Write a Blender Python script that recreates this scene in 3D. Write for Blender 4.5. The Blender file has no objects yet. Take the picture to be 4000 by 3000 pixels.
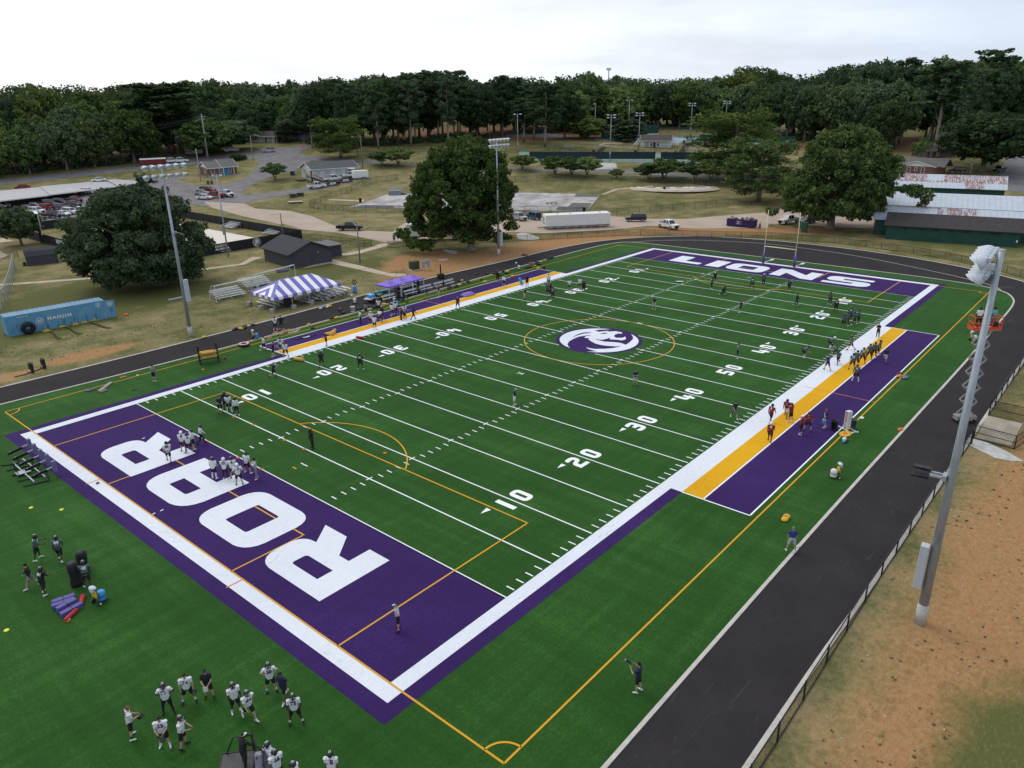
import bpy, bmesh, math, random
import numpy as np
from mathutils import Vector, Matrix
from mathutils.bvhtree import BVHTree
from mathutils.geometry import tessellate_polygon
SC = bpy.context.scene
COL = SC.collection
R = math.radians
rnd = random.Random(7)
# ---------------------------------------------------------------- camera, world, sun, exposure
CAM = (-28.0776, -24.9097, 28.1739)
YAW, PITCH, ROLL = 0.7110524, -0.3659909, -0.0137485
cd = bpy.data.cameras.new('camera'); cam = bpy.data.objects.new('camera', cd); COL.objects.link(cam)
cd.sensor_width = 36.0; cd.lens = 2930.81 / 4000 * 36; cd.clip_start = 0.5; cd.clip_end = 6000
_f = Vector((math.cos(PITCH)*math.cos(YAW), math.cos(PITCH)*math.sin(YAW), math.sin(PITCH)))
_r = _f.cross(Vector((0, 0, 1))).normalized(); _u = _r.cross(_f)
_r2 = math.cos(ROLL)*_r + math.sin(ROLL)*_u; _u2 = -math.sin(ROLL)*_r + math.cos(ROLL)*_u
_m = Matrix((_r2, _u2, -_f)).transposed().to_4x4(); _m.translation = Vector(CAM); cam.matrix_world = _m
SC.camera = cam
SUN_EL, SUN_AZ = R(56), YAW + R(48)          # a veiled sun, high and beyond the field to the left
w = bpy.data.worlds.new('World'); SC.world = w; w.use_nodes = True
nt = w.node_tree; nt.nodes.clear()
def wn(t, **k):
 n = nt.nodes.new(t)
 for a, b in k.items(): setattr(n, a, b)
 return n
out = wn('ShaderNodeOutputWorld'); bg = wn('ShaderNodeBackground'); bg.inputs['Strength'].default_value = 0.1
sky = wn('ShaderNodeTexSky', sky_type='NISHITA', sun_disc=False, sun_elevation=SUN_EL, sun_rotation=R(90) - SUN_AZ)
sky.air_density = 1.0; sky.dust_density = 2.0
tc = wn('ShaderNodeTexCoord'); mp = wn('ShaderNodeMapping'); mp.inputs['Scale'].default_value = (2.2, 2.2, 11.0)
mp.inputs['Location'].default_value = (3.1, 1.7, 0.4)
cn = wn('ShaderNodeTexNoise'); cn.inputs['Scale'].default_value = 1.6; cn.inputs['Detail'].default_value = 7; cn.inputs['Roughness'].default_value = 0.6
cr = wn('ShaderNodeValToRGB'); cr.color_ramp.elements[0].position = 0.2; cr.color_ramp.elements[1].position = 0.55
cr.color_ramp.elements[0].color = (0.72, 0.72, 0.72, 1); cr.color_ramp.elements[1].color = (1, 1, 1, 1)
dt = wn('ShaderNodeVectorMath', operation='DOT_PRODUCT'); dt.inputs[1].default_value = (math.cos(R(30))*math.cos(SUN_AZ), math.cos(R(30))*math.sin(SUN_AZ), math.sin(R(30)))
mr = wn('ShaderNodeMapRange'); mr.inputs['From Min'].default_value = 0.25; mr.inputs['From Max'].default_value = 0.95
mr.inputs['To Min'].default_value = 0.0; mr.inputs['To Max'].default_value = 1.0
cc = wn('ShaderNodeMix', data_type='RGBA'); cc.inputs[6].default_value = (6.9, 7.7, 9.0, 1); cc.inputs[7].default_value = (13.0, 13.0, 13.0, 1)   # cloud: grey-white, brighter towards the veiled sun
cv = wn('ShaderNodeTexNoise'); cv.inputs['Scale'].default_value = 1.5; cv.inputs['Detail'].default_value = 6
cvm = wn('ShaderNodeMapRange'); cvm.inputs['From Min'].default_value = 0.3; cvm.inputs['From Max'].default_value = 0.7; cvm.inputs['To Min'].default_value = 0.88; cvm.inputs['To Max'].default_value = 1.18
cm = wn('ShaderNodeVectorMath', operation='SCALE')
mx = wn('ShaderNodeMix', data_type='RGBA')
L = nt.links.new
L(tc.outputs['Generated'], mp.inputs['Vector']); L(mp.outputs[0], cn.inputs['Vector']); L(cn.outputs['Fac'], cr.inputs['Fac'])
L(tc.outputs['Generated'], dt.inputs[0]); L(dt.outputs['Value'], mr.inputs['Value']); L(mr.outputs[0], cc.inputs[0])
L(mp.outputs[0], cv.inputs['Vector']); L(cv.outputs['Fac'], cvm.inputs['Value'])
L(cc.outputs[2], cm.inputs[0]); L(cvm.outputs[0], cm.inputs['Scale'])
L(cr.outputs['Color'], mx.inputs[0]); L(sky.outputs[0], mx.inputs[6]); L(cm.outputs[0], mx.inputs[7])
L(mx.outputs[2], bg.inputs['Color']); L(bg.outputs[0], out.inputs['Surface'])
sd = bpy.data.lights.new('sun', 'SUN'); sd.energy = 1.0; sd.angle = R(24); sd.color = (1.0, 0.95, 0.88)
so = bpy.data.objects.new('sun', sd); COL.objects.link(so)
so.rotation_euler = (R(90) - SUN_EL, 0, SUN_AZ + R(90))
SC.view_settings.view_transform = 'Standard'; SC.view_settings.look = 'None'; SC.view_settings.exposure = 0.0; SC.view_settings.gamma = 1
SC.cycles.max_bounces = 6; SC.cycles.diffuse_bounces = 3; SC.cycles.transparent_max_bounces = 24; SC.cycles.use_denoising = True
# ---------------------------------------------------------------- terrain
HT = [(-10000.0, 0), (200, 0), (215, 0.5), (230, 1.5), (250, 3.6), (270, 6), (290, 8), (310, 9.7), (335, 11.3), (360, 12.8), (450, 17), (700, 24), (1500, 30), (100000.0, 30)]
_hs = [a for a, b in HT]; _hz = [b for a, b in HT]
def sdist(x, y): return (x - CAM[0])*math.cos(YAW) + (y - CAM[1])*math.sin(YAW)
def st(s, t): return (CAM[0] + s*math.cos(YAW) - t*math.sin(YAW), CAM[1] + s*math.sin(YAW) + t*math.cos(YAW))
def hz(x, y): return float(np.interp(sdist(x, y), _hs, _hz))
# ---------------------------------------------------------------- materials
MATS = {}
def mat(name, c, rough=0.6, metal=0.0, var=0.0, vs=3.0, c2=None, bump=0.0, bs=40.0, spec=0.3, obj=True, alpha=None, detail=5, ramp=(0.35, 0.65), stretch=None):
 """Principled surface with procedural variation between c and c2 (or darker c)."""
 if name in MATS: return MATS[name]
 m = bpy.data.materials.new(name); m.use_nodes = True; t = m.node_tree; b = t.nodes['Principled BSDF']
 b.inputs['Roughness'].default_value = rough; b.inputs['Metallic'].default_value = metal; b.inputs['Specular IOR Level'].default_value = spec
 b.inputs['Base Color'].default_value = (*c, 1)
 src = None
 if var or c2 or bump:
  tx = t.nodes.new('ShaderNodeTexCoord'); src = tx.outputs['Object']
  if stretch:
   mp = t.nodes.new('ShaderNodeMapping'); mp.inputs['Scale'].default_value = stretch; t.links.new(src, mp.inputs[0]); src = mp.outputs[0]
 if var or c2:
  n = t.nodes.new('ShaderNodeTexNoise'); n.inputs['Scale'].default_value = vs; n.inputs['Detail'].default_value = detail; n.inputs['Roughness'].default_value = 0.6
  t.links.new(src, n.inputs['Vector'])
  r = t.nodes.new('ShaderNodeValToRGB'); r.color_ramp.elements[0].position, r.color_ramp.elements[1].position = ramp
  d = c2 if c2 else tuple(v*(1 - var) for v in c)
  r.color_ramp.elements[0].color = (*d, 1); r.color_ramp.elements[1].color = (*c, 1)
  t.links.new(n.outputs['Fac'], r.inputs['Fac']); t.links.new(r.outputs['Color'], b.inputs['Base Color'])
 if bump:
  n2 = t.nodes.new('ShaderNodeTexNoise'); n2.inputs['Scale'].default_value = bs; n2.inputs['Detail'].default_value = 3
  t.links.new(src, n2.inputs['Vector'])
  bp = t.nodes.new('ShaderNodeBump'); bp.inputs['Strength'].default_value = bump; bp.inputs['Distance'].default_value = 0.05
  t.links.new(n2.outputs['Fac'], bp.inputs['Height']); t.links.new(bp.outputs[0], b.inputs['Normal'])
 MATS[name] = m; return m
def nmat(name):
 m = bpy.data.materials.new(name); m.use_nodes = True; MATS[name] = m
 return m, m.node_tree, m.node_tree.nodes['Principled BSDF']
class N:
 """tiny node helper"""
 def __init__(s, t): s.t = t
 def n(s, ty, ins=None, **k):
  x = s.t.nodes.new(ty)
  for a, b in k.items(): setattr(x, a, b)
  for a, b in (ins or {}).items():
   if isinstance(b, bpy.types.NodeSocket): s.t.links.new(b, x.inputs[a])
   else: x.inputs[a].default_value = b
  return x
 def noise(s, v, sc, d=5, r=0.6): return s.n('ShaderNodeTexNoise', {'Vector': v, 'Scale': sc, 'Detail': d, 'Roughness': r}).outputs['Fac']
 def rng(s, v, a, b, c=0.0, d=1.0): return s.n('ShaderNodeMapRange', {'Value': v, 'From Min': a, 'From Max': b, 'To Min': c, 'To Max': d}).outputs[0]
 def math(s, op, a, b=0.0): return s.n('ShaderNodeMath', {0: a, 1: b}, operation=op).outputs[0]
 def mix(s, f, a, b): return s.n('ShaderNodeMix', {0: f, 6: a, 7: b}, data_type='RGBA').outputs[2]
 def map(s, v, sc, rot=(0, 0, 0)): return s.n('ShaderNodeMapping', {'Vector': v, 'Scale': sc, 'Rotation': rot}).outputs[0]
 def pos(s): return s.n('ShaderNodeNewGeometry').outputs['Position']
def C4(c): return (*c, 1)
# ---------------------------------------------------------------- objects
def tag(o, label=None, cat=None, group=None, kind=None):
 if label: o['label'] = label
 if cat: o['category'] = cat
 if group: o['group'] = group
 if kind: o['kind'] = kind
 return o
def thing(name, label, cat, loc=(0, 0, 0), rz=0.0, group=None):
 o = bpy.data.objects.new(name, None); COL.objects.link(o); o.empty_display_size = 0.2
 if len(loc) == 2: loc = (loc[0], loc[1], hz(*loc))
 o.location = loc; o.rotation_euler = (0, 0, rz)
 return tag(o, label, cat, group)
class MB:
 """collects shapes and links them as ONE mesh object"""
 def __init__(s): s.v = []; s.f = []; s.mi = []; s.cur = 0; s.M = None; s.sm = []; s.smooth = False
 def add(s, vs, fs, smooth=None):
  o = len(s.v)
  if s.M is not None: vs = [tuple(s.M @ Vector(p)) for p in vs]
  s.v.extend(vs); s.f.extend([tuple(i + o for i in f) for f in fs]); s.mi.extend([s.cur]*len(fs))
  s.sm.extend([s.smooth if smooth is None else smooth]*len(fs))
 def box(s, x0, y0, z0, x1, y1, z1):
  s.add([(x0, y0, z0), (x1, y0, z0), (x1, y1, z0), (x0, y1, z0), (x0, y0, z1), (x1, y0, z1), (x1, y1, z1), (x0, y1, z1)],
     [(3, 2, 1, 0), (4, 5, 6, 7), (0, 1, 5, 4), (1, 2, 6, 5), (2, 3, 7, 6), (3, 0, 4, 7)], False); return s
 def bx(s, c, d): return s.box(c[0] - d[0]/2, c[1] - d[1]/2, c[2] - d[2]/2, c[0] + d[0]/2, c[1] + d[1]/2, c[2] + d[2]/2)
 def rbox(s, c, d, b=0.05):
  """box with chamfered edges"""
  bm = bmesh.new(); bmesh.ops.create_cube(bm, size=1, matrix=Matrix.Translation(c) @ Matrix.Diagonal((*d, 1)))
  bmesh.ops.bevel(bm, geom=bm.edges[:], offset=b, segments=2, affect='EDGES', profile=0.5, clamp_overlap=True)
  bm.verts.ensure_lookup_table(); s.add([tuple(v.co) for v in bm.verts], [tuple(v.index for v in f.verts) for f in bm.faces], False); bm.free(); return s
 def bar(s, p, q, wd, ht=None, up=(0, 0, 1)):
  """rectangular bar from p to q"""
  ht = ht or wd; p = Vector(p); q = Vector(q); d = (q - p).normalized(); u = Vector(up)
  if abs(d.dot(u)) > 0.98: u = Vector((1, 0, 0))
  a = d.cross(u).normalized()*wd/2; b = a.cross(d).normalized()*ht/2
  s.add([tuple(x) for x in (p - a - b, p + a - b, p + a + b, p - a + b, q - a - b, q + a - b, q + a + b, q - a + b)],
     [(0, 1, 2, 3), (7, 6, 5, 4), (0, 4, 5, 1), (1, 5, 6, 2), (2, 6, 7, 3), (3, 7, 4, 0)], False); return s
 def tube(s, pts, r, n=8, cap=True, smooth=True):
  pts = [Vector(p) for p in pts]; rs = [float(q) for q in r] if isinstance(r, (list, tuple)) else [float(r)]*len(pts)
  vs = []; fs = []; a = None
  for i, p in enumerate(pts):
   d = (pts[min(i + 1, len(pts) - 1)] - pts[max(i - 1, 0)]).normalized()
   if a is None: a = d.orthogonal().normalized()
   else: a = (a - d*a.dot(d)).normalized()
   b = d.cross(a)
   for k in range(n):
    t = 2*math.pi*k/n; vs.append(tuple(p + rs[i]*(math.cos(t)*a + math.sin(t)*b)))
  for i in range(len(pts) - 1):
   for k in range(n):
    k2 = (k + 1) % n; fs.append((i*n + k, i*n + k2, (i + 1)*n + k2, (i + 1)*n + k))
  nf = len(fs)
  if cap: fs += [tuple(range(n - 1, -1, -1)), tuple(range((len(pts) - 1)*n, len(pts)*n))]
  s.add(vs, fs, smooth)
  if cap: s.sm[-1] = s.sm[-2] = False
  return s
 def cyl(s, p, q, r, r2=None, n=16): return s.tube([p, q], [r, r if r2 is None else r2], n)
 def lathe(s, prof, n=20, c=(0, 0, 0), smooth=True):
  """profile of (radius, z) turned about the vertical through c"""
  vs = []; fs = []
  for (r, z) in prof:
   for k in range(n):
    t = 2*math.pi*k/n; vs.append((c[0] + r*math.cos(t), c[1] + r*math.sin(t), c[2] + z))
  for i in range(len(prof) - 1):
   for k in range(n):
    k2 = (k + 1) % n; fs.append((i*n + k, i*n + k2, (i + 1)*n + k2, (i + 1)*n + k))
  s.add(vs, fs, smooth); return s
 def ell(s, c, rad, nu=14, nv=9, m=None):
  vs = []; fs = []
  for i in range(nv + 1):
   ph = math.pi*i/nv
   for k in range(nu):
    t = 2*math.pi*k/nu; p = Vector((math.sin(ph)*math.cos(t)*rad[0], math.sin(ph)*math.sin(t)*rad[1], math.cos(ph)*rad[2]))
    if m is not None: p = m @ p
    vs.append((c[0] + p.x, c[1] + p.y, c[2] + p.z))
  for i in range(nv):
   for k in range(nu):
    k2 = (k + 1) % nu; fs.append((i*nu + k, (i + 1)*nu + k, (i + 1)*nu + k2, i*nu + k2))
  s.add(vs, fs, True); return s
 def cap(s, p, q, r0, r1, n=12):
  """closed tapered capsule"""
  p = Vector(p); q = Vector(q); d = q - p; ln = d.length
  d = d/ln if ln > 1e-6 else Vector((0, 0, 1)); pts = []; rs = []
  for a in (-80, -50, -20): pts.append(p + d*r0*math.sin(R(a))); rs.append(r0*math.cos(R(a)))
  for a in (20, 50, 80): pts.append(q + d*r1*math.sin(R(a))); rs.append(r1*math.cos(R(a)))
  return s.tube(pts, rs, n)
 def prism(s, poly, z0, z1, hole=None):
  """horizontal polygon extruded from z0 to z1"""
  n = len(poly); tri = tessellate_polygon([[Vector((x, y, 0)) for x, y in poly]])
  s.add([(x, y, z1) for x, y in poly], [tuple(t) for t in tri], False)
  s.add([(x, y, z0) for x, y in poly], [tuple(reversed(t)) for t in tri], False)
  s.add([(x, y, z0) for x, y in poly] + [(x, y, z1) for x, y in poly], [(i, (i + 1) % n, n + (i + 1) % n, n + i) for i in range(n)], False); return s
 def xprism(s, poly, x0, x1):
  """(y, z) polygon extruded along x"""
  n = len(poly); tri = tessellate_polygon([[Vector((0, y, z)) for y, z in poly]])
  s.add([(x1, y, z) for y, z in poly], [tuple(t) for t in tri], False)
  s.add([(x0, y, z) for y, z in poly], [tuple(reversed(t)) for t in tri], False)
  s.add([(x0, y, z) for y, z in poly] + [(x1, y, z) for y, z in poly], [(i, (i + 1) % n, n + (i + 1) % n, n + i) for i in range(n)], False); return s
 def quad(s, *p): s.add([tuple(x) for x in p], [tuple(range(len(p)))], False); return s
 def mesh(s, name, mats):
  me = bpy.data.meshes.new(name); me.from_pydata(s.v, [], s.f)
  for m in (mats if isinstance(mats, (list, tuple)) else [mats]): me.materials.append(m)
  me.polygons.foreach_set('material_index', s.mi); me.polygons.foreach_set('use_smooth', s.sm); me.update(); return me
 def build(s, name, mats, parent=None, fix=True):
  me = s.mesh(name, mats)
  if fix:
   bm = bmesh.new(); bm.from_mesh(me); bmesh.ops.recalc_face_normals(bm, faces=bm.faces[:]); bm.to_mesh(me); bm.free()
  return link(name, me, parent)
def link(name, me, parent=None):
 o = bpy.data.objects.new(name, me); COL.objects.link(o)
 if parent: o.parent = parent
 return o
def kids(o): return [c for c in ALLKIDS.get(o.name, [])] if False else list(o.children)
def dup(root, loc, rz=0.0, label=None, group=None, scale=None, z=None):
 """a copy of a thing with copies of its parts and their sub-parts; mesh data shared"""
 r = root.copy(); COL.objects.link(r)
 if len(loc) == 2: loc = (loc[0], loc[1], hz(*loc) if z is None else z)
 r.location = loc; r.rotation_euler = (root.rotation_euler[0], root.rotation_euler[1], rz)
 if scale: r.scale = (scale,)*3 if not isinstance(scale, tuple) else scale
 if label: r['label'] = label
 if group: r['group'] = group
 for ch in list(root.children):
  c = ch.copy(); COL.objects.link(c); c.parent = r
  for g in list(ch.children):
   d = g.copy(); COL.objects.link(d); d.parent = c
 return r
_glyph = {}
def text_geo(txt, bold=0.02, spacing=1.0):
 """flat lettering: (verts, faces) with cap height 1, centred"""
 k = (txt, bold, spacing)
 if k in _glyph: return _glyph[k]
 cu = bpy.data.curves.new('lettering', 'FONT'); cu.body = txt; cu.offset = bold; cu.space_character = spacing; cu.resolution_u = 3
 ob = bpy.data.objects.new('lettering', cu); COL.objects.link(ob)
 dg = bpy.context.evaluated_depsgraph_get(); dg.update()
 me = bpy.data.meshes.new_from_object(ob.evaluated_get(dg))
 vs = np.array([v.co[:] for v in me.vertices]); fs = [tuple(p.vertices) for p in me.polygons]
 bpy.data.objects.remove(ob); bpy.data.curves.remove(cu); bpy.data.meshes.remove(me)
 lo, hi = vs.min(0), vs.max(0); vs = (vs - (lo + hi)/2)/(hi[1] - lo[1])
 _glyph[k] = (vs[:, :2], fs); return _glyph[k]
def letter(mb, txt, centre, right, up, height, bold=0.03, spacing=1.0, wide=1.0):
 vs, fs = text_geo(txt, bold, spacing); c = Vector(centre); r = Vector(right).normalized(); u = Vector(up).normalized()
 mb.add([tuple(c + r*(a*height*wide) + u*(b*height)) for a, b in vs], fs, False)
# ---------------------------------------------------------------- setting: ground and drapes
def smooth(pts, n=6, closed=False):
 P = [Vector((*p, 0)) for p in pts]; o = []; m = len(P)
 for i in range(m if closed else m - 1):
  if closed: a, b, c, d = P[i - 1], P[i], P[(i + 1) % m], P[(i + 2) % m]
  else: a, b, c, d = P[max(i - 1, 0)], P[i], P[i + 1], P[min(i + 2, m - 1)]
  for k in range(n):
   t = k/n; q = 0.5*((2*b) + (c - a)*t + (2*a - 5*b + 4*c - d)*t*t + (3*b - a - 3*c + d)*t**3); o.append((q.x, q.y))
 if not closed: o.append(tuple(pts[-1]))
 return o
def ribbon(pts, wid, off=0.0):
 """list of quads following a polyline; off shifts it to the left"""
 P = [Vector(p) for p in pts]; Lf = []; Rt = []
 for i, p in enumerate(P):
  d = (P[min(i + 1, len(P) - 1)] - P[max(i - 1, 0)]).normalized(); nrm = Vector((-d.y, d.x))
  Lf.append(p + nrm*(off + wid/2)); Rt.append(p + nrm*(off - wid/2))
 return [[tuple(Rt[i]), tuple(Rt[i + 1]), tuple(Lf[i + 1]), tuple(Lf[i])] for i in range(len(P) - 1)]
def drape(name, polys, m, dz, kind='structure', label=None, cat=None, parent=None, thick=0.0):
 bm = bmesh.new(); cache = {}
 def vert(p):
  k = (round(p[0], 3), round(p[1], 3))
  if k not in cache: cache[k] = bm.verts.new((p[0], p[1], 0))
  return cache[k]
 for poly in polys:
  vs = [vert(p) for p in poly]
  tris = [(0, 1, 2, 3)] if len(poly) == 4 and False else tessellate_polygon([[Vector((*p, 0)) for p in poly]])
  for t in tris:
   tv = [vs[i] for i in t]
   if len(set(tv)) == 3:
    try: bm.faces.new(tv)
    except ValueError: pass
 smin = min(sdist(v.co.x, v.co.y) for v in bm.verts); smax = max(sdist(v.co.x, v.co.y) for v in bm.verts)
 for s_ in _hs[1:-1]:
  if smin < s_ < smax:
   co = st(s_, 0); bmesh.ops.bisect_plane(bm, geom=bm.verts[:] + bm.edges[:] + bm.faces[:], plane_co=(co[0], co[1], 0), plane_no=(math.cos(YAW), math.sin(YAW), 0))
 for v in bm.verts: v.co.z = hz(v.co.x, v.co.y) + dz
 bmesh.ops.recalc_face_normals(bm, faces=bm.faces[:])
 for f in bm.faces:
  if f.normal.z < 0: f.normal_flip()
 if thick:
  r = bmesh.ops.extrude_face_region(bm, geom=bm.faces[:]); 
  for v in [g for g in r['geom'] if isinstance(g, bmesh.types.BMVert)]: v.co.z += thick
  bmesh.ops.recalc_face_normals(bm, faces=bm.faces[:])
 me = bpy.data.meshes.new(name); bm.to_mesh(me); bm.free(); me.materials.append(m)
 o = link(name, me, parent)
 if not parent: tag(o, label, cat, None, kind)
 return o
# ground material: mown grass burnt dry in patches, bare orange earth near the track
m, t, b = nmat('ground'); n = N(t); p = n.pos()
big = n.noise(p, 0.035, 6); med = n.noise(p, 0.22, 6, 0.65); fin = n.noise(p, 2.6, 6, 0.7); vf = n.noise(p, 11.0, 4, 0.7)
def blob(x, y, rx, ry, rot=0.0):
 v = n.n('ShaderNodeVectorMath', {0: p, 1: (x, y, 0)}, operation='SUBTRACT').outputs[0]
 v = n.map(v, (1/rx, 1/ry, 0.0), (0, 0, -rot)) if rot == 0 else n.n('ShaderNodeMapping', {'Vector': v, 'Rotation': (0, 0, -rot)}).outputs[0]
 if rot: v = n.map(v, (1/rx, 1/ry, 0))
 ln = n.n('ShaderNodeVectorMath', {0: v}, operation='LENGTH').outputs['Value']
 return n.rng(ln, 0.55, 1.25, 1.0, 0.0)
def mxm(*a):
 r = a[0]
 for x in a[1:]: r = n.math('MAXIMUM', r, x)
 return r
earth = mxm(blob(20, -27, 75, 11), blob(76, 70, 30, 7.5), blob(66, 77, 14, 9), blob(100, 66, 22, 8, R(-20)), blob(130, 46, 30, 7, R(-55)), blob(4, 69, 7, 2.5), blob(-8, 68, 8, 2))
lush = mxm(blob(22, 103, 16, 7), blob(60, -40, 40, 9), blob(6, -26.5, 6.5, 4.5), blob(20, -37, 16, 9), blob(4, 92, 18, 10), blob(45, 84, 16, 6), blob(150, 5, 14, 12), blob(20, 92, 14, 6))
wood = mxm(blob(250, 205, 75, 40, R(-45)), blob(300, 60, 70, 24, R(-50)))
k1 = n.math('ADD', n.math('ADD', n.math('MULTIPLY', med, 0.55), n.math('MULTIPLY', big, 0.35)), n.math('MULTIPLY', fin, 0.35))
g = n.mix(n.rng(n.math('SUBTRACT', k1, n.math('MULTIPLY', lush, 0.24)), 0.55, 0.74), C4((0.098, 0.112, 0.034)), C4((0.305, 0.250, 0.130)))
e0 = n.math('ADD', n.math('SUBTRACT', n.math('MULTIPLY', earth, 0.66), n.math('MULTIPLY', lush, 0.42)), n.math('ADD', n.math('MULTIPLY', med, 0.5), n.math('MULTIPLY', fin, 0.28)))
ec = n.mix(n.rng(fin, 0.35, 0.65), C4((0.345, 0.165, 0.070)), C4((0.40, 0.245, 0.115)))
g = n.mix(n.rng(e0, 0.70, 0.98), g, ec)
tuft = n.math('MULTIPLY', n.rng(n.noise(p, 1.1, 6, 0.72), 0.56, 0.66), n.rng(med, 0.40, 0.6))
g = n.mix(n.math('MULTIPLY', tuft, 0.8), g, C4((0.080, 0.095, 0.028)))
straw = n.noise(n.map(p, (1.0, 3.5, 1), (0, 0, .6)), 2.2, 7, .8); g = n.mix(n.rng(straw, .50, .66, 0.0, .35), g, C4((0.36, 0.27, 0.13))); g = n.mix(n.rng(straw, .47, .36, 0.0, .6), g, C4((0.13, 0.10, 0.045)))
sand = n.rng(n.noise(p, 0.10, 7, 0.7), 0.60, 0.70)
g = n.mix(n.math('MULTIPLY', sand, 0.55), g, C4((0.43, 0.33, 0.17)))
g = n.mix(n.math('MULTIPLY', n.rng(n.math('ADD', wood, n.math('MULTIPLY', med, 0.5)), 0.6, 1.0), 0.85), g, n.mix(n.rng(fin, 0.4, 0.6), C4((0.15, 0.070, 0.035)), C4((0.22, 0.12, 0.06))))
g = n.mix(n.rng(vf, 0.25, 0.75, 0.25, 0.0), g, C4((0.03, 0.03, 0.01)))
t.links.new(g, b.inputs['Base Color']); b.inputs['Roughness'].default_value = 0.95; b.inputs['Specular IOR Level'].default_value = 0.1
bp = n.n('ShaderNodeBump', {'Strength': 0.6, 'Distance': 0.08, 'Height': n.noise(p, 5.0, 6, 0.75)}); t.links.new(bp.outputs[0], b.inputs['Normal'])
rows = [-60, -20, 20, 60, 100, 150] + [a for a in _hs if 200 <= a <= 1500] + [3000]; tsteps = np.linspace(-1, 1, 41)
mb = MB()
gv = []; gf = []
for s_ in rows:
 wd = 160 + 0.95*max(s_, 0)
 for q in tsteps:
  x, y = st(s_, q*wd); gv.append((x, y, float(np.interp(s_, _hs, _hz))))
nc = len(tsteps)
for i in range(len(rows) - 1):
 for j in range(nc - 1): gf.append((i*nc + j, i*nc + j + 1, (i + 1)*nc + j + 1, (i + 1)*nc + j))
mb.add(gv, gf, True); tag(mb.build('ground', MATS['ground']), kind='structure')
# ---- synthetic turf materials: blade grain, seams and rake streaks
def turfmat(name, c, c2, c3, streak=0.12, scuff=None, coarse=0.5):
 m, t, b = nmat(name); n = N(t); p = n.pos()
 g1 = n.noise(p, 7.0, 5, 0.75); g2 = n.noise(n.map(p, (0.05, 1.3, 1)), 1.0, 5, 0.7); g3 = n.noise(p, 0.12, 4, 0.6); g4 = n.noise(n.map(p, (1.2, 0.07, 1), (0, 0, 0.35)), 0.8, 4, 0.7); g5 = n.noise(n.map(p, (3.0, 6.0, 1), (0, 0, 0.6)), 1.0, 4, 0.7)
 k = n.math('ADD', n.math('MULTIPLY', g1, coarse), n.math('ADD', n.math('MULTIPLY', g2, streak), n.math('ADD', n.math('MULTIPLY', g3, 0.42), n.math('ADD', n.math('MULTIPLY', g4, streak), n.math('MULTIPLY', g5, 0.25)))))
 mid = 0.5*(coarse + 2*streak + 0.42 + 0.25)
 col = n.mix(n.rng(k, mid - 0.14, mid + 0.14), C4(c2), C4(c)); col = n.mix(n.rng(k, mid + 0.02, mid + 0.26, 0.0, 0.8), col, C4(c3))
 if scuff:
  sc = n.math('MULTIPLY', n.rng(n.noise(n.map(p, (1.0, 3.2, 1), (0, 0, 0.5)), 1.6, 8, 0.8), 0.53, 0.66), n.rng(n.noise(p, 0.16, 3), 0.42, 0.62)); col = n.mix(n.math('MULTIPLY', sc, 0.6), col, C4(scuff))
 t.links.new(col, b.inputs['Base Color']); b.inputs['Roughness'].default_value = 0.85; b.inputs['Specular IOR Level'].default_value = 0.12; b.inputs['Sheen Weight'].default_value = 0.2; b.inputs['Sheen Roughness'].default_value = 0.6; b.inputs['Sheen Tint'].default_value = (*c3, 1)
 bp = n.n('ShaderNodeBump', {'Strength': 0.35, 'Distance': 0.03, 'Height': n.noise(p, 30.0, 3, 0.7)}); t.links.new(bp.outputs[0], b.inputs['Normal'])
 return m
TURF = turfmat('turf_green', (0.0225, 0.087, 0.0115), (0.0120, 0.050, 0.0065), (0.044, 0.128, 0.027), 0.34)
PURP = turfmat('turf_purple', (0.036, 0.0140, 0.100), (0.023, 0.0088, 0.066), (0.052, 0.023, 0.132), 0.15)
DUSK = turfmat('turf_faded_purple', (0.040, 0.030, 0.062), (0.030, 0.022, 0.048), (0.05, 0.04, 0.08), 0.1)
GOLD = turfmat('turf_gold', (0.68, 0.36, 0.008), (0.57, 0.29, 0.007), (0.72, 0.40, 0.016), 0.1, (0.30, 0.16, 0.02))
WHIT = turfmat('turf_white', (0.70, 0.73, 0.79), (0.60, 0.63, 0.69), (0.74, 0.77, 0.82), 0.1, (0.25, 0.27, 0.31))
LINEW = mat('line_white', (0.78, 0.80, 0.84), 0.8); LINEY = mat('line_gold', (0.60, 0.30, 0.012), 0.8); LINEO = mat('line_orange', (0.62, 0.22, 0.06), 0.8)
YD = 0.9144; FW = 48.768
turf_edge = [(-60, -11.36), (11, -11.42), (40, -11.64), (64, -11.9), (85, -11.9), (95, -11.75), (99.4, -11.0), (102.6, -9.4), (104.6, -6.2), (105.6, 0), (105.9, 10), (105.8, 25), (105.6, 40), (105.2, 52), (104.2, 57.0), (102, 58.6), (96, 59.6), (85, 59.8), (70, 59.5), (45, 58.7), (19.4, 58.4), (5, 58.7), (-9, 59.4), (-40, 61)]
te = smooth(turf_edge, 5)
drape('turf', [te + [(-60, 61)]], TURF, 0.020)
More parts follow.
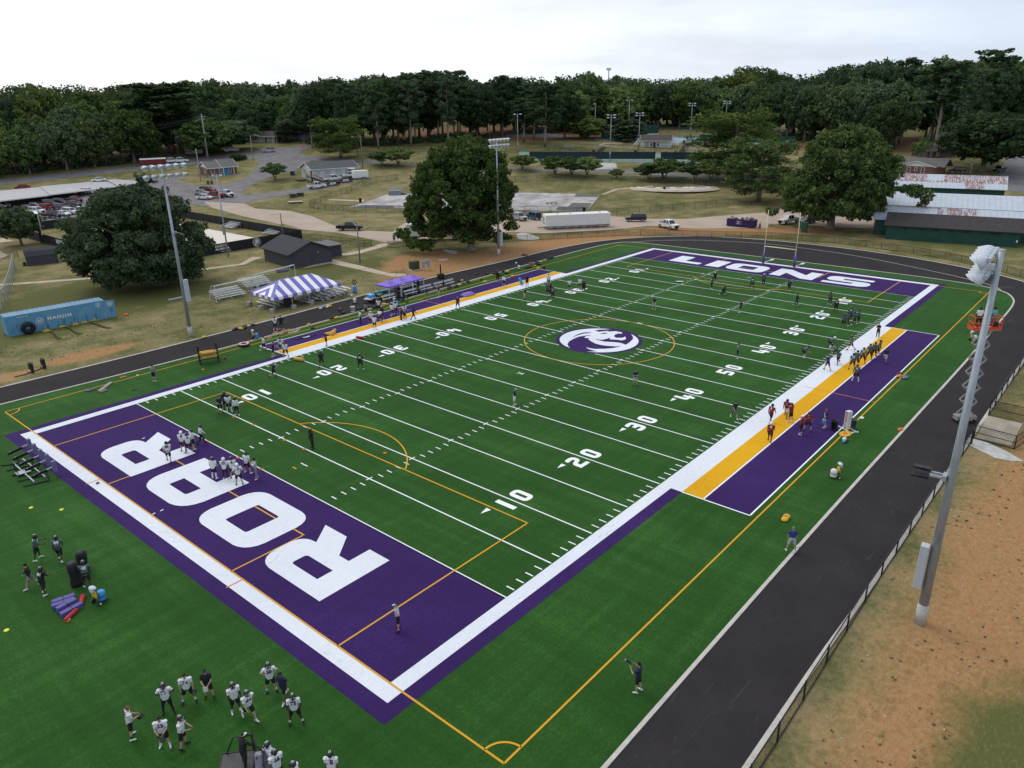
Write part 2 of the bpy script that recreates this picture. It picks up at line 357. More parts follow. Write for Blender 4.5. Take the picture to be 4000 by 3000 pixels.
# track: the ring between kerbs, the far D of plain asphalt included
outer = [(-60, -16.2), (0.2, -16.25), (16.5, -16.45), (60, -16.7), (88, -17.0), (99, -16.6), (108, -13.6), (114, -7.8), (119.5, 3), (122.5, 14), (123.4, 26), (122.6, 37), (119, 48), (112, 56.5), (102, 62.3), (90, 64.6), (75, 64.9), (57, 65.8), (38, 65.4), (23.3, 64.7), (8.7, 64.5), (-7, 64.9), (-40, 66)]
oe = smooth(outer, 6)
m, t, b = nmat('track_asphalt'); n = N(t); p = n.pos()
c = n.mix(n.rng(n.noise(p, 0.25, 6, 0.65), 0.35, 0.7), C4((0.021, 0.019, 0.020)), C4((0.031, 0.028, 0.029)))
c = n.mix(n.rng(n.noise(p, 22, 3, 0.8), 0.3, 0.75, 0.0, 0.35), c, C4((0.055, 0.050, 0.051)))
c = n.mix(n.math('MULTIPLY', n.rng(n.noise(p, 0.10, 8, 0.75), 0.60, 0.72), 0.55), c, C4((0.13, 0.10, 0.08)))
crack = n.noise(n.map(p, (0.1, 1.1, 1), (0, 0, 0.25)), 1.0, 2, 0.5)
c = n.mix(n.math('MULTIPLY', n.rng(n.math('ABSOLUTE', n.math('SUBTRACT', crack, 0.5)), 0.0, 0.004, 1.0, 0.0), 0.10), c, C4((0.2, 0.19, 0.18)))
t.links.new(c, b.inputs['Base Color']); b.inputs['Roughness'].default_value = 0.95; b.inputs['Specular IOR Level'].default_value = 0.1
drape('running_track', [oe + [(-60, 67)]], MATS['track_asphalt'], 0.010)
KERB = mat('kerb_concrete', (0.52, 0.49, 0.45), 0.9, var=0.2, vs=1.5)
drape('track_kerb', ribbon(te, 0.22, 0.0), KERB, 0.012, thick=0.05)
drape('outer_track_kerb', ribbon(oe, 0.26, 0.0), KERB, 0.006, thick=0.05)
dline = smooth([(103.4, -9.0), (106.6, -6.6), (111.4, 2), (117, 16), (118.9, 28), (118.6, 36), (115, 46), (109.5, 53), (104.4, 56.9)], 6)
drape('track_line', ribbon(dline, 0.16), KERB, 0.014)
# ---- paint on the turf
def rect(x0, y0, x1, y1): return [(x0, y0), (x1, y0), (x1, y1), (x0, y1)]
z1, z2, z3, z4, z5 = 0.024, 0.028, 0.032, 0.036, 0.040
XN, XF = -10*YD, 110*YD
drape('end_zone', [rect(XN, 0, 0, FW)], PURP, z1); drape('end_zone', [rect(100*YD, 0, XF, FW)], PURP, z1)
BX0, BX1 = 18.2, 73.1
drape('border_purple', [rect(XN - 2.0, -1.9, XN - 0.96, FW + 1.9), rect(XN - 0.96, -1.9, BX0, -0.95), rect(XN - 0.96, FW + 0.95, BX0, FW + 1.9),
   rect(BX1, -1.9, XF + 0.96, -0.95), rect(XF + 0.96, -1.9, XF + 1.9, FW + 1.9), rect(BX0, -7.25, BX1, -3.68), rect(BX0, FW + 3.55, BX1, FW + 6.8)], PURP, z1)
drape('border_faded', [rect(BX1, FW + 0.95, XF + 0.96, FW + 1.9)], DUSK, z1)
drape('sideline_white', [rect(XN - 0.96, -0.95, XN, FW + 0.95), rect(XF, -0.95, XF + 0.96, FW + 0.95), rect(XN, -0.95, XF, 0), rect(XN, FW, XF, FW + 0.95),
   rect(BX0, -1.88, BX1, -0.95), rect(BX0, FW + 0.95, BX1, FW + 1.9)], WHIT, z2)
drape('team_area_gold', [rect(BX0, -3.60, BX1, -1.88), rect(BX0, FW + 1.9, BX1, FW + 3.45)], GOLD, z2)
wl = [rect(BX0, -3.70, BX1, -3.58), rect(BX0, -7.35, BX1, -7.23), rect(BX0, FW + 3.43, BX1, FW + 3.55), rect(BX0, FW + 6.78, BX1, FW + 6.9)]
for x in (BX0, BX1):
 q = 0.12; wl += [rect(x - q/2, -7.35, x + q/2, -1.9), rect(x - q/2, FW + 1.9, x + q/2, FW + 6.9)]
drape('team_area_line', wl, LINEW, z3)
yl = [rect(-0.09, 0, 0.09, FW), rect(100*YD - 0.06, 0, 100*YD + 0.06, FW)]
for k in range(5, 100, 5):
 x = k*YD
 if k in (45, 50, 55):
  h = math.sqrt(max(5.3**2 - (x - 45.8)**2, 0)); yl += [rect(x - 0.055, 0.1, x + 0.055, 24.5 - h - 0.1), rect(x - 0.055, 24.5 + h + 0.1, x + 0.055, FW - 0.1)]
 else: yl.append(rect(x - 0.055, 0.1, x + 0.055, FW - 0.1))
for k in range(1, 100):
 x = k*YD
 if k % 5:
  for y0 in (0.12, 18.288 - 0.61, 30.48, FW - 0.73): yl.append(rect(x - 0.05, y0, x + 0.05, y0 + 0.61))
ym = []
for k in range(5, 100, 5):
 for y in (18.288, 30.48): ym.append(rect(k*YD - 0.31, y - 0.055, k*YD + 0.31, y + 0.055))
for x in (3*YD, 97*YD): yl.append(rect(x - 0.05, FW/2 - 0.46, x + 0.05, FW/2 + 0.46))
for kx in (33.5, 60.3):   # the crosses between the hash marks
 for a in (0.5, -0.5):
  d = Vector((math.cos(a + R(90)), math.sin(a + R(90))))*0.45; ym.append(ribbon([(kx*YD*1.0 + d.x, 24.4 + d.y), (kx*YD - d.x, 24.4 - d.y)], 0.10)[0])
drape('yard_line', yl, LINEW, z1); drape('hash_cross', ym, LINEW, z2)
# soccer lines
SX0, SX1, SY0, SY1 = XN + 0.02, XF - 0.02, -7.8, 56.85
def arc(cx, cy, r, a0, a1, n=40): return [(cx + r*math.cos(R(a0 + (a1 - a0)*i/n)), cy + r*math.sin(R(a0 + (a1 - a0)*i/n))) for i in range(n + 1)]
lw = 0.115; so_ = []
for a, b_ in (((SX0, SY0), (SX0, SY1)), ((SX1, SY1), (SX1, SY0)), ((SX0, SY0), (SX1 + 0.4, SY0)), ((SX0, SY1), (SX1 + 0.4, SY1)), ((SX0, SY1 - 0.06), (SX0 + 0.01, SY1))): so_ += ribbon([a, b_], lw)
cy = 24.5
for sx, sg in ((SX0, 1), (SX1, -1)):
 for dx, hy in ((16.5, 20.15), (5.5, 9.15)):
  so_ += ribbon([(sx, cy - hy), (sx + sg*dx, cy - hy)], lw) + ribbon([(sx + sg*dx, cy - hy - lw/2), (sx + sg*dx, cy + hy + lw/2)], lw) + ribbon([(sx + sg*dx, cy + hy), (sx, cy + hy)], lw)
 th = math.degrees(math.acos(5.5/9.15)); so_ += ribbon(arc(sx + sg*11, cy, 9.15, (0 if sg > 0 else 180) - th, (0 if sg > 0 else 180) + th), lw)
 so_ += ribbon([(sx + sg*11, cy - 0.25), (sx + sg*11, cy + 0.25)], 0.12)
 for yy, ys in ((SY0, 1), (SY1, -1)): so_ += ribbon(arc(sx, yy, 1.2, *( (0, 90) if (sg > 0 and ys > 0) else (90, 180) if (sg < 0 and ys > 0) else (180, 270) if sg < 0 else (270, 360) ), n=12), lw)
so_ += ribbon(arc(45.75, cy, 9.15, 0, 360, 80), lw)
so_ += ribbon([(11, 58.05), (40, 58.2), (66, 58.75)], 0.09)
drape('soccer_line', so_, LINEY, z4)
ob = []
for y0, y1 in ((-7.75, -0.9), (FW + 0.9, FW + 8)): ob += ribbon([(45.72, y0), (45.72, y1)], 0.08)
for y in (14, 35): ob += ribbon([(XN - 1.1, y), (XN + 0.1, y)], 0.10)
drape('halfway_line', ob, LINEO, z5)
# wordmarks and numerals
def rr(pts, seg=5):
 """polygon whose points may carry a corner radius (x, y, r)"""
 o = []; m_ = len(pts)
 for i, q in enumerate(pts):
  if len(q) == 2 or q[2] == 0: o.append((q[0], q[1])); continue
  a = Vector(pts[i - 1][:2]); b = Vector(q[:2]); c = Vector(pts[(i + 1) % m_][:2]); r = q[2]
  u = (a - b).normalized(); v = (c - b).normalized(); p0 = b + u*r; p1 = b + v*r
  for k in range(seg + 1):
   s_ = k/seg; z = p0*(1 - s_)**2 + b*2*s_*(1 - s_)*0.82 + p1*s_*s_ + (p0 + p1)*s_*(1 - s_)*0.18; o.append((z.x, z.y))
 return o
def frame(o, i):
 """outline with a counter: split in two bridged halves"""
 return o, i
def putglyph(glyph, ox, oy, right, up, sx=1.0, sy=1.0):
 out = []
 for poly, holes in glyph:
  P = [(ox + right[0]*a*sx + up[0]*b_*sy, oy + right[1]*a*sx + up[1]*b_*sy) for a, b_ in poly]
  Hs = [[(ox + right[0]*a*sx + up[0]*b_*sy, oy + right[1]*a*sx + up[1]*b_*sy) for a, b_ in h] for h in holes]
  out.append((P, Hs))
 return out
def flat(name, shapes, m, z):
 mb = MB()
 for P, Hs in shapes:
  rings = [P] + Hs; tri = tessellate_polygon([[Vector((*q, 0)) for q in r_] for r_ in rings]); allp = [q for r_ in rings for q in r_]
  mb.add([(q[0], q[1], hz(*q) + z) for q in allp], [tuple(t_) for t_ in tri], False)
 o = mb.build(name, m, fix=False); tag(o, kind='structure'); return o
def box(x0, y0, x1, y1): return [(x0, y0), (x1, y0), (x1, y1), (x0, y1)]
gR = [(rr([(0, 0), (2.0, 0), (2.0, 1.75), (3.0, 1.75), (4.45, 0), (6.85, 0), (5.5, 1.75), (6.9, 1.9, .9), (6.9, 5.5, 1.5), (0, 5.5)]), [rr([(1.95, 3.05), (4.75, 3.05, .25), (4.75, 4.25, .25), (1.95, 4.25)])])]
gO = [(rr([(0, 0, 1.5), (7.15, 0, 1.5), (7.15, 5.55, 1.5), (0, 5.55, 1.5)]), [rr([(2.2, 1.45, .2), (4.95, 1.45, .2), (4.95, 4.15, .2), (2.2, 4.15, .2)])])]
gA = [(rr([(0, 0), (2.1, 0), (2.1, 1.6), (4.75, 1.6), (4.75, 0), (6.9, 0), (6.9, 5.6, 1.8), (0, 5.6, 1.8)]), [rr([(2.1, 2.9), (4.75, 2.9), (4.75, 4.15, .2), (2.1, 4.15, .2)])])]
gL = [([(0, 0), (5.85, 0), (5.85, 1.5), (2.6, 1.5), (2.6, 5.3), (0, 5.3)], [])]
gI = [([(0, 0), (2.62, 0), (2.62, 5.3), (0, 5.3)], [])]
gO2 = [(rr([(0, 0, 1.4), (6.65, 0, 1.4), (6.65, 5.3, 1.4), (0, 5.3, 1.4)]), [rr([(2.0, 1.5, .15), (4.75, 1.5, .15), (4.75, 3.95, .15), (2.0, 3.95, .15)])])]
gN = [([(0, 0), (1.85, 0), (1.85, 2.9), (5.2, 0), (7.1, 0), (7.1, 5.6), (5.15, 5.6), (5.15, 2.9), (1.9, 5.6), (0, 5.6)], [])]
gS = [(rr([(0, 0), (6.95, 0, 1.5), (6.95, 3.3, 1.2), (2.4, 3.3, .35), (2.4, 4.15, .3), (6.75, 4.15), (6.75, 5.4), (0, 5.4, 1.4), (0, 2.05, 1.2), (4.4, 2.05, .3), (4.4, 1.2, .3), (0, 1.2)]), [])]
sh = []
for gl, y0 in ((gR, 8.4), (gO, 16.55), (gA, 25.1), (gR, 33.46)): sh += putglyph(gl, -1.88, y0, (0, 1), (-1, 0))
flat('wordmark', sh, WHIT, 0.044)
sh = []
for gl, y0 in ((gL, 41.4), (gI, 34.35), (gO2, 30.85), (gN, 22.7), (gS, 14.2)): sh += putglyph(gl, 92.9, y0, (0, -1), (1, 0))
flat('wordmark', sh, WHIT, 0.044)
d0 = [(rr([(0, 0, .42), (1.12, 0, .42), (1.12, 1.83, .42), (0, 1.83, .42)]), [box(.40, .38, .72, 1.45)])]
d1 = [([(0.65, 0), (1.1, 0), (1.1, 1.83), (0.65, 1.83)], [])]
d2 = [(rr([(0, 0), (1.25, 0), (1.25, .38), (.46, .38), (.46, .72, .05), (1.2, .9, .35), (1.2, 1.83, .45), (0.05, 1.83, .3), (0.05, 1.36), (.76, 1.42, .1), (.76, 1.14, .1), (0, 1.0, .4)]), [])]
d3 = [(rr([(0, .0, .3), (1.2, 0, .42), (1.2, .92, .2), (1.2, 1.83, .42), (0, 1.83, .3), (0, 1.36), (.78, 1.44, .1), (.78, 1.14, .1), (.25, 1.1), (.25, .74), (.78, .72, .1), (.78, .40, .1), (0, .46)]), [])]
d4 = [(rr([(.68, 0), (1.12, 0), (1.12, .36), (1.3, .36), (1.3, .74), (1.12, .74), (1.12, 1.2), (.68, 1.2), (.68, .74), (.46, .74, .08), (.46, 1.83), (0, 1.83), (0, .36, .3), (.68, .36)]), [])]
d5 = [(rr([(0, 0), (1.2, 0, .42), (1.2, 1.1, .3), (.46, 1.16, .05), (.46, 1.44), (1.2, 1.44), (1.2, 1.83), (0, 1.83), (0, .74), (.76, .72, .1), (.76, .42, .1), (0, .40)]), [])]
DG = {1: d1, 2: d2, 3: d3, 4: d4, 5: d5}
sh = []
for k in range(10, 100, 10):
 v = min(k, 100 - k)//10; x = k*YD; tri = []
 sh += putglyph(DG[v], x - 1.66, 6.32, (1, 0), (0, 1)) + putglyph(d0, x + 0.42, 6.32, (1, 0), (0, 1))
 sh += putglyph(DG[v], x + 1.66, 42.40, (-1, 0), (0, -1)) + putglyph(d0, x - 0.42, 42.40, (-1, 0), (0, -1))
 if k != 50:
  sg = -1 if k < 50 else 1
  for y, xs in ((7.8, x + sg*2.05), (40.95, x + sg*2.05)): sh.append(([(xs, y - .23), (xs, y + .23), (xs + sg*0.88, y)], []))
flat('yard_number', sh, LINEW, z2)
# midfield emblem: a lion's head in a ring, laid in layers
LC = (45.8, 24.5)
flat('midfield_emblem', [(arc(*LC, 5.3, 0, 354, 59), [])], PURP, z2)
flat('midfield_emblem', [(arc(*LC, 4.83, 0, 354, 59), [])], WHIT, z3)
EM1 = [(48.75, 27.22), (49.55, 26.76), (50.42, 25.83), (50.87, 24.93), (50.83, 23.72), (50.26, 22.66), (49.42, 21.85), (48.58, 21.36), (47.25, 21.00), (46.18, 20.86), (46.32, 21.31), (46.41, 21.82), (46.20, 22.47), (45.65, 23.54), (45.63, 24.22), (45.61, 24.62), (45.74, 24.97), (46.37, 25.49), (47.34, 26.39)]
EM2 = [(47.17, 26.28), (46.21, 26.81), (45.40, 27.20), (44.16, 27.20), (42.95, 26.98), (41.96, 26.48), (41.31, 25.82), (40.84, 24.96), (40.77, 24.10), (40.95, 23.43), (41.48, 22.68), (42.02, 22.10), (41.97, 22.68), (42.05, 23.30), (42.31, 23.94), (42.44, 23.97), (42.41, 23.32), (42.55, 22.86), (43.33, 21.98), (44.12, 21.39), (45.30, 20.88), (44.84, 21.58), (44.42, 22.43), (44.26, 23.17), (44.33, 24.08), (44.75, 24.95), (45.05, 25.46), (45.35, 25.78), (45.71, 25.74), (45.44, 26.14), (45.47, 26.50), (46.08, 26.60), (46.65, 26.40)]
EM3 = [(44.58, 27.63), (45.46, 27.84), (46.37, 27.90), (47.07, 27.78), (47.51, 27.48), (47.72, 27.14), (47.73, 26.76), (47.42, 27.11), (46.68, 27.50), (45.71, 27.66)]
EMF = [(48.75, 27.22), (48.69, 26.72), (48.49, 26.43), (49.05, 26.12), (49.61, 25.69), (49.39, 25.48), (50.34, 24.70), (49.92, 24.61), (50.25, 24.23), (50.06, 23.87), (49.70, 23.65), (49.57, 23.68), (49.65, 23.90), (49.37, 24.07), (48.80, 24.12), (48.32, 23.92), (47.90, 23.53), (47.85, 23.20), (48.21, 22.75), (48.59, 22.65), (48.95, 22.73), (48.47, 22.28), (47.96, 22.02), (47.36, 22.14), (47.23, 22.69), (46.78, 23.52), (47.36, 23.96), (46.86, 23.94), (46.29, 24.09), (45.92, 24.41), (45.74, 24.97), (45.53, 25.50), (47.85, 27.11)]
EME = [(47.91, 25.86), (48.49, 25.74), (48.94, 25.30), (48.40, 25.23)]
flat('midfield_emblem', [(EM1, []), (EM2, []), (EM3, [])], PURP, z4)
flat('midfield_emblem', [(EMF, [])], WHIT, z5)
flat('midfield_emblem', [(EME, [])], PURP, 0.044)
# ---- roads, lots and paths
ASPH = mat('road_asphalt', (0.20, 0.19, 0.195), 0.9, c2=(0.135, 0.13, 0.135), vs=0.35, bump=0.2, bs=18, spec=0.2)
GRAV = mat('gravel_road', (0.43, 0.35, 0.285), 0.95, c2=(0.36, 0.29, 0.235), vs=0.14, bump=0.3, bs=9, spec=0.1, detail=9)
PATH = mat('path_concrete', (0.50, 0.42, 0.33), 0.9, c2=(0.36, 0.29, 0.22), vs=0.8, spec=0.2)
CONC = mat('plaza_concrete', (0.44, 0.42, 0.41), 0.85, c2=(0.26, 0.25, 0.25), vs=0.22, spec=0.2, detail=9, ramp=(0.4, 0.58))
SAND = mat('court_sand', (0.66, 0.60, 0.53), 0.95, var=0.1, vs=0.6)
drape('road', [[(44.9, 276.3), (56.5, 270.1), (69.4, 266.5), (97.3, 255.5), (115.6, 255.9), (139.4, 249.4), (145.7, 256.0), (156.4, 248.6), (168.6, 248.5), (174.2, 248.5), (166.4, 243.7), (159.2, 241.5), (151.2, 236.9), (147.0, 232.2), (145.3, 223.8), (149.7, 205.4), (157.2, 181.3), (176.7, 143.3), (188.6, 124.4), (198.4, 103.5), (207.8, 79.6), (211.9, 69.8), (207.0, 67.8), (202.0, 80.7), (194.0, 100.9), (185.1, 122.0), (173.6, 140.8), (155.0, 178.9), (147.4, 196.0), (140.1, 214.5), (130.7, 207.0), (122.4, 202.5), (119.2, 203.8), (110.7, 200.3), (106.4, 197.6), (101.4, 195.1), (95.8, 189.3), (94.9, 185.4), (97.3, 183.5), (112.3, 179.4), (118.0, 175.9), (135.9, 176.0), (131.7, 174.6), (115.0, 173.1), (104.2, 175.7), (92.4, 175.8), (87.7, 174.3), (79.0, 178.4), (78.2, 186.5), (64.2, 181.8), (47.3, 188.1), (40.8, 189.1), (32.1, 193.4), (25.8, 197.6), (42.2, 255.9), (51.0, 253.4), (77.8, 241.4), (94.9, 228.5), (92.3, 212.5), (93.8, 208.7), (99.9, 204.0), (107.3, 206.7), (116.7, 214.5), (123.1, 222.6), (129.9, 234.1), (129.1, 241.8), (118.5, 243.8), (108.3, 242.5), (94.3, 248.2), (72.5, 255.3), (54.1, 263.0), (42.4, 267.4)]], ASPH, 0.03)
drape('gravel_road', [[(82.2, 186.6), (87.8, 174.3), (85.3, 164.5), (88.9, 153.5), (87.5, 142.1), (78.8, 117.5), (83.7, 106.2), (89.6, 110.8), (94.8, 114.0), (98.9, 102.3), (111.9, 94.9), (120.1, 91.4), (131.4, 79.4), (133.3, 69.7), (138.4, 62.5), (149.2, 57.1), (160.2, 51.1), (171.2, 51.0), (180.5, 30.7), (165.4, 27.1), (150.3, 23.1), (145.9, 30.2), (146.7, 35.1), (145.5, 38.4), (142.7, 43.7), (137.0, 41.3), (127.2, 53.6), (124.6, 63.9), (114.5, 68.3), (102.3, 77.4), (99.2, 84.1), (90.9, 90.8), (80.4, 94.3), (74.0, 96.2), (75.5, 115.7), (73.2, 125.6), (75.8, 137.9), (74.5, 136.1), (75.4, 143.4), (75.8, 149.3), (77.5, 164.3), (78.9, 176.3)]], GRAV, 0.045)
drape('skate_plaza', [[(122.5, 152.2), (102.2, 145.7), (125.3, 106.3), (135.1, 89.4), (158.8, 101.2), (148.0, 121.2)]], CONC, 0.03)
drape('skate_plaza', [[(156.2, 107.6), (158.4, 101.1), (155.1, 99.7), (151.6, 105.5)], [(146.9, 95.8), (135.1, 89.4), (131.9, 96.8), (136.6, 99.6), (137.8, 97.4), (143.8, 100.2)], [(107.3, 144.4), (102.4, 144.9), (107.7, 133.8), (111.5, 137.1)]], mat('patched_asphalt', (0.13, 0.125, 0.125), 0.9, var=0.3, vs=0.5), 0.045)
drape('path', [[(105.9, 160.5), (106.8, 160.0), (111.7, 150.0), (110.2, 149.2), (105.7, 158.6)], [(158.8, 101.2), (168.2, 102.6), (179.1, 95.7), (178.0, 94.8), (168.5, 101.1), (160.2, 100.5)]], PATH, 0.032)
drape('road', [[(249.7, 216.5), (252.3, 197.3), (249.0, 174.9), (244.6, 169.3), (239.5, 182.1), (232.7, 201.7)]], ASPH, 0.03)
drape('path', ribbon([(245.2, 169.8), (244.5, 154.7), (248.2, 145.9)], 1.6) + ribbon([(229.9, 149.9), (235.1, 151.7), (238.7, 149.7), (241.7, 146.7)], 1.6) + ribbon([(231.5, 149.3), (230.4, 142.6), (234.0, 135.4)], 1.3), PATH, 0.03)
drape('road', [[(341.5, 20.2), (331.4, 22.1), (321.0, 22.8), (288.0, 20.5), (256.1, 17.2), (234.0, 10.6), (231.4, 3.8)]], ASPH, 0.03)
drape('path', ribbon([(8.72, 120.15), (11.09, 118.41), (16.52, 115.15), (23.65, 110.81), (28.67, 108.68), (37.27, 103.40), (43.43, 101.81), (47.15, 104.36)], 1.5) + ribbon([(47.15, 104.36), (49.09, 105.42)], 2.2), PATH, 0.025)
drape('path', [[(47.63, 89.37), (56.47, 92.82), (56.40, 92.01), (55.93, 83.23), (55.00, 74.25), (56.40, 71.66), (55.31, 70.16), (53.46, 71.59), (53.57, 78.40), (53.86, 89.31), (48.30, 89.28)], [(58.74, 95.31), (64.56, 94.67), (70.5, 96.1), (71.8, 97.0), (73.7, 96.2), (72.3, 94.2), (63.17, 92.23), (57.42, 93.37)]], PATH, 0.025)
drape('path', [[(7.97, 116.53), (9.85, 118.01), (8.39, 115.73)], [(20.5, 159.7), (19.57, 147.74), (17.13, 144.40), (15.90, 144.22)]], PATH, 0.026)
drape('road', [[(26.0, 178.0), (26.2, 165.3), (23.0, 165.2), (22.4, 166.1)]], PATH, 0.028)
drape('volleyball_court', [[(36.5, 121.5), (60.5, 121.5), (60.5, 165), (36.5, 165)]], SAND, 0.03)
drape('gravel_patch', [[(42.09, -16.62), (42.61, -16.70), (42.24, -17.91), (41.42, -19.39), (40.12, -20.83), (39.59, -20.01), (39.37, -18.90), (40.75, -16.79)]], mat('pale_gravel', (0.50, 0.49, 0.47), 0.95, var=0.3, vs=2), 0.02)
drape('gravel_patch', [smooth([(200.3, 125.7), (197.5, 127.7), (186.9, 123.7), (188.9, 119.9), (191.2, 117.5), (200.0, 122.7)], 4, True), smooth([(98.1, 81.8), (100.1, 81.2), (98.8, 77.2), (96.6, 74.2), (94.1, 74.9), (94.0, 77.8)], 4, True), smooth([(75.44, 81.64), (76.37, 79.99), (75.46, 77.67), (73.62, 77.27), (74.45, 80.00)], 4, True), smooth([(68.01, 75.65), (69.68, 75.20), (69.62, 74.38), (68.14, 74.26)], 3, True)], MATS['pale_gravel'], 0.02)
drape('concrete_pad', [[(42.66, -16.96), (48.74, -16.68), (48.66, -19.51), (42.68, -19.53)]], mat('stained_concrete', (0.40, 0.36, 0.29), 0.9, c2=(0.27, 0.23, 0.17), vs=0.6), 0.05)
COURT = mat('court_blue', (0.20, 0.30, 0.36), 0.8, var=0.15, vs=0.3); COURTG = mat('court_green', (0.17, 0.27, 0.24), 0.8, var=0.2, vs=0.3)
drape('tennis_court', [[(199.5, 166.0), (241.2, 99.6), (227.5, 90.9), (218.8, 100.0), (198.7, 131.5), (184.9, 153.9)]], COURTG, 0.03)
drape('tennis_court', [[(258.5, 168.8), (275.9, 129.7), (284.6, 102.7), (288.4, 94.6), (275.3, 89.4), (263.2, 111.1), (256.0, 121.4), (246.2, 147.4), (244.0, 158.9)]], COURT, 0.03)
drape('tennis_court', [[(255.9, 159.3), (270.5, 129.0), (264.2, 125.7), (250.1, 155.5)]], mat('court_pale', (0.28, 0.36, 0.42), 0.8, var=0.2, vs=0.5), 0.04)
# ---------------------------------------------------------------- trees
def leafmat(name, c, c2, c3):
 m, t, b = nmat(name); n = N(t); t.nodes.remove(b)
 ri = n.n('ShaderNodeNewGeometry').outputs['Random Per Island']; oi = n.n('ShaderNodeObjectInfo').outputs['Random']
 tx = n.n('ShaderNodeTexCoord').outputs['Object']; cl = n.noise(tx, 0.45, 3)
 k = n.math('ADD', n.math('MULTIPLY', ri, 0.45), n.math('MULTIPLY', cl, 0.9))
 col = n.mix(n.rng(k, 0.35, 1.0), C4(c2), C4(c)); col = n.mix(n.rng(ri, 0.82, 1.0, 0.0, 0.7), col, C4(c3))
 hs = n.n('ShaderNodeHueSaturation', {'Hue': n.rng(oi, 0, 1, 0.485, 0.515), 'Saturation': n.rng(oi, 0, 1, 0.92, 0.70), 'Value': n.rng(n.math('FRACT', n.math('MULTIPLY', oi, 7.13)), 0, 1, 0.75, 1.45), 'Color': col}).outputs[0]
 d = n.n('ShaderNodeBsdfDiffuse', {'Color': hs}); tr = n.n('ShaderNodeBsdfTranslucent', {'Color': hs}); ms = n.n('ShaderNodeMixShader', {0: 0.28, 1: d.outputs[0], 2: tr.outputs[0]})
 t.links.new(ms.outputs[0], t.nodes['Material Output'].inputs['Surface']); return m
LF_OAK = leafmat('leaves_oak', (0.081, 0.128, 0.046), (0.047, 0.080, 0.033), (0.133, 0.186, 0.062))
LF_GRN = leafmat('leaves_green', (0.089, 0.160, 0.037), (0.048, 0.094, 0.025), (0.176, 0.245, 0.047))
LF_YEL = leafmat('leaves_yellow_green', (0.159, 0.224, 0.040), (0.077, 0.127, 0.026), (0.307, 0.313, 0.050))
LF_MAP = leafmat('leaves_maple', (0.105, 0.176, 0.031), (0.054, 0.098, 0.021), (0.216, 0.260, 0.043))
LF_DRK = leafmat('leaves_dark', (0.057, 0.102, 0.037), (0.033, 0.061, 0.024), (0.104, 0.145, 0.048))
LF_PIN = leafmat('needles', (0.065, 0.121, 0.047), (0.037, 0.071, 0.031), (0.121, 0.163, 0.055))
BARK = mat('bark', (0.20, 0.165, 0.135), 0.95, c2=(0.09, 0.07, 0.055), vs=6, stretch=(1, 1, 0.25))
BARKP = mat('bark_pale', (0.30, 0.26, 0.22), 0.95, c2=(0.17, 0.14, 0.12), vs=5, stretch=(1, 1, 0.25))
def leaves(lobes, n_tot, size, rs, flat_=1.0, shell=(0.62, 1.06), asp=0.62, up=0.25, sub=0):
 """lobes: array (k, 6) of centre and radii; returns the vertices and faces of leaf-sized diamonds spread through them"""
 lob = np.array(lobes, float)
 if sub:      # twig clumps on every bough
  d = rs.normal(size=(len(lob), sub, 3)); d /= np.linalg.norm(d, axis=2)[:, :, None]; d[:, :, 2] = d[:, :, 2]*0.85 + 0.12
  c_ = lob[:, None, :3] + d*lob[:, None, 3:]*rs.uniform(0.55, 1.0, (len(lob), sub, 1)); r_ = lob[:, None, 3:]*rs.uniform(0.28, 0.52, (len(lob), sub, 1))
  lob = np.concatenate([lob*np.array([1, 1, 1, .72, .72, .72]), np.concatenate([c_, r_], 2).reshape(-1, 6)])
 area = (lob[:, 3]*lob[:, 4] + lob[:, 4]*lob[:, 5] + lob[:, 3]*lob[:, 5])
 cnt = np.maximum(1, (n_tot*area/area.sum()).astype(int)); idx = np.repeat(np.arange(len(lob)), cnt); n = len(idx)
 d = rs.normal(size=(n, 3)); d /= np.linalg.norm(d, axis=1)[:, None]
 rad = rs.uniform(shell[0]**2, shell[1]**2, n)**0.5*(1 + 0.14*np.sin(d[:, 0]*7 + idx)*np.cos(d[:, 1]*6 - idx))
 c = lob[idx, :3] + d*lob[idx, 3:]*rad[:, None]
 nr = d + rs.normal(size=(n, 3))*0.55; nr[:, 2] += up; nr /= np.linalg.norm(nr, axis=1)[:, None]
 a = np.cross(nr, rs.normal(size=(n, 3))); a /= np.linalg.norm(a, axis=1)[:, None]; b = np.cross(nr, a)
 sz = size*rs.uniform(0.6, 1.35, n)[:, None]; a *= sz; b *= sz*asp
 V = np.stack([c - a, c - b + a*0.15, c + a, c + b + a*0.15], 1).reshape(-1, 3)
 return V, n
def quadmesh(name, V, n, m):
 me = bpy.data.meshes.new(name); me.vertices.add(len(V)); me.vertices.foreach_set('co', V.ravel())
 me.loops.add(4*n); me.loops.foreach_set('vertex_index', np.arange(4*n, dtype=np.int32)); me.polygons.add(n)
 me.polygons.foreach_set('loop_start', np.arange(0, 4*n, 4, dtype=np.int32)); me.materials.append(m); me.update(); me.validate(); return me
def crown_lobes(rs, H, W, base, n, lob=(0.22, 0.36), sq=0.8, top=1.0):
 """lobes on a crown envelope from height base to H, width W"""
 o = []; h = H - base; cz = base + h*0.48
 o.append((0, 0, cz, W*0.27, W*0.27, h*0.36))
 for i in range(n):
  z = -1 + 2*(i + 0.5)/n; ph = i*2.39996 + rs.uniform(-.3, .3); r = math.sqrt(max(0, 1 - z*z)); q = rs.uniform(0.62, 0.86); lr = rs.uniform(*lob)
  if z < -0.55: q *= 0.95
  o.append((r*math.cos(ph)*W/2*q, r*math.sin(ph)*W/2*q, cz + z*h/2*q*top, W*lr*0.62, W*lr*0.62, W*lr*0.62*sq))
 return o
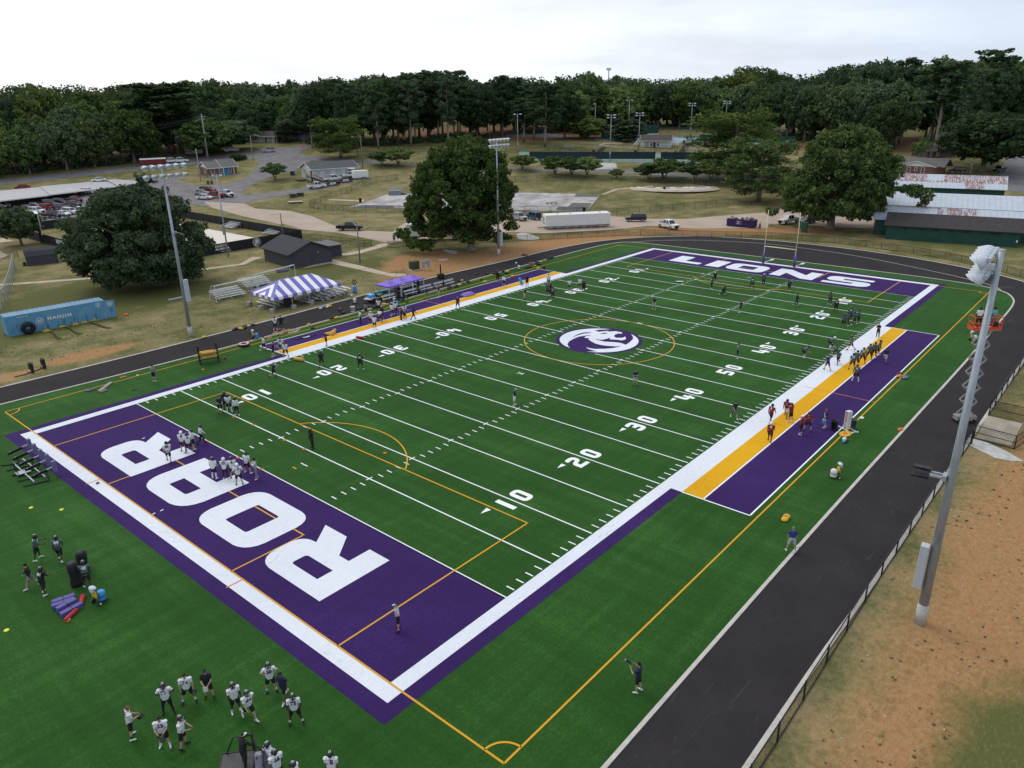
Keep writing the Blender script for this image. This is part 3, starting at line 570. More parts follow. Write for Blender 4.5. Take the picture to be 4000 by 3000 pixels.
def broad_proto(seed, H=10.0, W=10.0, base=1.8, n=26, nl=8000, size=0.33, lm=None, trunk_r=0.32, lob=(0.22, 0.36), limbs=6, lean=0.0, forks=1, sq=0.8, top=1.0, sub=5):
 rs = np.random.RandomState(seed); lobes = crown_lobes(rs, H, W, base, n, lob, sq, top)
 V, k = leaves(lobes, nl, size, rs, sub=sub); cm_ = quadmesh('crown', V, k, lm)
 mb = MB(); mb.smooth = True
 for f_ in range(forks):
  a = f_*2.1 + 0.4; dx = (0.18*W*math.cos(a) if forks > 1 else lean*W); dy = (0.18*W*math.sin(a) if forks > 1 else 0)
  zz = [0, 0.02*H, base*0.5, base, base + (H - base)*0.35, base + (H - base)*0.75]
  ts = [0, 0, .15, .35, .7, 1.0]; tr = [1.7, 1.15, 1.0, 0.9, 0.55, 0.15]
  mb.tube([(dx*t_ + 0.05*math.sin(z_), dy*t_, z_) for z_, t_ in zip(zz, ts)], [trunk_r*q*(1 if forks == 1 else 0.75) for q in tr], 9)
 for i in range(limbs):
  l = lobes[1 + rs.randint(len(lobes) - 1)]; z0 = base + (H - base)*rs.uniform(0.02, 0.35)
  mb.tube([(lean*W*.4, 0, z0), (l[0]*0.45, l[1]*0.45, z0 + (l[2] - z0)*0.55), (l[0]*0.95, l[1]*0.95, l[2])], [trunk_r*0.45, trunk_r*0.28, trunk_r*0.07], 6)
 return cm_, mb.mesh('trunk', BARK)
def envelope_tree(seed, rows, extra, nl, size, lm, trunk_r, fork, nlimb):
 """great tree: boughs set round an outline of (height, left reach, right reach), denser towards the outside"""
 rs = np.random.RandomState(seed); lobes = []; rows = [(z*.94, l + .9, r_ - .9) for z, l, r_ in rows]
 for (za, la, ra), (zb, lb, rb) in zip(rows[:-1], rows[1:]):
  n_ = max(1, int(round((zb - za)/2.0)))
  for q in range(n_):
   f = (q + .5)/n_; z, l, r_ = za + (zb - za)*f, la + (lb - la)*f, ra + (rb - ra)*f; cx, rx = (l + r_)/2, (r_ - l)/2; k = max(4, int(2*math.pi*rx/3.6)); a0 = rs.uniform(0, 6)
   for i in range(k):
    a = a0 + 2*math.pi*i/k + rs.uniform(-.25, .25); lr = rs.uniform(1.1, 2.6)*min(1, rx/5); g = rs.uniform(.86, 1.06)
    lobes.append((cx + math.cos(a)*(rx - lr)*g, math.sin(a)*(rx*.92 - lr)*g, z + rs.uniform(-1.0, 1.0), lr, lr, lr*.78))
   for i in range(k//2): a = rs.uniform(0, 6.28); g = rs.uniform(.1, .6); lobes.append((cx + math.cos(a)*rx*g, math.sin(a)*rx*g, z, rx*.22, rx*.22, 1.6))
 lobes += extra; V, k = leaves(lobes, nl, size, rs, sub=8); cm_ = quadmesh('crown', V, k, lm); mb = MB(); mb.smooth = True; H = rows[-1][0]
 mb.tube([(0, 0, -.1), (0, 0, .35), (0, 0, fork), (.2, 0, fork*1.3)], [trunk_r*1.7, trunk_r*1.1, trunk_r*.95, trunk_r*.7], 11)
 for i in range(nlimb):
  l = lobes[rs.randint(len(lobes))]; mb.tube([(0, 0, fork*.85), (l[0]*.22, l[1]*.22, fork + (l[2] - fork)*.35 + .5), (l[0]*.6, l[1]*.6, fork + (l[2] - fork)*.75), l[:3]], [trunk_r*.5, trunk_r*.4, trunk_r*.22, .05], 7)
 return cm_, mb.mesh('trunk', BARKP if fork > 2.5 else BARK)
def pine_proto(seed, H=24.0, W=8.0, base=11.0, n=30, nl=7000, size=0.42, lm=None, trunk_r=0.28, lean=0.0, tier=False):
 rs = np.random.RandomState(seed); lobes = []; mb = MB(); mb.smooth = True
 tz = np.linspace(0, 1, 8); pts = [(lean*H*t_*t_ + 0.12*math.sin(5*t_ + seed), 0.1*math.cos(4*t_ + seed), H*0.97*t_) for t_ in tz]
 mb.tube(pts, [trunk_r*(1.15 - t_*0.95) for t_ in tz], 8)
 for i in range(n):
  q = (i + rs.uniform(0, 1))/n; z = base + (H - base)*q; prof = (0.55 + 0.9*q)*(1 - q)**0.55 if not tier else (1.0 - 0.8*q)
  ln = W/2*(0.35 + 0.75*min(1.0, prof))*rs.uniform(0.5, 1.05); ph = i*2.4 + rs.uniform(-.5, .5); tx = lean*H*(z/H)**2
  lr = W*rs.uniform(0.11, 0.19); dz = ln*rs.uniform(-0.05, 0.35)
  c = (tx + ln*math.cos(ph), ln*math.sin(ph), z + dz); lobes.append((*c, lr*1.1, lr*1.1, lr*rs.uniform(0.7, 1.0)))
  if ln > W*.2: lobes.append((tx + ln*.55*math.cos(ph + .15), ln*.55*math.sin(ph + .15), z + dz*.5, lr*.85, lr*.85, lr*.65))
  mb.tube([(tx, 0, z - 0.25), (tx + ln*.5*math.cos(ph), ln*.5*math.sin(ph), z + dz*.4), c], [trunk_r*.25, trunk_r*.17, 0.02], 5)
 lobes.append((lean*H, 0, H*0.985, W*.11, W*.11, W*.12))
 for i in range(5): mb.tube([(0, 0, base*rs.uniform(.45, .95))]*1 + [(rs.uniform(-1, 1)*W*.22, rs.uniform(-1, 1)*W*.22, base*rs.uniform(.7, 1.0))], [0.05, 0.015], 5)
 V, k = leaves(lobes, nl, size, rs, shell=(0.35, 1.1), asp=0.42, up=0.5, sub=2); return quadmesh('crown', V, k, lm), mb.mesh('trunk', BARKP)
PROTO = {}
def proto(key):
 if key in PROTO: return PROTO[key]
 k = key
 if k.startswith('oak'): p_ = broad_proto({'oak_a': 1, 'oak_b': 2, 'oak_c': 3}[k], 12, 12, 1.6, 34, 9000, 0.34, LF_DRK if k == 'oak_a' else LF_OAK, 0.35, lob=(0.2, 0.34))
 elif k.startswith('green'): p_ = broad_proto({'green_a': 4, 'green_b': 5, 'green_c': 6}[k], 12, 11, 1.4, 30, 8500, 0.34, LF_GRN, 0.3, lob=(0.18, 0.34))
 elif k.startswith('yellow'): p_ = broad_proto({'yellow_a': 8, 'yellow_b': 9}[k], 11, 10, 1.2, 28, 7500, 0.33, LF_YEL, 0.25)
 elif k.startswith('pine'): p_ = pine_proto({'pine_a': 11, 'pine_b': 12, 'pine_c': 13, 'pine_d': 14}[k], 24, 9, {'pine_a': 11, 'pine_b': 8, 'pine_c': 13, 'pine_d': 9.5}[k], 30, 8500, 0.40, LF_PIN, lean=0.02 if k == 'pine_c' else 0)
 elif k == 'cedar': p_ = pine_proto(21, 10, 5.5, 0.8, 44, 7000, 0.28, LF_DRK, 0.16, tier=True)
 elif k.startswith('dogwood'): p_ = broad_proto({'dogwood_a': 31, 'dogwood_b': 32}[k], 5, 6, 1.5, 20, 4200, 0.19, LF_GRN if k[-1] == 'a' else LF_YEL, 0.12, lob=(0.2, 0.32), limbs=7, forks=3, sq=0.5)
 elif k == 'hero_oak': p_ = envelope_tree(41, [(2.4, -10, 7), (3.6, -13, 8.8), (5.4, -15.0, 10.3), (8, -14.8, 9.8), (11, -12.6, 8.8), (13.5, -10.8, 7.6), (16, -6.5, 5), (18, -3, 2)], [], 95000, .25, LF_OAK, .75, 2.2, 18)
 elif k == 'hero_elm': p_ = envelope_tree(42, [(3.2, -11, 3), (6, -13.5, 8.5), (9, -15, 10), (12, -13.5, 10.2), (15, -12.0, 9.8), (17.5, -10.8, 9.0), (19.4, -8, 7.5), (20.8, -4.5, 3.5)], [(-11, -3, 2.4, 2.2, 2.2, 1.6), (-8.5, -3.5, 1.8, 1.8, 1.8, 1.2), (-13, 0, 3.6, 1.8, 1.8, 1.5), (5.5, -3, 3.2, 1.9, 1.9, 1.2), (8, 1, 4.4, 1.7, 1.7, 1.3)], 84000, .27, LF_GRN, .72, 3.0, 30)
 elif k == 'hero_maple': p_ = envelope_tree(43, [(3.6, -10, 8), (5.5, -13, 12), (8.5, -12.8, 13), (11.5, -11.3, 13.6), (14.5, -9.6, 13.6), (17, -9.0, 12.2), (19.2, -8, 10.5), (20.8, -5, 7.5), (22, -1, 4)], [(16, 0, 8.4, 2.1, 2.1, 1.4), (18, -.5, 7.2, 1.4, 1.4, 1.3), (14.5, -1, 9, 2, 2, 1.4), (15.4, 2, 17.6, 1.8, 1.8, 1.6), (-12.5, -2, 3.4, 1.6, 1.6, 1.2), (17, 0, 5.6, 1, 1, 1.1)], 80000, .31, LF_MAP, .78, 3.2, 24)
 elif k == 'park_pine': p_ = pine_proto(51, 20, 15, 4.0, 30, 12000, 0.34, LF_MAP, 0.4)
 co = np.empty(len(p_[0].vertices)*3, np.float32); p_[0].vertices.foreach_get('co', co); co = co.reshape(-1, 3); H_ = float(co[:, 2].max()); W_ = float(np.percentile(np.abs(co[:, 0]), 97)*2)
 PROTO[key] = (*p_, H_, W_); return PROTO[key]
def plant(key, xy, h, wd, name, label, group=None, rz=None, cat='tree', bark=None):
 cme, tme, H_, W_ = proto(key)
 r = thing(name, label, cat, xy, rnd.uniform(0, 6.28) if rz is None else rz, group); r.location.z -= 0.05
 r.scale = (wd/W_, wd/W_, h/H_)
 c_ = link('crown', cme, r); link('trunk', tme, r); return r
# the three great trees round the field and the small trees one can single out
for k_, xy, nm, lb in (('hero_oak', (26.50, 98.23), 'oak_tree', 'huge broad dark oak with a dome crown on the lawn behind the blue container'), ('hero_elm', (78.73, 77.21), 'elm_tree', 'large spreading tree with forked limbs beside the box truck and orange bank'), ('hero_maple', (144.4, 30.3), 'maple_tree', 'large round bright green tree beside the green portable toilet and stadium sheds')):
 proto(k_); t_ = plant(k_, xy, PROTO[k_][2], PROTO[k_][3], nm, lb, None, math.atan2(xy[1] - CAM[1], xy[0] - CAM[0]) - R(90))
plant('oak_b', (25.3, 157.7), 8.4, 8.2, 'small_tree', 'small dark tree behind the scoreboard frame and barn roofed shed')
plant('dogwood_a', (112.8, 196.7), 5.79, 7.2, 'small_tree', 'lone small round tree on the grass by the road bend')
plant('park_pine', (149.1, 208.9), 15.17, 17, 'pine_tree', 'bushy yellow green pine standing forward of the pine grove by the road', None, 0.5)
LB = ['small layered tree beside the park lane nearest the utility pole', 'small yellowing layered tree next along the park lane']
plant('dogwood_a', (149.0, 186.0), 5.59, 9, 'ornamental_tree', LB[0], 'ornamental trees along the lane')
plant('dogwood_b', (152.4, 181.4), 6.34, 11, 'ornamental_tree', LB[1], 'ornamental trees along the lane')
orn = [((172.6, 142.0), 5.21, 8.5, 'dogwood_b', 'yellow green ornamental tree at the lane just past the large forked tree'),
 ((173.7, 129.0), 6.35, 9, 'dogwood_a', 'first of three ornamental trees in a clump before the tennis screens'),
 ((175.6, 123.8), 6.30, 9, 'dogwood_a', 'middle of three ornamental trees in a clump before the tennis screens'),
 ((177.9, 119.3), 6.46, 8.5, 'dogwood_b', 'last of the clump of three ornamental trees, nearest the gravel pile'),
 ((181.4, 110.2), 3.14, 4.5, 'dogwood_b', 'tiny leaning tree beside the pale gravel pile'),
 ((186.0, 101.3), 4.93, 8, 'dogwood_a', 'smaller of the pair of ornamental trees below the tennis steps'),
 ((188.5, 97.4), 6.91, 12, 'dogwood_a', 'larger of the pair of ornamental trees below the tennis steps'),
 ((192.4, 88.6), 6.25, 8, 'dogwood_a', 'slim ornamental tree behind the painted skate bowl'),
 ((194.5, 84.4), 7.08, 10, 'dogwood_b', 'ornamental tree between the skate bowl and the park pines'),
 ((196.7, 80.1), 8.07, 12, 'dogwood_a', 'broad ornamental tree close under the tall park pine')]
for xy, h_, w_, k_, l_ in orn: plant(k_, xy, h_, w_, 'ornamental_tree', l_, 'ornamental trees along the lane')
plant('park_pine', (201.7, 80.4), 21.57, 25, 'pine_tree', 'tall open pine rising beside the lane below the tennis courts', 'park pines', 0.2)
plant('park_pine', (175.7, 60.2), 17.06, 17.5, 'pine_tree', 'bright green pine at the corner of the green skate park fence', 'park pines', 2.2)
plant('yellow_a', (245.5, 167.3), 9.30, 15, 'small_tree', 'pale yellow green tree on the bank beside the far tennis court')
plant('cedar', (249.6, 149.2), 8.85, 13, 'conifer_tree', 'dark pointed conifer standing next to the tennis hut')
plant('oak_a', (260.7, 22.5), 19.18, 26, 'oak_tree', 'dense dark tree between the brick house and the street')
plant('pine_c', (278.0, 41.3), 32.44, 15, 'pine_tree', 'very tall pine with a long bare pale trunk behind the brick house', None, 3.9)
plant('pine_c', (116.2, 270.2), 26.91, 22, 'pine_tree', 'tall pine with a bare trunk beside the cream cottage', None, 0.8)
plant('green_a', (122.3, 255.6), 14.41, 19, 'roadside_tree', 'green tree close behind the tall wooden utility pole')
plant('green_b', (134.9, 259.6), 11.57, 20, 'roadside_tree', 'round green tree over the parked pickup by the cottage')
plant('oak_b', (170.4, 267.1), 11.73, 15, 'roadside_tree', 'dark tree before the pale blue house')
plant('cedar', (162.0, 264.9), 6.45, 5.5, 'conifer_tree', 'narrow dark evergreen at the corner of the pale blue house')
for i_, (u_, v_, tv) in enumerate([(300, 825, 245), (105, 780, 400), (190, 760, 330), (255, 755, 300), (455, 752, 380)]):
 pass
PG = 'pines in the grove beside the park lane'
for (x_, y_), h_, w_, k_, l_ in [((214.9, 165.3), 24.46, 15, 'pine_b', 'pine with a bare trunk standing forward on the red bank above the tennis courts'), ((222.3, 182.3), 17.04, 11, 'pine_a', 'slim pine by the park car lot near the short lamp'), ((231.4, 184.4), 20.03, 12, 'pine_d', 'pine between the slim pine and the bank pine'), ((241.3, 175.7), 18.44, 15, 'oak_a', 'dark rounded tree at the end of the park car lot')]:
 plant(k_, (x_, y_), h_, w_, 'pine_tree' if k_ != 'oak_a' else 'oak_tree', l_, PG if k_ != 'oak_a' else None)
# woods: individual trees in ranks behind the open ground, each rank's tops following the wood's outline
SKY = [(1.2944, 0.0215), (1.2705, 0.0205), (1.2448, 0.0241), (1.2242, 0.0204), (1.1972, 0.0241), (1.1783, 0.0169), (1.1632, 0.024), (1.1235, 0.0229), (1.1041, 0.0238), (1.0796, 0.0237), (1.0492, 0.026), (1.0239, 0.0234), (1.0085, 0.0223), (0.9663, 0.022), (0.956, 0.0178), (0.9331, 0.0305), (0.9009, 0.0251), (0.8782, 0.0327), (0.8508, 0.0273), (0.8109, 0.0384), (0.7773, 0.0318), (0.7379, 0.0198), (0.7092, 0.0284), (0.6636, 0.0241), (0.6352, 0.0274), (0.6127, 0.0307), (0.5899, 0.023), (0.5508, 0.0234), (0.5284, 0.0204), (0.4957, 0.0235), (0.4684, 0.0209), (0.4422, 0.0266), (0.4222, 0.0372), (0.3958, 0.0316), (0.3797, 0.0252), (0.3541, 0.0222), (0.3397, 0.0268), (0.3168, 0.0383), (0.2932, 0.0399), (0.2751, 0.044), (0.2555, 0.0364), (0.2375, 0.0367), (0.2153, 0.036), (0.193, 0.0321), (0.174, 0.0434), (0.1568, 0.0397), (0.1472, 0.0362), (0.112, 0.0336)]
def skyline_h(x, y, jit=0.0):
 """greatest height of a tree here that keeps the wood's outline (bearing -> elevation, as measured)"""
 bear = math.atan2(y - CAM[1], x - CAM[0]); d = math.hypot(x - CAM[0], y - CAM[1])
 el = np.interp(-bear, [-a for a, b_ in SKY], [b_ for a, b_ in SKY]); return CAM[2] + d*math.tan(el + jit) - hz(x, y)
def edge_walk(pts, step):
 o = []; acc = 0.0
 for i in range(len(pts) - 1):
  a = Vector(pts[i]); b_ = Vector(pts[i + 1]); ln = (b_ - a).length
  while acc < ln: o.append(tuple(a + (b_ - a)*acc/ln)); acc += step
  acc -= ln
 return o
def wood(edge, rows, kinds, step, h0, h1, label, group, name, aspect=(0.65, 0.95), last_fit=1):
 for r_ in range(rows):
  for (x, y) in edge_walk(edge, step*(1 + 0.12*r_)):
   dx, dy = x - CAM[0], y - CAM[1]; d = math.hypot(dx, dy); k_ = r_*8.5 + rnd.uniform(-3, 3)
   x += dx/d*k_ + rnd.uniform(-2, 2); y += dy/d*k_ + rnd.uniform(-2, 2)
   mxh = skyline_h(x, y, rnd.uniform(-0.010, 0.0015)); h = rnd.uniform(h0, h1) + 1.5*r_
   if r_ >= rows - last_fit: h = min(mxh, 34)
   h = max(5.0, min(h, mxh)); key = rnd.choice(kinds)
   wd = h*rnd.uniform(*aspect) if not key.startswith('pine') else h*rnd.uniform(0.34, 0.5)
   nm, lb, gp = (name, label, group) if not isinstance(label, dict) else label['pine' if key.startswith('pine') else 'leaf']
   plant(key, (x, y), h, max(5.5, min(wd, 17)), nm, lb, gp)
BL = ['oak_a', 'oak_b', 'green_a', 'green_b', 'green_c', 'oak_c', 'yellow_b']
wood([(48.4, 280.4), (58.5, 276.4), (68.8, 271.7), (79.4, 268.8), (90.9, 265.9), (100.6, 262.2)], 4, BL, 10.5, 15, 19, 'leafy tree in the wood along the far side of the highway', 'trees of the wood along the highway', 'woodland_tree')
wood([(105.9, 267.0), (122.9, 276.7), (146.3, 287.8), (159.8, 282.7), (178.0, 287.7), (195.6, 291.1)], 4, BL, 11, 12, 17, 'leafy tree in the wood behind the roadside cottages', 'trees of the wood behind the cottages', 'woodland_tree')
wood([(160.4, 240.9), (162.4, 233.0), (164.3, 223.7), (169.7, 216.2), (176.6, 210.5), (189.0, 209.1), (199.9, 202.9)], 1, ['pine_a', 'pine_b', 'pine_d', 'pine_b'], 15, 23, 27, 'tall pine in the grove above the park lane', 'pines in the grove above the park lane', 'pine_tree', last_fit=0)
wood([(169.1, 254.5), (172.4, 246.2), (175.7, 238.1), (181.3, 230.0), (186.8, 222.0), (196.8, 217.5), (208.3, 211.2), (222.0, 205.8), (241.9, 200.2)], 4, ['pine_a', 'pine_b', 'pine_d', 'pine_b', 'oak_a', 'oak_b', 'oak_c'], 9.5, 21, 29, {'pine': ('pine_tree', 'tall pine in the grove above the park lane', 'pines in the grove above the park lane'), 'leaf': ('woodland_tree', 'dark leafy tree among the pines above the park lane', 'leafy trees in the pine grove')}, '', '')
wood([(258.1, 203.2), (260.9, 188.7), (271.4, 182.0), (285.8, 178.9), (300.5, 169.0), (309.1, 155.3), (313.1, 139.7), (313.9, 117.1)], 3, ['oak_a', 'green_b', 'green_c', 'yellow_b', 'yellow_a', 'oak_c', 'green_a'], 10.5, 16, 21, 'leafy tree in the wood behind the tennis courts', 'trees of the wood behind the tennis courts', 'woodland_tree')
wood([(292.3, 109.9), (289.2, 96.8), (287.8, 82.3), (287.7, 67.0), (281.8, 54.1)], 4, ['oak_a', 'oak_b', 'oak_c', 'green_c', 'oak_a', 'pine_b'], 10.5, 16, 22, {'leaf': ('woodland_tree', 'dark leafy tree in the wood above the stadium sheds', 'trees of the wood above the sheds'), 'pine': ('pine_tree', 'pine in the wood above the stadium sheds', 'pines of the wood above the sheds')}, '', '')
wood([(300.5, 59.3), (310.6, 50.3), (334.6, 47.4), (370.0, 41.5), (404.0, 38.3), (446.2, 35.0)], 4, ['pine_b', 'pine_d', 'pine_a', 'oak_a', 'green_c'], 10.5, 20, 26, {'leaf': ('woodland_tree', 'dark leafy tree behind the brick house', 'leafy trees behind the brick house'), 'pine': ('pine_tree', 'tall pine behind the brick house and street', 'pines behind the brick house')}, '', '')
# far wood: one mass closing the outline between and behind the trees
rs = np.random.RandomState(5); lob = []
for i in range(1300):
 s_ = rs.uniform(400, 640); t_ = rs.uniform(-0.74, 0.74)*s_; x, y = st(s_, t_); h = skyline_h(x, y, rs.uniform(-0.012, -0.002))
 if h < 4: continue
 h = min(h, 26); r_ = rs.uniform(4.5, 7.5); z_ = hz(x, y) + h - r_*0.8; lob.append((x, y, z_, r_, r_, r_*0.85)); lob.append((x + rs.uniform(-4, 4), y + rs.uniform(-4, 4), z_ - r_*1.0, r_*1.1, r_*1.1, r_))
V, k = leaves(lob, 130000, 0.95, rs, shell=(.5, .93)); o = link('far_wood', quadmesh('far_wood', V, k, LF_DRK)); tag(o, 'distant dark wooded ridge along the horizon', 'wood', None, 'stuff')
# undergrowth along the wood's foot
rs = np.random.RandomState(9); lob = []
for ed in ([(48.8, 281.6), (58.9, 277.4), (69.2, 272.7), (79.9, 270.0), (91.5, 267.0), (101.7, 264.5)], [(167.3, 250.4), (169.8, 242.7), (172.1, 233.5), (177.6, 225.6), (184.3, 219.1), (194.2, 214.6), (205.4, 208.3), (220.4, 204.4)], [(244.3, 200.8), (258.6, 192.2)], [(272.4, 182.7), (287.8, 180.2), (302.7, 170.3), (311.2, 156.5), (315.3, 140.7), (314.8, 117.5)], [(289.2, 96.8), (287.8, 82.3), (287.7, 67.0), (283.1, 54.5)]):
 for (x, y) in edge_walk(ed, 2.6):
  r_ = rs.uniform(1.2, 2.8); lob.append((x + rs.uniform(-2, 4), y + rs.uniform(-2, 4), hz(x, y) + r_*0.4, r_*1.3, r_*1.3, r_))
V, k = leaves(lob, 26000, 0.4, rs); o = link('undergrowth', quadmesh('undergrowth', V, k, LF_DRK)); tag(o, 'dark tangled undergrowth along the foot of the woods', 'undergrowth', None, 'stuff')
# ---------------------------------------------------------------- buildings
WHT = mat('white_paint', (0.74, 0.74, 0.72), 0.6, var=0.12, vs=1.2); GLS = mat('window_glass', (0.05, 0.06, 0.075), 0.12, spec=0.6)
CHAR = mat('charcoal_siding', (0.060, 0.064, 0.074), 0.7, var=0.12, vs=2); SHIN = mat('dark_shingle', (0.050, 0.052, 0.060), 0.9, c2=(0.030, 0.031, 0.036), vs=9, bump=0.3, bs=14)
SHING = mat('grey_shingle', (0.15, 0.145, 0.14), 0.9, c2=(0.095, 0.09, 0.09), vs=5, bump=0.3, bs=14); SHINB = mat('brown_shingle', (0.085, 0.07, 0.063), 0.9, c2=(0.055, 0.045, 0.042), vs=5)
DKWOOD = mat('dark_post', (0.028, 0.026, 0.026), 0.7); BLUEP = mat('blue_door_paint', (0.02, 0.19, 0.42), 0.5); REDP = mat('red_door_paint', (0.16, 0.015, 0.018), 0.5); GALV = mat('galvanised', (0.38, 0.42, 0.46), 0.5, metal=0.35, var=0.25, vs=7, stretch=(1, 1, 0.15))
ALU = mat('aluminium', (0.66, 0.68, 0.70), 0.4, metal=0.35, var=0.1, vs=4); BLK = mat('black_plastic', (0.016, 0.016, 0.018), 0.55); BLKM = mat('black_metal', (0.018, 0.019, 0.022), 0.45, metal=0.3); GRN = mat('park_green', (0.018, 0.070, 0.055), 0.65, var=0.25, vs=0.8); UTG = mat('utility_green', (0.045, 0.062, 0.038), 0.6, var=0.2, vs=3)
def brickmat(name, c, c2, mo):
 m, t, b = nmat(name); n = N(t); tx = n.n('ShaderNodeTexCoord').outputs['Object']; ge = n.n('ShaderNodeNewGeometry').outputs['Normal']
 xyz = n.n('ShaderNodeSeparateXYZ', {0: tx}); nn = n.n('ShaderNodeSeparateXYZ', {0: n.n('ShaderNodeTexCoord').outputs['Normal']})
 u_ = n.mix(n.math('GREATER_THAN', n.math('ABSOLUTE', nn.outputs[0]), 0.7), n.n('ShaderNodeCombineXYZ', {0: xyz.outputs[0], 1: xyz.outputs[2]}).outputs[0], n.n('ShaderNodeCombineXYZ', {0: xyz.outputs[1], 1: xyz.outputs[2]}).outputs[0])
 br = n.n('ShaderNodeTexBrick', {'Vector': u_, 'Color1': C4(c), 'Color2': C4(c2), 'Mortar': C4(mo), 'Scale': 1.0, 'Mortar Size': 0.012, 'Brick Width': 0.24, 'Row Height': 0.08})
 col = n.mix(n.rng(n.noise(tx, 0.8, 5), 0.35, 0.7, 0.0, 0.35), br.outputs['Color'], C4(tuple(v*0.6 for v in c))); t.links.new(col, b.inputs['Base Color']); b.inputs['Roughness'].default_value = 0.9; return m
BRICK = brickmat('red_brick', (0.14, 0.042, 0.032), (0.20, 0.07, 0.05), (0.19, 0.15, 0.13)); WSTONE = brickmat('whitewashed_stone', (0.66, 0.63, 0.60), (0.50, 0.47, 0.44), (0.66, 0.64, 0.62)); DBRICK = brickmat('dark_brick', (0.07, 0.04, 0.032), (0.09, 0.05, 0.04), (0.1, 0.09, 0.08))
CORR = {}
def corr(name, c, rust=None, axis=0, pitch=0.9, rust_band=None):
 """ribbed sheet metal, optionally with rusted sheets"""
 m, t, b = nmat(name); n = N(t); tx = n.n('ShaderNodeTexCoord').outputs['Object']; xyz = n.n('ShaderNodeSeparateXYZ', {0: tx})
 fr = n.math('FRACT', n.math('DIVIDE', xyz.outputs[axis], pitch)); seam = n.rng(n.math('ABSOLUTE', n.math('SUBTRACT', fr, 0.5)), 0.40, 0.48)
 col = n.mix(n.math('MULTIPLY', seam, 0.45), n.mix(n.rng(n.noise(tx, 0.6, 4), 0.3, 0.7), C4(c), C4(tuple(v*0.86 for v in c))), C4(tuple(v*0.5 for v in c)))
 if rust:
  for (x0, x1, y0, y1) in rust:
   jx = n.math('ADD', xyz.outputs[0], n.rng(n.noise(tx, 1.1, 5, 0.8), 0.3, 0.7, -0.5, 0.5)); jy = n.math('ADD', xyz.outputs[1], n.rng(n.noise(n.map(tx, (2.5, .6, 1)), 1.0, 5, 0.8), 0.3, 0.7, -0.5, 0.5))
   k = n.math('MULTIPLY', n.math('MULTIPLY', n.math('GREATER_THAN', xyz.outputs[0], x0), n.math('LESS_THAN', jx, x1)), n.math('MULTIPLY', n.math('GREATER_THAN', jy, y0), n.math('LESS_THAN', jy, y1)))
   k = n.math('MULTIPLY', k, n.rng(n.noise(n.map(tx, (4, .5, 1)), 1.0, 3, 0.7), 0.42, 0.52))
   col = n.mix(n.math('MULTIPLY', k, 0.85), col, n.mix(n.rng(n.noise(tx, 5, 5, .8), .35, .65), C4((0.15, 0.032, 0.018)), C4((0.25, 0.085, 0.055))))
 t.links.new(col, b.inputs['Base Color']); b.inputs['Roughness'].default_value = 0.55; b.inputs['Metallic'].default_value = 0.1; return m
def fr2(a, b):
 d = math.hypot(b[0] - a[0], b[1] - a[1]); return (a[0], a[1], min(hz(*a), hz(*b))), math.atan2(b[1] - a[1], b[0] - a[0]), d
def wnd(par, p, right, w_, h_, fm, pm=None, name='window', fw=0.09, bars=1):
 """framed opening standing proud of a wall; p is the centre of its lower edge"""
 r = Vector(right).normalized(); nrm = r.cross(Vector((0, 0, 1))); p = Vector(p); u = Vector((0, 0, 1)); mb = MB()
 def slab(c, a, b_, d): mb.bar(c - r*a/2, c + r*a/2, d, b_, up=(0, 0, 1))
 o = nrm*0.05
 for s_ in (-1, 1): mb.bar(p + r*s_*(w_/2) + o, p + r*s_*(w_/2) + o + u*h_, fw, 0.1, up=tuple(nrm))
 for z in (0, h_): mb.bar(p - r*(w_/2 + fw/2) + u*z + o*1.1, p + r*(w_/2 + fw/2) + u*z + o*1.1, 0.1, fw)
 if bars: mb.bar(p - r*w_/2 + u*h_*0.5 + o*0.9, p + r*w_/2 + u*h_*0.5 + o*0.9, 0.06, 0.05)
 f = mb.build(name, fm, par); g = MB(); q = nrm*0.03
 g.quad(p - r*w_/2 + q, p + r*w_/2 + q, p + r*w_/2 + q + u*h_, p - r*w_/2 + q + u*h_); g.build('pane', pm or GLS, f, False); return f
def door(par, p, right, w_, h_, m, name='door'):
 r = Vector(right).normalized(); nrm = r.cross(Vector((0, 0, 1))); p = Vector(p); mb = MB()
 mb.bar(p + nrm*0.02, p + nrm*0.02 + Vector((0, 0, h_)), w_, 0.07, up=tuple(nrm)); d = mb.build(name, m, par)
 k = MB(); k.bx(p + r*w_*0.38 + nrm*0.09 + Vector((0, 0, h_*0.48)), (0.06, 0.06, 0.12)); k.build('handle', GALV, d); return d
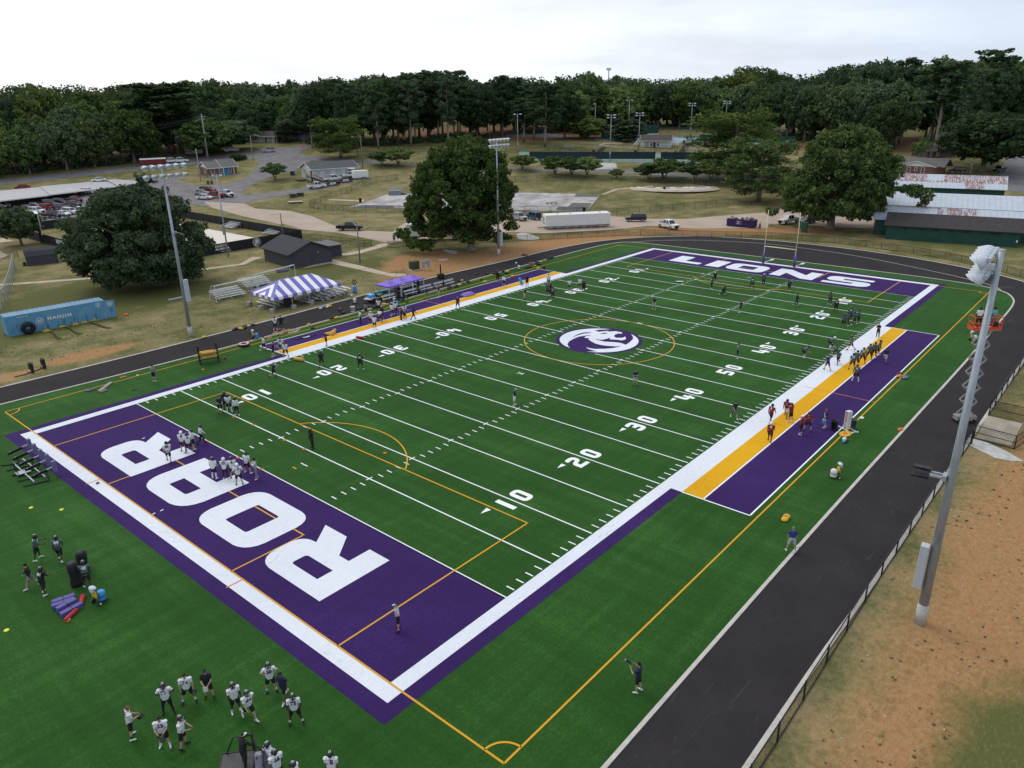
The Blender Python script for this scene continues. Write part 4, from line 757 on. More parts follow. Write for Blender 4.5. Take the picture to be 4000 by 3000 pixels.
def gable(par, L_, D_, z0, zr, m, ov=0.45, axis='x', y0=0.0, x0=0.0, th=0.14, gm=None, gb=0.0):
 """two-slope roof over the rectangle (x0, y0)-(x0+L, y0+D); ridge along axis; gable ends filled with gm"""
 mb = MB()
 if axis == 'x':
  for sg in (0, 1):
   ya = y0 - ov if sg == 0 else y0 + D_ + ov; ym = y0 + D_/2; ze = z0 - (zr - z0)*ov/(D_/2)
   mb.add([(x0 - ov, ya, ze), (x0 + L_ + ov, ya, ze), (x0 + L_ + ov, ym, zr), (x0 - ov, ym, zr), (x0 - ov, ya, ze + th), (x0 + L_ + ov, ya, ze + th), (x0 + L_ + ov, ym, zr + th), (x0 - ov, ym, zr + th)],
       [(0, 1, 2, 3), (4, 5, 6, 7), (0, 1, 5, 4), (1, 2, 6, 5), (0, 3, 7, 4)])
 else:
  for sg in (0, 1):
   xa = x0 - ov if sg == 0 else x0 + L_ + ov; xm = x0 + L_/2; ze = z0 - (zr - z0)*ov/(L_/2)
   mb.add([(xa, y0 - ov, ze), (xa, y0 + D_ + ov, ze), (xm, y0 + D_ + ov, zr), (xm, y0 - ov, zr), (xa, y0 - ov, ze + th), (xa, y0 + D_ + ov, ze + th), (xm, y0 + D_ + ov, zr + th), (xm, y0 - ov, zr + th)],
       [(0, 1, 2, 3), (4, 5, 6, 7), (0, 1, 5, 4), (1, 2, 6, 5), (0, 3, 7, 4)])
 ro = mb.build('roof', m, par)
 if gm:
  g = MB()
  if axis == 'x':
   for x in (x0 + 0.01, x0 + L_ - 0.11): g.xprism([(y0, z0), (y0 + D_, z0), (y0 + D_/2, zr)], x, x + 0.1)
  else:
   for y in (y0 + 0.01, y0 + D_ - 0.11): g.add([(x0, y, z0), (x0 + L_, y, z0), (x0 + L_/2, y, zr), (x0, y + 0.1, z0), (x0 + L_, y + 0.1, z0), (x0 + L_/2, y + 0.1, zr)], [(0, 1, 2), (5, 4, 3), (0, 1, 4, 3), (1, 2, 5, 4), (2, 0, 3, 5)])
  g.build('gable', gm, par)
  t_ = MB(); tb = 0.18
  if axis == 'x':
   for x in (x0 - ov - 0.03, x0 + L_ + ov + 0.03):
    for ya in (y0 - ov, y0 + D_ + ov): ze = z0 - (zr - z0)*ov/(D_/2); t_.bar((x, ya, ze + 0.06), (x, y0 + D_/2, zr + 0.06), 0.06, tb)
   ze = z0 - (zr - z0)*ov/(D_/2); t_.bar((x0 - ov, y0 - ov - .03, ze + .05), (x0 + L_ + ov, y0 - ov - .03, ze + .05), 0.06, tb)
  else:
   for y in (y0 - ov - 0.03, y0 + D_ + ov + 0.03):
    for xa in (x0 - ov, x0 + L_ + ov): ze = z0 - (zr - z0)*ov/(L_/2); t_.bar((xa, y, ze + 0.06), (x0 + L_/2, y, zr + 0.06), 0.06, tb)
  t_.build('fascia', gm if gm is not CHAR else SHIN, par)
 return ro
def wall(par, L_, D_, h_, m, x0=0.0, y0=0.0, z0=-0.6): mb = MB(); mb.box(x0, y0, z0, x0 + L_, y0 + D_, h_); return mb.build('wall', m, par)
# charcoal field house
t = thing('field_house', 'dark charcoal field house with black shingle gable roof behind the striped tent', 'building', (46.78, 91.30), R(-7))
wall(t, 8.4, 10.2, 2.55, CHAR); gable(t, 8.4, 10.2, 2.55, 4.25, SHIN, 0.55, 'y', gm=CHAR)
door(t, (4.6, 0, 0.02), (1, 0, 0), 1.0, 2.05, mat('charcoal_door', (0.05, 0.053, 0.062), 0.5)); mb = MB(); mb.bx((5.6, -0.08, 2.2), (0.18, 0.16, 0.22)); mb.build('wall_lamp', GALV, t)
mb = MB(); mb.box(8.9, 3.5, -.1, 12.5, 9.0, 2.15); mb.build('side_shed', CHAR, t); mb = MB(); mb.box(8.6, 3.2, 2.15, 12.9, 9.3, 2.3); mb.build('flat_roof', mat('grey_felt', (0.13, 0.14, 0.155), 0.8, var=0.2, vs=2), t)
# barn-roofed shed
t = thing('garden_shed', 'dark grey barn roofed storage shed on the lawn behind the blue container', 'shed', (18.07, 132.60), R(-15.4))
wall(t, 5.1, 3.7, 1.75, CHAR, z0=-.05); mb = MB(); mb.xprism([(-.1, 1.72), (.75, 2.55), (1.85, 2.95), (2.95, 2.55), (3.8, 1.72)], -0.12, 5.22); mb.build('roof', SHIN, t)
mb = MB(); mb.box(-.06, .9, 0.05, 0, 2.6, 1.65); mb.build('door', mat('charcoal_door', (0, 0, 0)), t); mb = MB(); mb.bx((-.4, .9, .35), (.5, .5, .7)); mb.build('vent_box', BLK, t)
# red brick building with a blue door
a_, b_ = (101.6, 217.8), (111.0, 216.1)
lo, rz, ln = fr2(a_, b_); t = thing('brick_building', 'low red brick building with blue door and grey gabled roofs by the road bend', 'building', lo, rz)
wall(t, ln, 8.2, 3.0, BRICK); gable(t, ln*.52, 8.2, 3.0, 4.7, SHING, 0.5, 'x', gm=WHT); gable(t, ln*.50, 8.4, 3.15, 5.15, SHING, 0.5, 'x', x0=ln*.5, y0=-.2, gm=WHT)
door(t, (ln*.62, -.02, 0.35), (1, 0, 0), 1.9, 2.3, BLUEP)
for x, w_ in ((1.5, 1.1), (4.1, 0.9), (ln*.76, 0.8)): wnd(t, (x, 0, 1.2), (1, 0, 0), w_, 1.4, WHT)
wnd(t, (0, 3.0, 1.2), (0, -1, 0), 0.9, 1.4, WHT)
mb = MB()
for x in (ln*.5, ln*.86): mb.box(x - .08, -1.0, .2, x + .08, -.85, 3.0)
mb.build('porch_post', WHT, t); mb = MB(); mb.box(-.3, -1.3, -.4, ln*.9, 0, .3); mb.build('porch', PATH, t)
mb = MB()
for y in (-1.6,):
 for z in (.5, .95): mb.bar((-3.2, y - 2.2, z + .1), (ln*.8, y - 1.8, z + .1), .05)
 for i in range(12): x = -3.2 + i*1.0; mb.bar((x, y - 2.15, -.4), (x, y - 2.15, 1.05), .05)
t2 = thing('hand_railing', 'pale teal metal railing of the ramp before the brick building', 'railing', lo, rz); mb.build('rail', mat('teal_rail', (0.22, 0.36, 0.36), 0.6), t2)
for i, xy in enumerate([(96.2, 208.8), (97.1, 208.1)]):
 if i == 0:
  wb = thing('wheeled_bin', 'dark green wheeled bin of the pair on the kerb below the brick building', 'bin', xy, 1.0, 'wheeled bins by the brick building'); mb = MB(); mb.box(-.3, -.3, .1, .3, .35, 1.0); mb.build('body', UTG, wb); mb = MB(); mb.rbox((0, .03, 1.04), (.68, .74, .1), .04); mb.build('lid', BLK, wb)
 else: dup(wb, xy, 1.1)
t = thing('clipped_hedge', 'oval clipped dark hedge on the lawn beside the highway', 'hedge', (124.5, 237.5)); V, k = leaves([(0, 0, .9, 3.6, 2.2, 1.3), (1.5, 0, .9, 2.6, 2, 1.2), (-1.4, .4, 1.1, 1.8, 1.6, 1.4)], 5000, .16, np.random.RandomState(3), sub=4); link('foliage', quadmesh('foliage', V, k, LF_OAK), t)
# whitewashed building with the police cars
a_, b_ = (118.9, 184.5), (134.0, 180.8)
lo, rz, ln = fr2(a_, b_); t = thing('whitewashed_building', 'long whitewashed stone building with dark roof and red doors above the patrol cars', 'building', lo, rz)
wall(t, ln, 9.6, 3.9, WSTONE); gable(t, ln, 9.6, 3.9, 5.6, mat('slate_roof', (0.085, 0.095, 0.105), 0.85, c2=(0.055, 0.062, 0.068), vs=3), 0.6, 'x', gm=WHT)
for x, w_, hh_ in ((1.7, 1.7, 1.15), (5.0, 2.3, 1.3), (8.9, 2.3, 1.4), (11.4, .8, 1.1), (14.9, 1.1, 1.3)): wnd(t, (x, 0, 2.0), (1, 0, 0), w_, hh_, WHT, mat('blinds', (0.36, 0.42, 0.45), 0.4), bars=0)
wnd(t, (0, 6.7, 2.2), (0, -1, 0), .8, 1.2, WHT)
door(t, (0.0, 1.1, 1.5), (0, -1, 0), 1.0, 2.05, REDP); door(t, (0.0, 1.0, -.5), (0, -1, 0), .9, 1.9, REDP); door(t, (12.7, 0, 1.4), (1, 0, 0), 1.0, 2.05, REDP)
mb = MB(); mb.xprism([(-1.1, 3.35), (0, 3.75), (0, 3.6), (-1.1, 3.25)], 11.9, 14.3); mb.box(-1.1, .3, 3.45, 0, 1.9, 3.6); mb.build('awning', WHT, t)
mb = MB(); mb.box(-1.6, .1, 1.36, 0, 2.2, 1.5)
for x, y in ((-1.5, .2), (-1.5, 2.1), (-.1, .2)): mb.box(x - .06, y - .06, -.8, x + .06, y + .06, 1.36)
for i in range(8): mb.box(0.1 + i*.42, -1.3, 1.2 - i*.22, .6 + i*.42, -.15, 1.28 - i*.22)
mb.box(-1.6, -1.3, 1.36, .1, .1, 1.5)
for y in (-1.3, -.12): mb.bar((0, y, 2.4), (3.6, y, .55), .07); mb.bar((0, y, 1.3), (3.6, y, -.5), .12, .2)
for p_, q_ in (((-1.6, -1.3, 2.4), (0, -1.3, 2.4)), ((-1.6, -1.3, 2.4), (-1.6, 2.2, 2.4)), ((-1.6, -1.3, 1.9), (-1.6, 2.2, 1.9))): mb.bar(p_, q_, .07)
for i in range(8): mb.bar((-1.6, -1.3 + i*.5, 1.4), (-1.6, -1.3 + i*.5, 2.4), .06)
mb.build('stair', mat('grey_timber', (0.10, 0.085, 0.075), 0.9), t)
mb = MB(); mb.bx((-.3, 4.6, 1.6), (.12, .12, 3.6)); mb.build('drain_pipe', GALV, t)
mb = MB(); mb.box(-3.6, 3.2, -.5, -1.2, 8.5, .55); w2 = thing('retaining_wall', 'low dark timber retaining wall at the end of the whitewashed building', 'wall', lo, rz); mb.build('timber', mat('dark_timber', (0.06, 0.045, 0.035), 0.9), w2)
# tennis hut
a_, b_ = (234.8, 134.4), (240.0, 124.1)
lo, rz, ln = fr2(a_, b_); t = thing('tennis_hut', 'small white hut with dark shingle roof and open porch by the tennis courts', 'hut', lo, rz)
wall(t, ln, 5.5, 2.7, WHT, y0=1.4); gable(t, ln, 6.9, 2.75, 4.6, SHINB, 0.3, 'x', gm=mat('cream_board', (0.62, 0.57, 0.45), 0.7)); door(t, (ln*.45, 1.4, 0), (1, 0, 0), .9, 2.1, BLKM); door(t, (ln*.2, 1.4, 0), (1, 0, 0), 1.2, 2.1, mat('pale_blue_door', (.35, .48, .52), .5))
for x in (ln*.35, ln*.57): wnd(t, (x, 1.4, .7), (1, 0, 0), .5, .9, BLKM)
mb = MB()
for x in (.1, ln*.7): mb.box(x, 0, 0, x + .12, .12, 2.7)
mb.build('porch_post', WHT, t)
for x0_, sg in ((ln + .2, 1), (-.2, -1)):
 mb = MB(); mb.bar((x0_, 5, 2.9), (x0_ + sg*1.6, 1.2, .9), .1, .5); mb.bar((x0_ + sg*1.0, 5, 2.9), (x0_ + sg*2.6, 1.2, .9), .1, .5); mb.build('stair_rail', WHT, t)
# brick house, dark house, cottages
a_, b_ = (245.6, 43.6), (244.0, 32.8)
lo, rz, ln = fr2(a_, b_); t = thing('brick_house', 'red brick house with white gable and three white framed windows above the rusty roof', 'house', lo, rz)
wall(t, ln, 9, 2.75, BRICK); gable(t, ln, 5.5, 2.75, 4.3, SHING, 0.5, 'y', gm=WHT); gable(t, ln + 2, 6, 2.8, 4.9, SHING, 0.4, 'x', y0=3.0, x0=-.5)
for x, w_, z_, h2 in ((ln*.28, 1.0, .8, 1.55), (ln*.48, .8, 1.3, 1.0), (ln*.68, 1.0, .8, 1.55)): wnd(t, (x, 0, z_), (1, 0, 0), w_, h2, WHT)
a_, b_ = (271.6, 41.8), (282.1, 35.1)
lo, rz, ln = fr2(a_, b_); t = thing('dark_house', 'low dark brick house in deep shade behind the brick house with white gable', 'house', lo, rz); wall(t, ln, 7, 2.6, DBRICK); gable(t, ln, 7, 2.6, 4.2, SHINB, 0.6, 'x', gm=DBRICK); wnd(t, (ln*.35, 0, .9), (1, 0, 0), 1.0, 1.2, WHT); wnd(t, (ln*.12, 0, .9), (1, 0, 0), .9, 1.2, WHT)
a_, b_ = (119.7, 267.1), (125.0, 263.6)
lo, rz, ln = fr2(a_, b_); t = thing('cream_cottage', 'small cream cottage with brown roof and blue shutters beside the highway', 'house', lo, rz); CREAM = mat('cream_siding', (0.55, 0.52, 0.40), 0.7); wall(t, ln, 7, 3.4, CREAM); gable(t, ln, 7, 3.4, 6.0, SHINB, 0.4, 'x', gm=CREAM); wnd(t, (ln*.72, 0, 1.7), (1, 0, 0), 1.3, 1.3, WHT)
mb = MB(); [mb.bx((ln*.72 + s_*.95, -.04, 2.35), (.4, .08, 1.4)) for s_ in (-1, 1)]; mb.build('shutter', mat('blue_shutter', (.03, .05, .12), .6), t); mb = MB(); mb.box(-1.5, -1.5, .9, ln*.4, 0, 1.05); [mb.box(x, -1.5, -.5, x + .12, -1.38, 2.0) for x in (-1.5, .5, ln*.38)]; mb.bar((-1.5, -1.44, 1.9), (ln*.4, -1.44, 1.9), .08); mb.build('porch', mat('grey_timber', (0, 0, 0)), t)
a_, b_ = (154.1, 282.2), (158.9, 266.0)
lo, rz, ln = fr2(a_, b_); t = thing('ranch_house', 'long low white ranch house with brown roof and porch beyond the road junction', 'house', lo, rz); wall(t, ln, 8, 2.6, WHT, y0=1.5); gable(t, ln, 9.5, 2.7, 4.5, SHINB, 0.5, 'x', gm=WHT); wnd(t, (ln*.86, 1.5, .8), (1, 0, 0), 2.0, 1.4, WHT, mat('pale_pane', (.5, .52, .55), .3)); door(t, (ln*.66, 1.5, 0), (1, 0, 0), 1.0, 2.1, mat('green_door', (.04, .16, .10), .5)); gable(t, 5, 3, 2.7, 4.0, SHINB, 0.3, 'y', y0=-.6, x0=ln*.3, gm=WHT)
mb = MB(); [mb.box(ln*q, .1, 0, ln*q + .2, .3, 2.7) for q in (.6, .76, .93, .98)]; mb.build('porch_post', WHT, t)
a_, b_ = (171.5, 274.7), (173.1, 264.6)
lo, rz, ln = fr2(a_, b_); t = thing('blue_house', 'pale blue house half hidden by trees beyond the road junction', 'house', lo, rz); PB = mat('pale_blue_siding', (.30, .37, .42), .7); wall(t, ln, 9, 3, PB); gable(t, ln, 9, 3, 5.6, SHING, .4, 'x', gm=PB); gable(t, 4.2, 3, 3, 5.2, SHING, .3, 'y', y0=-1.5, gm=PB); wall(t, 4.2, 1.5, 3, PB, y0=-1.5, z0=-.61); wnd(t, (2.1, -1.5, 1), (1, 0, 0), 1, 1.5, WHT)
a_, b_ = (373.4, 32.0), (368.6, 22.8)
lo, rz, ln = fr2(a_, b_); t = thing('street_house', 'grey roofed house at the top of the street beyond the wood', 'house', lo, rz); wall(t, ln, 8, 2.8, BRICK); gable(t, ln, 8, 2.8, 4.8, SHING, .5, 'x', gm=WHT); wnd(t, (2, 0, .8), (1, 0, 0), 1.6, 1.4, WHT); wnd(t, (5, 0, .8), (1, 0, 0), 1.6, 1.4, WHT)
# three green stadium sheds
dS = math.atan2(-.977, .211); ST0 = (138.1, 17.15)
def shed(name, label, x0, x1, y0, y1, ze, zr, ym, m, wm=GRN, ov=.5):
 n_ = Vector((-math.sin(dS), math.cos(dS))); o = (ST0[0] + n_.x*y0, ST0[1] + n_.y*y0, 0); t = thing(name, label, 'shed', o, dS); D_ = y1 - y0; rl = ym - y0
 wl = MB(); wl.xprism([(0, -.3), (D_, -.3), (D_, ze), (rl, zr - .1), (0, ze)], x0, x1); wl.build('wall', wm, t)
 mb = MB()
 for ya, yb in ((-ov, rl), (D_ + ov, rl)): za = ze - (zr - ze)*ov/max(rl, .1); mb.add([(x0 - ov, ya, za), (x1 + ov, ya, za), (x1 + ov, yb, zr), (x0 - ov, yb, zr), (x0 - ov, ya, za + .12), (x1 + ov, ya, za + .12), (x1 + ov, yb, zr + .12), (x0 - ov, yb, zr + .12)], [(0, 1, 2, 3), (4, 5, 6, 7), (0, 1, 5, 4), (1, 2, 6, 5), (0, 3, 7, 4)])
 mb.build('roof', m, t); return t
DKROOF = mat('dark_brown_roof', (0.052, 0.046, 0.045), 0.85, c2=(0.034, 0.030, 0.031), vs=1.5, bump=.2)
t = shed('stadium_shed', 'dark green shed with dark brown roof and small slot windows facing the track', 0, 23.0, 0, 4.6, 2.95, 4.75, 4.5, DKROOF)
for i, x in enumerate((3.4, 6.2, 8.8, 11.5, 14.1)):
 mb = MB(); mb.bx((x, -.02, 2.35), (.75, .12, .28)); f_ = mb.build('window', BLKM, t)
mb = MB(); mb.bx((18.8, -.02, 2.35), (1.6, .12, .32)); mb.build('window', BLKM, t); mb = MB(); mb.bx((22.6, -.1, 1.2), (.25, .15, .4)); mb.build('meter_box', WHT, t)
SHEET = corr('sheet_roof', (0.47, 0.52, 0.58), pitch=1.0)
shed('stadium_shed', 'green shed with pale ribbed roof and a rusted stretch right behind the dark brown roof', -2.6, 45, 4.75, 10, 3.4, 5.4, 9.6, corr('sheet_roof_patch', (0.47, 0.52, 0.58), [(8.6, 9.6, .8, 5.5), (10.2, 15.6, .8, 5.5), (-2, 9, 4.4, 5.2)], pitch=1.0))
shed('stadium_shed', 'longest shed with plain pale blue ribbed roof between the two rusted roofs', -1.4, 50, 14, 30, 5.15, 7.0, 22, SHEET, mat('navy_board', (.02, .03, .06), .7))
shed('stadium_shed', 'rear green shed with badly rusted pale roof below the brick house', -9, 23.4, 59.5, 72, 4.55, 7.1, 65.7, corr('sheet_roof_rust', (0.47, 0.52, 0.58), [(-9, 5.5, 2.6, 6.6), (9.5, 23.6, 3.0, 6.6), (14.5, 18.6, -1, 3.2), (-9, 24, 2.2, 3.0)], pitch=1.0))
# carport beside the highway
CPR = corr('carport_roof', (0.42, 0.42, 0.43), pitch=0.6); zc = 3.0
segs = [((28.8, 217.4), (54.5, 222.3), (58.9, 242.6), (35.0, 240.7)), ((54.0, 220.6), (75.8, 226.8), (79.0, 242.6), (58.6, 241.6)), ((75.2, 225.1), (97.1, 228.4), (98.2, 241.1), (78.3, 240.9))]
CL = ['lowest pale metal carport roof section nearest the photo edge', 'middle pale metal carport roof section over parked cars', 'far pale metal carport section partly behind the great oak']
for i, sg in enumerate(segs):
 zz = 3.0 + .3*i; a_, b_, c_, d_ = sg; t = thing('carport', CL[i], 'carport', (*a_, 0), math.atan2(b_[1] - a_[1], b_[0] - a_[0]), 'carport sections'); Mi = (Matrix.Translation((*a_, 0)) @ Matrix.Rotation(t.rotation_euler[2], 4, 'Z')).inverted(); pts = [Mi @ Vector((p_[0], p_[1], z_)) for p_, z_ in zip(sg, (zz, zz, zz + .6, zz + .6))]
 mb = MB(); mb.add([tuple(p_) for p_ in pts] + [(p_.x, p_.y, p_.z + .15) for p_ in pts], [(3, 2, 1, 0), (4, 5, 6, 7), (0, 1, 5, 4), (1, 2, 6, 5), (2, 3, 7, 6), (3, 0, 4, 7)]); mb.build('roof', CPR, t)
 mb = MB(); f0, f1, f2, f3 = pts; mb.bar(f0 + Vector((0, -.06, .05)), f1 + Vector((0, -.06, .05)), .08, .3); mb.bar(f1 + Vector((.05, 0, .12)), f2 + Vector((.05, 0, .12)), .25, .2); mb.build('fascia', WHT, t)
 for k in range(9):
  q = f0.lerp(f1, (k + .4)/9.3); r_ = f3.lerp(f2, (k + .4)/9.3); mb = MB(); p_ = q.lerp(r_, .28); p2 = q.lerp(r_, .75); mb.bar((p_.x, p_.y, -.2), (p_.x, p_.y, zz), .22); mb.bar((p_.x - .9, p_.y, zz - .02), (p_.x, p_.y, zz - .9), .14); mb.bar((p_.x + .9, p_.y, zz - .02), (p_.x, p_.y, zz - .9), .14); mb.bar((p2.x, p2.y, -.2), (p2.x, p2.y, zz + .3), .2)
  mb.build('post', DKWOOD, t)
 mb = MB()
 for z_ in (.55, 1.0): mb.bar((f0.lerp(f3, .35).x, f0.lerp(f3, .35).y, z_), (f1.lerp(f2, .35).x, f1.lerp(f2, .35).y, z_), .08, .16)
 mb.build('rail', DKWOOD, t)
# ---------------------------------------------------------------- vehicles
def paint(name, c, r=0.28): return mat('paint_' + name, c, r, spec=0.5)
PC = {k: paint(k, v) for k, v in dict(white=(.72, .73, .74), black=(.012, .013, .016), red=(.30, .012, .014), maroon=(.14, .012, .018), silver=(.36, .37, .38), grey=(.10, .105, .115), navy=(.02, .03, .07), blue=(.02, .10, .22), teal=(.25, .30, .34)).items()}
TYRE = mat('tyre_rubber', (.018, .018, .018), .8); RIM = mat('wheel_rim', (.35, .36, .37), .35, metal=.6); LAMP = mat('lamp_lens', (.55, .55, .52), .15); TAIL = mat('tail_lens', (.25, .01, .01), .2); AGL = mat('auto_glass', (.018, .022, .028), .08, spec=.6)
def yhull(mb, prof):
 """closed side profile of (x, z, half width) joined across y"""
 n = len(prof); tri = tessellate_polygon([[Vector((p_[0], p_[1], 0)) for p_ in prof]]); lf = [(x, w_, z) for x, z, w_ in prof]; rt = [(x, -w_, z) for x, z, w_ in prof]
 mb.add(lf + rt, [tuple(t_) for t_ in tri] + [tuple(n + i for i in reversed(t_)) for t_ in tri] + [(i, (i + 1) % n, n + (i + 1) % n, n + i) for i in range(n)], False)
SPEC = dict(sedan=(4.8, .90, .62, [(-2.38, .34, .86), (2.3, .34, .84), (2.42, .5, .80), (2.36, .70, .80), (1.05, .95, .86), (-1.65, 1.0, .86), (-2.3, .97, .82), (-2.42, .62, .84)], (1.15, -1.95, .35, -1.15, .94, 1.44, .82, .60), 1.42, -1.42, .33),
  suv=(4.9, .96, .7, [(-2.4, .42, .92), (2.35, .42, .88), (2.48, .65, .86), (2.40, .98, .86), (1.15, 1.12, .92), (-2.3, 1.15, .92), (-2.46, .8, .92)], (1.2, -2.38, .55, -2.12, 1.1, 1.80, .88, .70), 1.5, -1.45, .38),
  jeep=(4.4, .92, .75, [(-2.1, .5, .86), (2.1, .5, .70), (2.15, .9, .70), (2.1, 1.08, .72), (.75, 1.16, .84), (-2.05, 1.16, .86)], (.80, -2.02, .62, -1.98, 1.14, 1.86, .82, .76), 1.4, -1.35, .42),
  pickup=(5.8, .98, .72, [(-2.9, .55, .92), (2.8, .5, .90), (2.92, .75, .88), (2.84, 1.08, .88), (1.45, 1.18, .92), (-.85, 1.20, .94), (-2.85, 1.20, .94), (-2.92, .8, .94)], (1.5, -.95, .85, -.75, 1.16, 1.90, .88, .70), 1.85, -1.8, .40))
VP = {}
def vehicle_proto(kind):
 if kind in VP: return VP[kind]
 Ln, hw, _, prof, (ga, gb, gc, gd, z0, z1, w0, w1), fx, rx, wr = SPEC[kind]; out = []
 mb = MB(); yhull(mb, prof); mb.add([(gc + .03, -w1, z1), (gc + .03, w1, z1), (gd - .03, w1, z1), (gd - .03, -w1, z1), (gc - .08, -w1 + .05, z1 + .05), (gc - .08, w1 - .05, z1 + .05), (gd + .08, w1 - .05, z1 + .05), (gd + .08, -w1 + .05, z1 + .05)], [(3, 2, 1, 0), (4, 5, 6, 7), (0, 1, 5, 4), (1, 2, 6, 5), (2, 3, 7, 6), (3, 0, 4, 7)])
 for s_ in (-1, 1):
  for (xa, xb) in ((ga, gc), (gb, gd)): mb.bar((xa, s_*w0, z0), (xb, s_*w1, z1), .10, .09)
  for q in ((.40,) if kind != 'pickup' else (.5,)): xa = ga + (gb - ga)*q; xb = gc + (gd - gc)*q; mb.bar((xa, s_*(w0 + .005), z0), (xb, s_*(w1 + .005), z1), .09, .05)
  mb.bx((ga - .25, s_*(hw + .1), z0 + .08), (.12, .2, .16))
 if kind == 'pickup':      # open bed: floor inset shown by dark liner
  pass
 out.append(('body', mb.mesh('body', None), 'P'))
 g = MB(); yhull(g, [(ga, z0 - .01, w0 - .01), (gc, z1 - .005, w1 - .01), (gd, z1 - .005, w1 - .01), (gb, z0 - .01, w0 - .01)]); out.append(('window', g.mesh('window', AGL), None))
 if kind == 'pickup': b_ = MB(); b_.box(-2.75, -.78, 1.21, -1.0, .78, 1.225); out.append(('bed_liner', b_.mesh('bed_liner', BLK), None))
 if kind == 'jeep': b_ = MB(); b_.cyl((-2.12, 0, 1.05), (-2.35, 0, 1.05), .38); out.append(('spare_wheel', b_.mesh('spare_wheel', TYRE), None))
 b_ = MB(); b_.box(prof[1][0] + .02, -.5, .52, prof[2][0] + .04, .5, prof[3][1] - .1); out.append(('grille', b_.mesh('grille', BLK), None))
 for x in (fx, rx):
  for s_ in (-1, 1):
   b_ = MB(); b_.cyl((x, s_*(hw - .20), wr), (x, s_*(hw + .01), wr), wr, n=16); r_ = MB(); r_.cyl((x, s_*(hw + .011), wr), (x, s_*(hw + .03), wr), wr*.62, n=12); out.append(('wheel', b_.mesh('wheel', TYRE), ('rim', r_.mesh('rim', RIM))))
 for s_ in (-1, 1):
  b_ = MB(); b_.bx((prof[2][0] - .03, s_*.66, prof[3][1] - .16), (.12, .3, .15)); out.append(('headlight', b_.mesh('headlight', LAMP), None))
  b_ = MB(); b_.bx((prof[0][0] + .0, s_*.74, prof[-2][1] - .14 if kind != 'pickup' else 1.0), (.1, .18, .28)); out.append(('tail_light', b_.mesh('tail_light', TAIL), None))
 VP[kind] = out; return out
def toward(xy, a): return math.atan2(xy[1] - CAM[1], xy[0] - CAM[0]) + R(a)
def vehicle(kind, color, xy, a, label, group=None, cat=None, sc=1.0, extra=None):
 t = thing({'sedan': 'sedan_car', 'suv': 'sport_utility_car', 'jeep': 'off_road_car', 'pickup': 'pickup_truck'}[kind], label, cat or ('pickup' if kind == 'pickup' else 'car'), xy, toward(xy, a), group); t.scale = (sc,)*3; t.location.z += .05
 for nm, me, sp in vehicle_proto(kind):
  if sp == 'P':
   key = (kind, color)
   if key not in VP: me2 = me.copy(); me2.materials.clear(); me2.materials.append(PC[color]); VP[key] = me2
   me = VP[key]
  o = link(nm, me, t)
  if isinstance(sp, tuple): link(sp[0], sp[1], o)
 return t
G1 = 'cars in the lot under the carport'
for kd, co, xy, a, lb in [
 ('suv', 'black', (128.1, 70.1), 97, 'large black sport utility car on the gravel road beside the white trailer'), ('pickup', 'white', (123.8, 59.0), -140, 'white pickup facing the field on the gravel road by the track fence'), ('jeep', 'blue', (116.3, 91.8), 35, 'blue off road car with a spare wheel parked beside the forked tree'), ('suv', 'silver', (113.3, 93.9), -145, 'silver car half hidden under the forked tree'),
 ('pickup', 'white', (145.8, 40.3), 145, 'white pickup parked near the green portable toilet'), ('sedan', 'grey', (148.9, 37.1), 140, 'dark grey car parked behind the green portable toilet'), ('pickup', 'black', (79.1, 115.7), -105, 'black pickup driving on the gravel road above the fence'),
 ('pickup', 'white', (113.9, 175.9), -72, 'white patrol pickup at the near end of the row of patrol cars'), ('sedan', 'black', (119.3, 175.5), 108, 'black and white patrol car next to the white patrol pickup'), ('sedan', 'black', (124.8, 176.0), 108, 'black and white patrol car nearest the white cargo trailer'), ('pickup', 'white', (123.6, 180.5), -72, 'white patrol pickup parked close under the whitewashed wall'), ('pickup', 'white', (130.3, 180.1), 110, 'white pickup hitched to the white cargo trailer'),
 ('suv', 'silver', (141.8, 244.2), 92, 'silver sport utility car crossing the road junction'), ('suv', 'maroon', (89.9, 197.8), -125, 'dark red sport utility car behind the red pickup'), ('pickup', 'red', (87.2, 189.2), 62, 'bright red pickup parked by the road bend'), ('pickup', 'white', (90.5, 188.3), -150, 'white pickup with black bed beside the red pickup'), ('sedan', 'silver', (87.3, 196.7), -120, 'silver sedan behind the white sedan by the red pickup'), ('sedan', 'white', (84.3, 189.6), -120, 'white sedan nearest the great oak by the red pickup'),
 ('pickup', 'white', (106.1, 251.8), -82, 'white pickup towing the dark red stock trailer'), ('pickup', 'white', (108.4, 249.7), -82, 'white pickup leading on the highway ahead of the towing one'), ('pickup', 'silver', (133.0, 256.4), 100, 'silver pickup parked in tree shade beside the cream cottage'), ('pickup', 'black', (263.9, 18.2), 158, 'black pickup on the steep street beyond the sheds'), ('suv', 'black', (253.4, 28.3), 100, 'black car in deep shade beside the brick house')]:
 vehicle(kd, co, xy, a, lb)
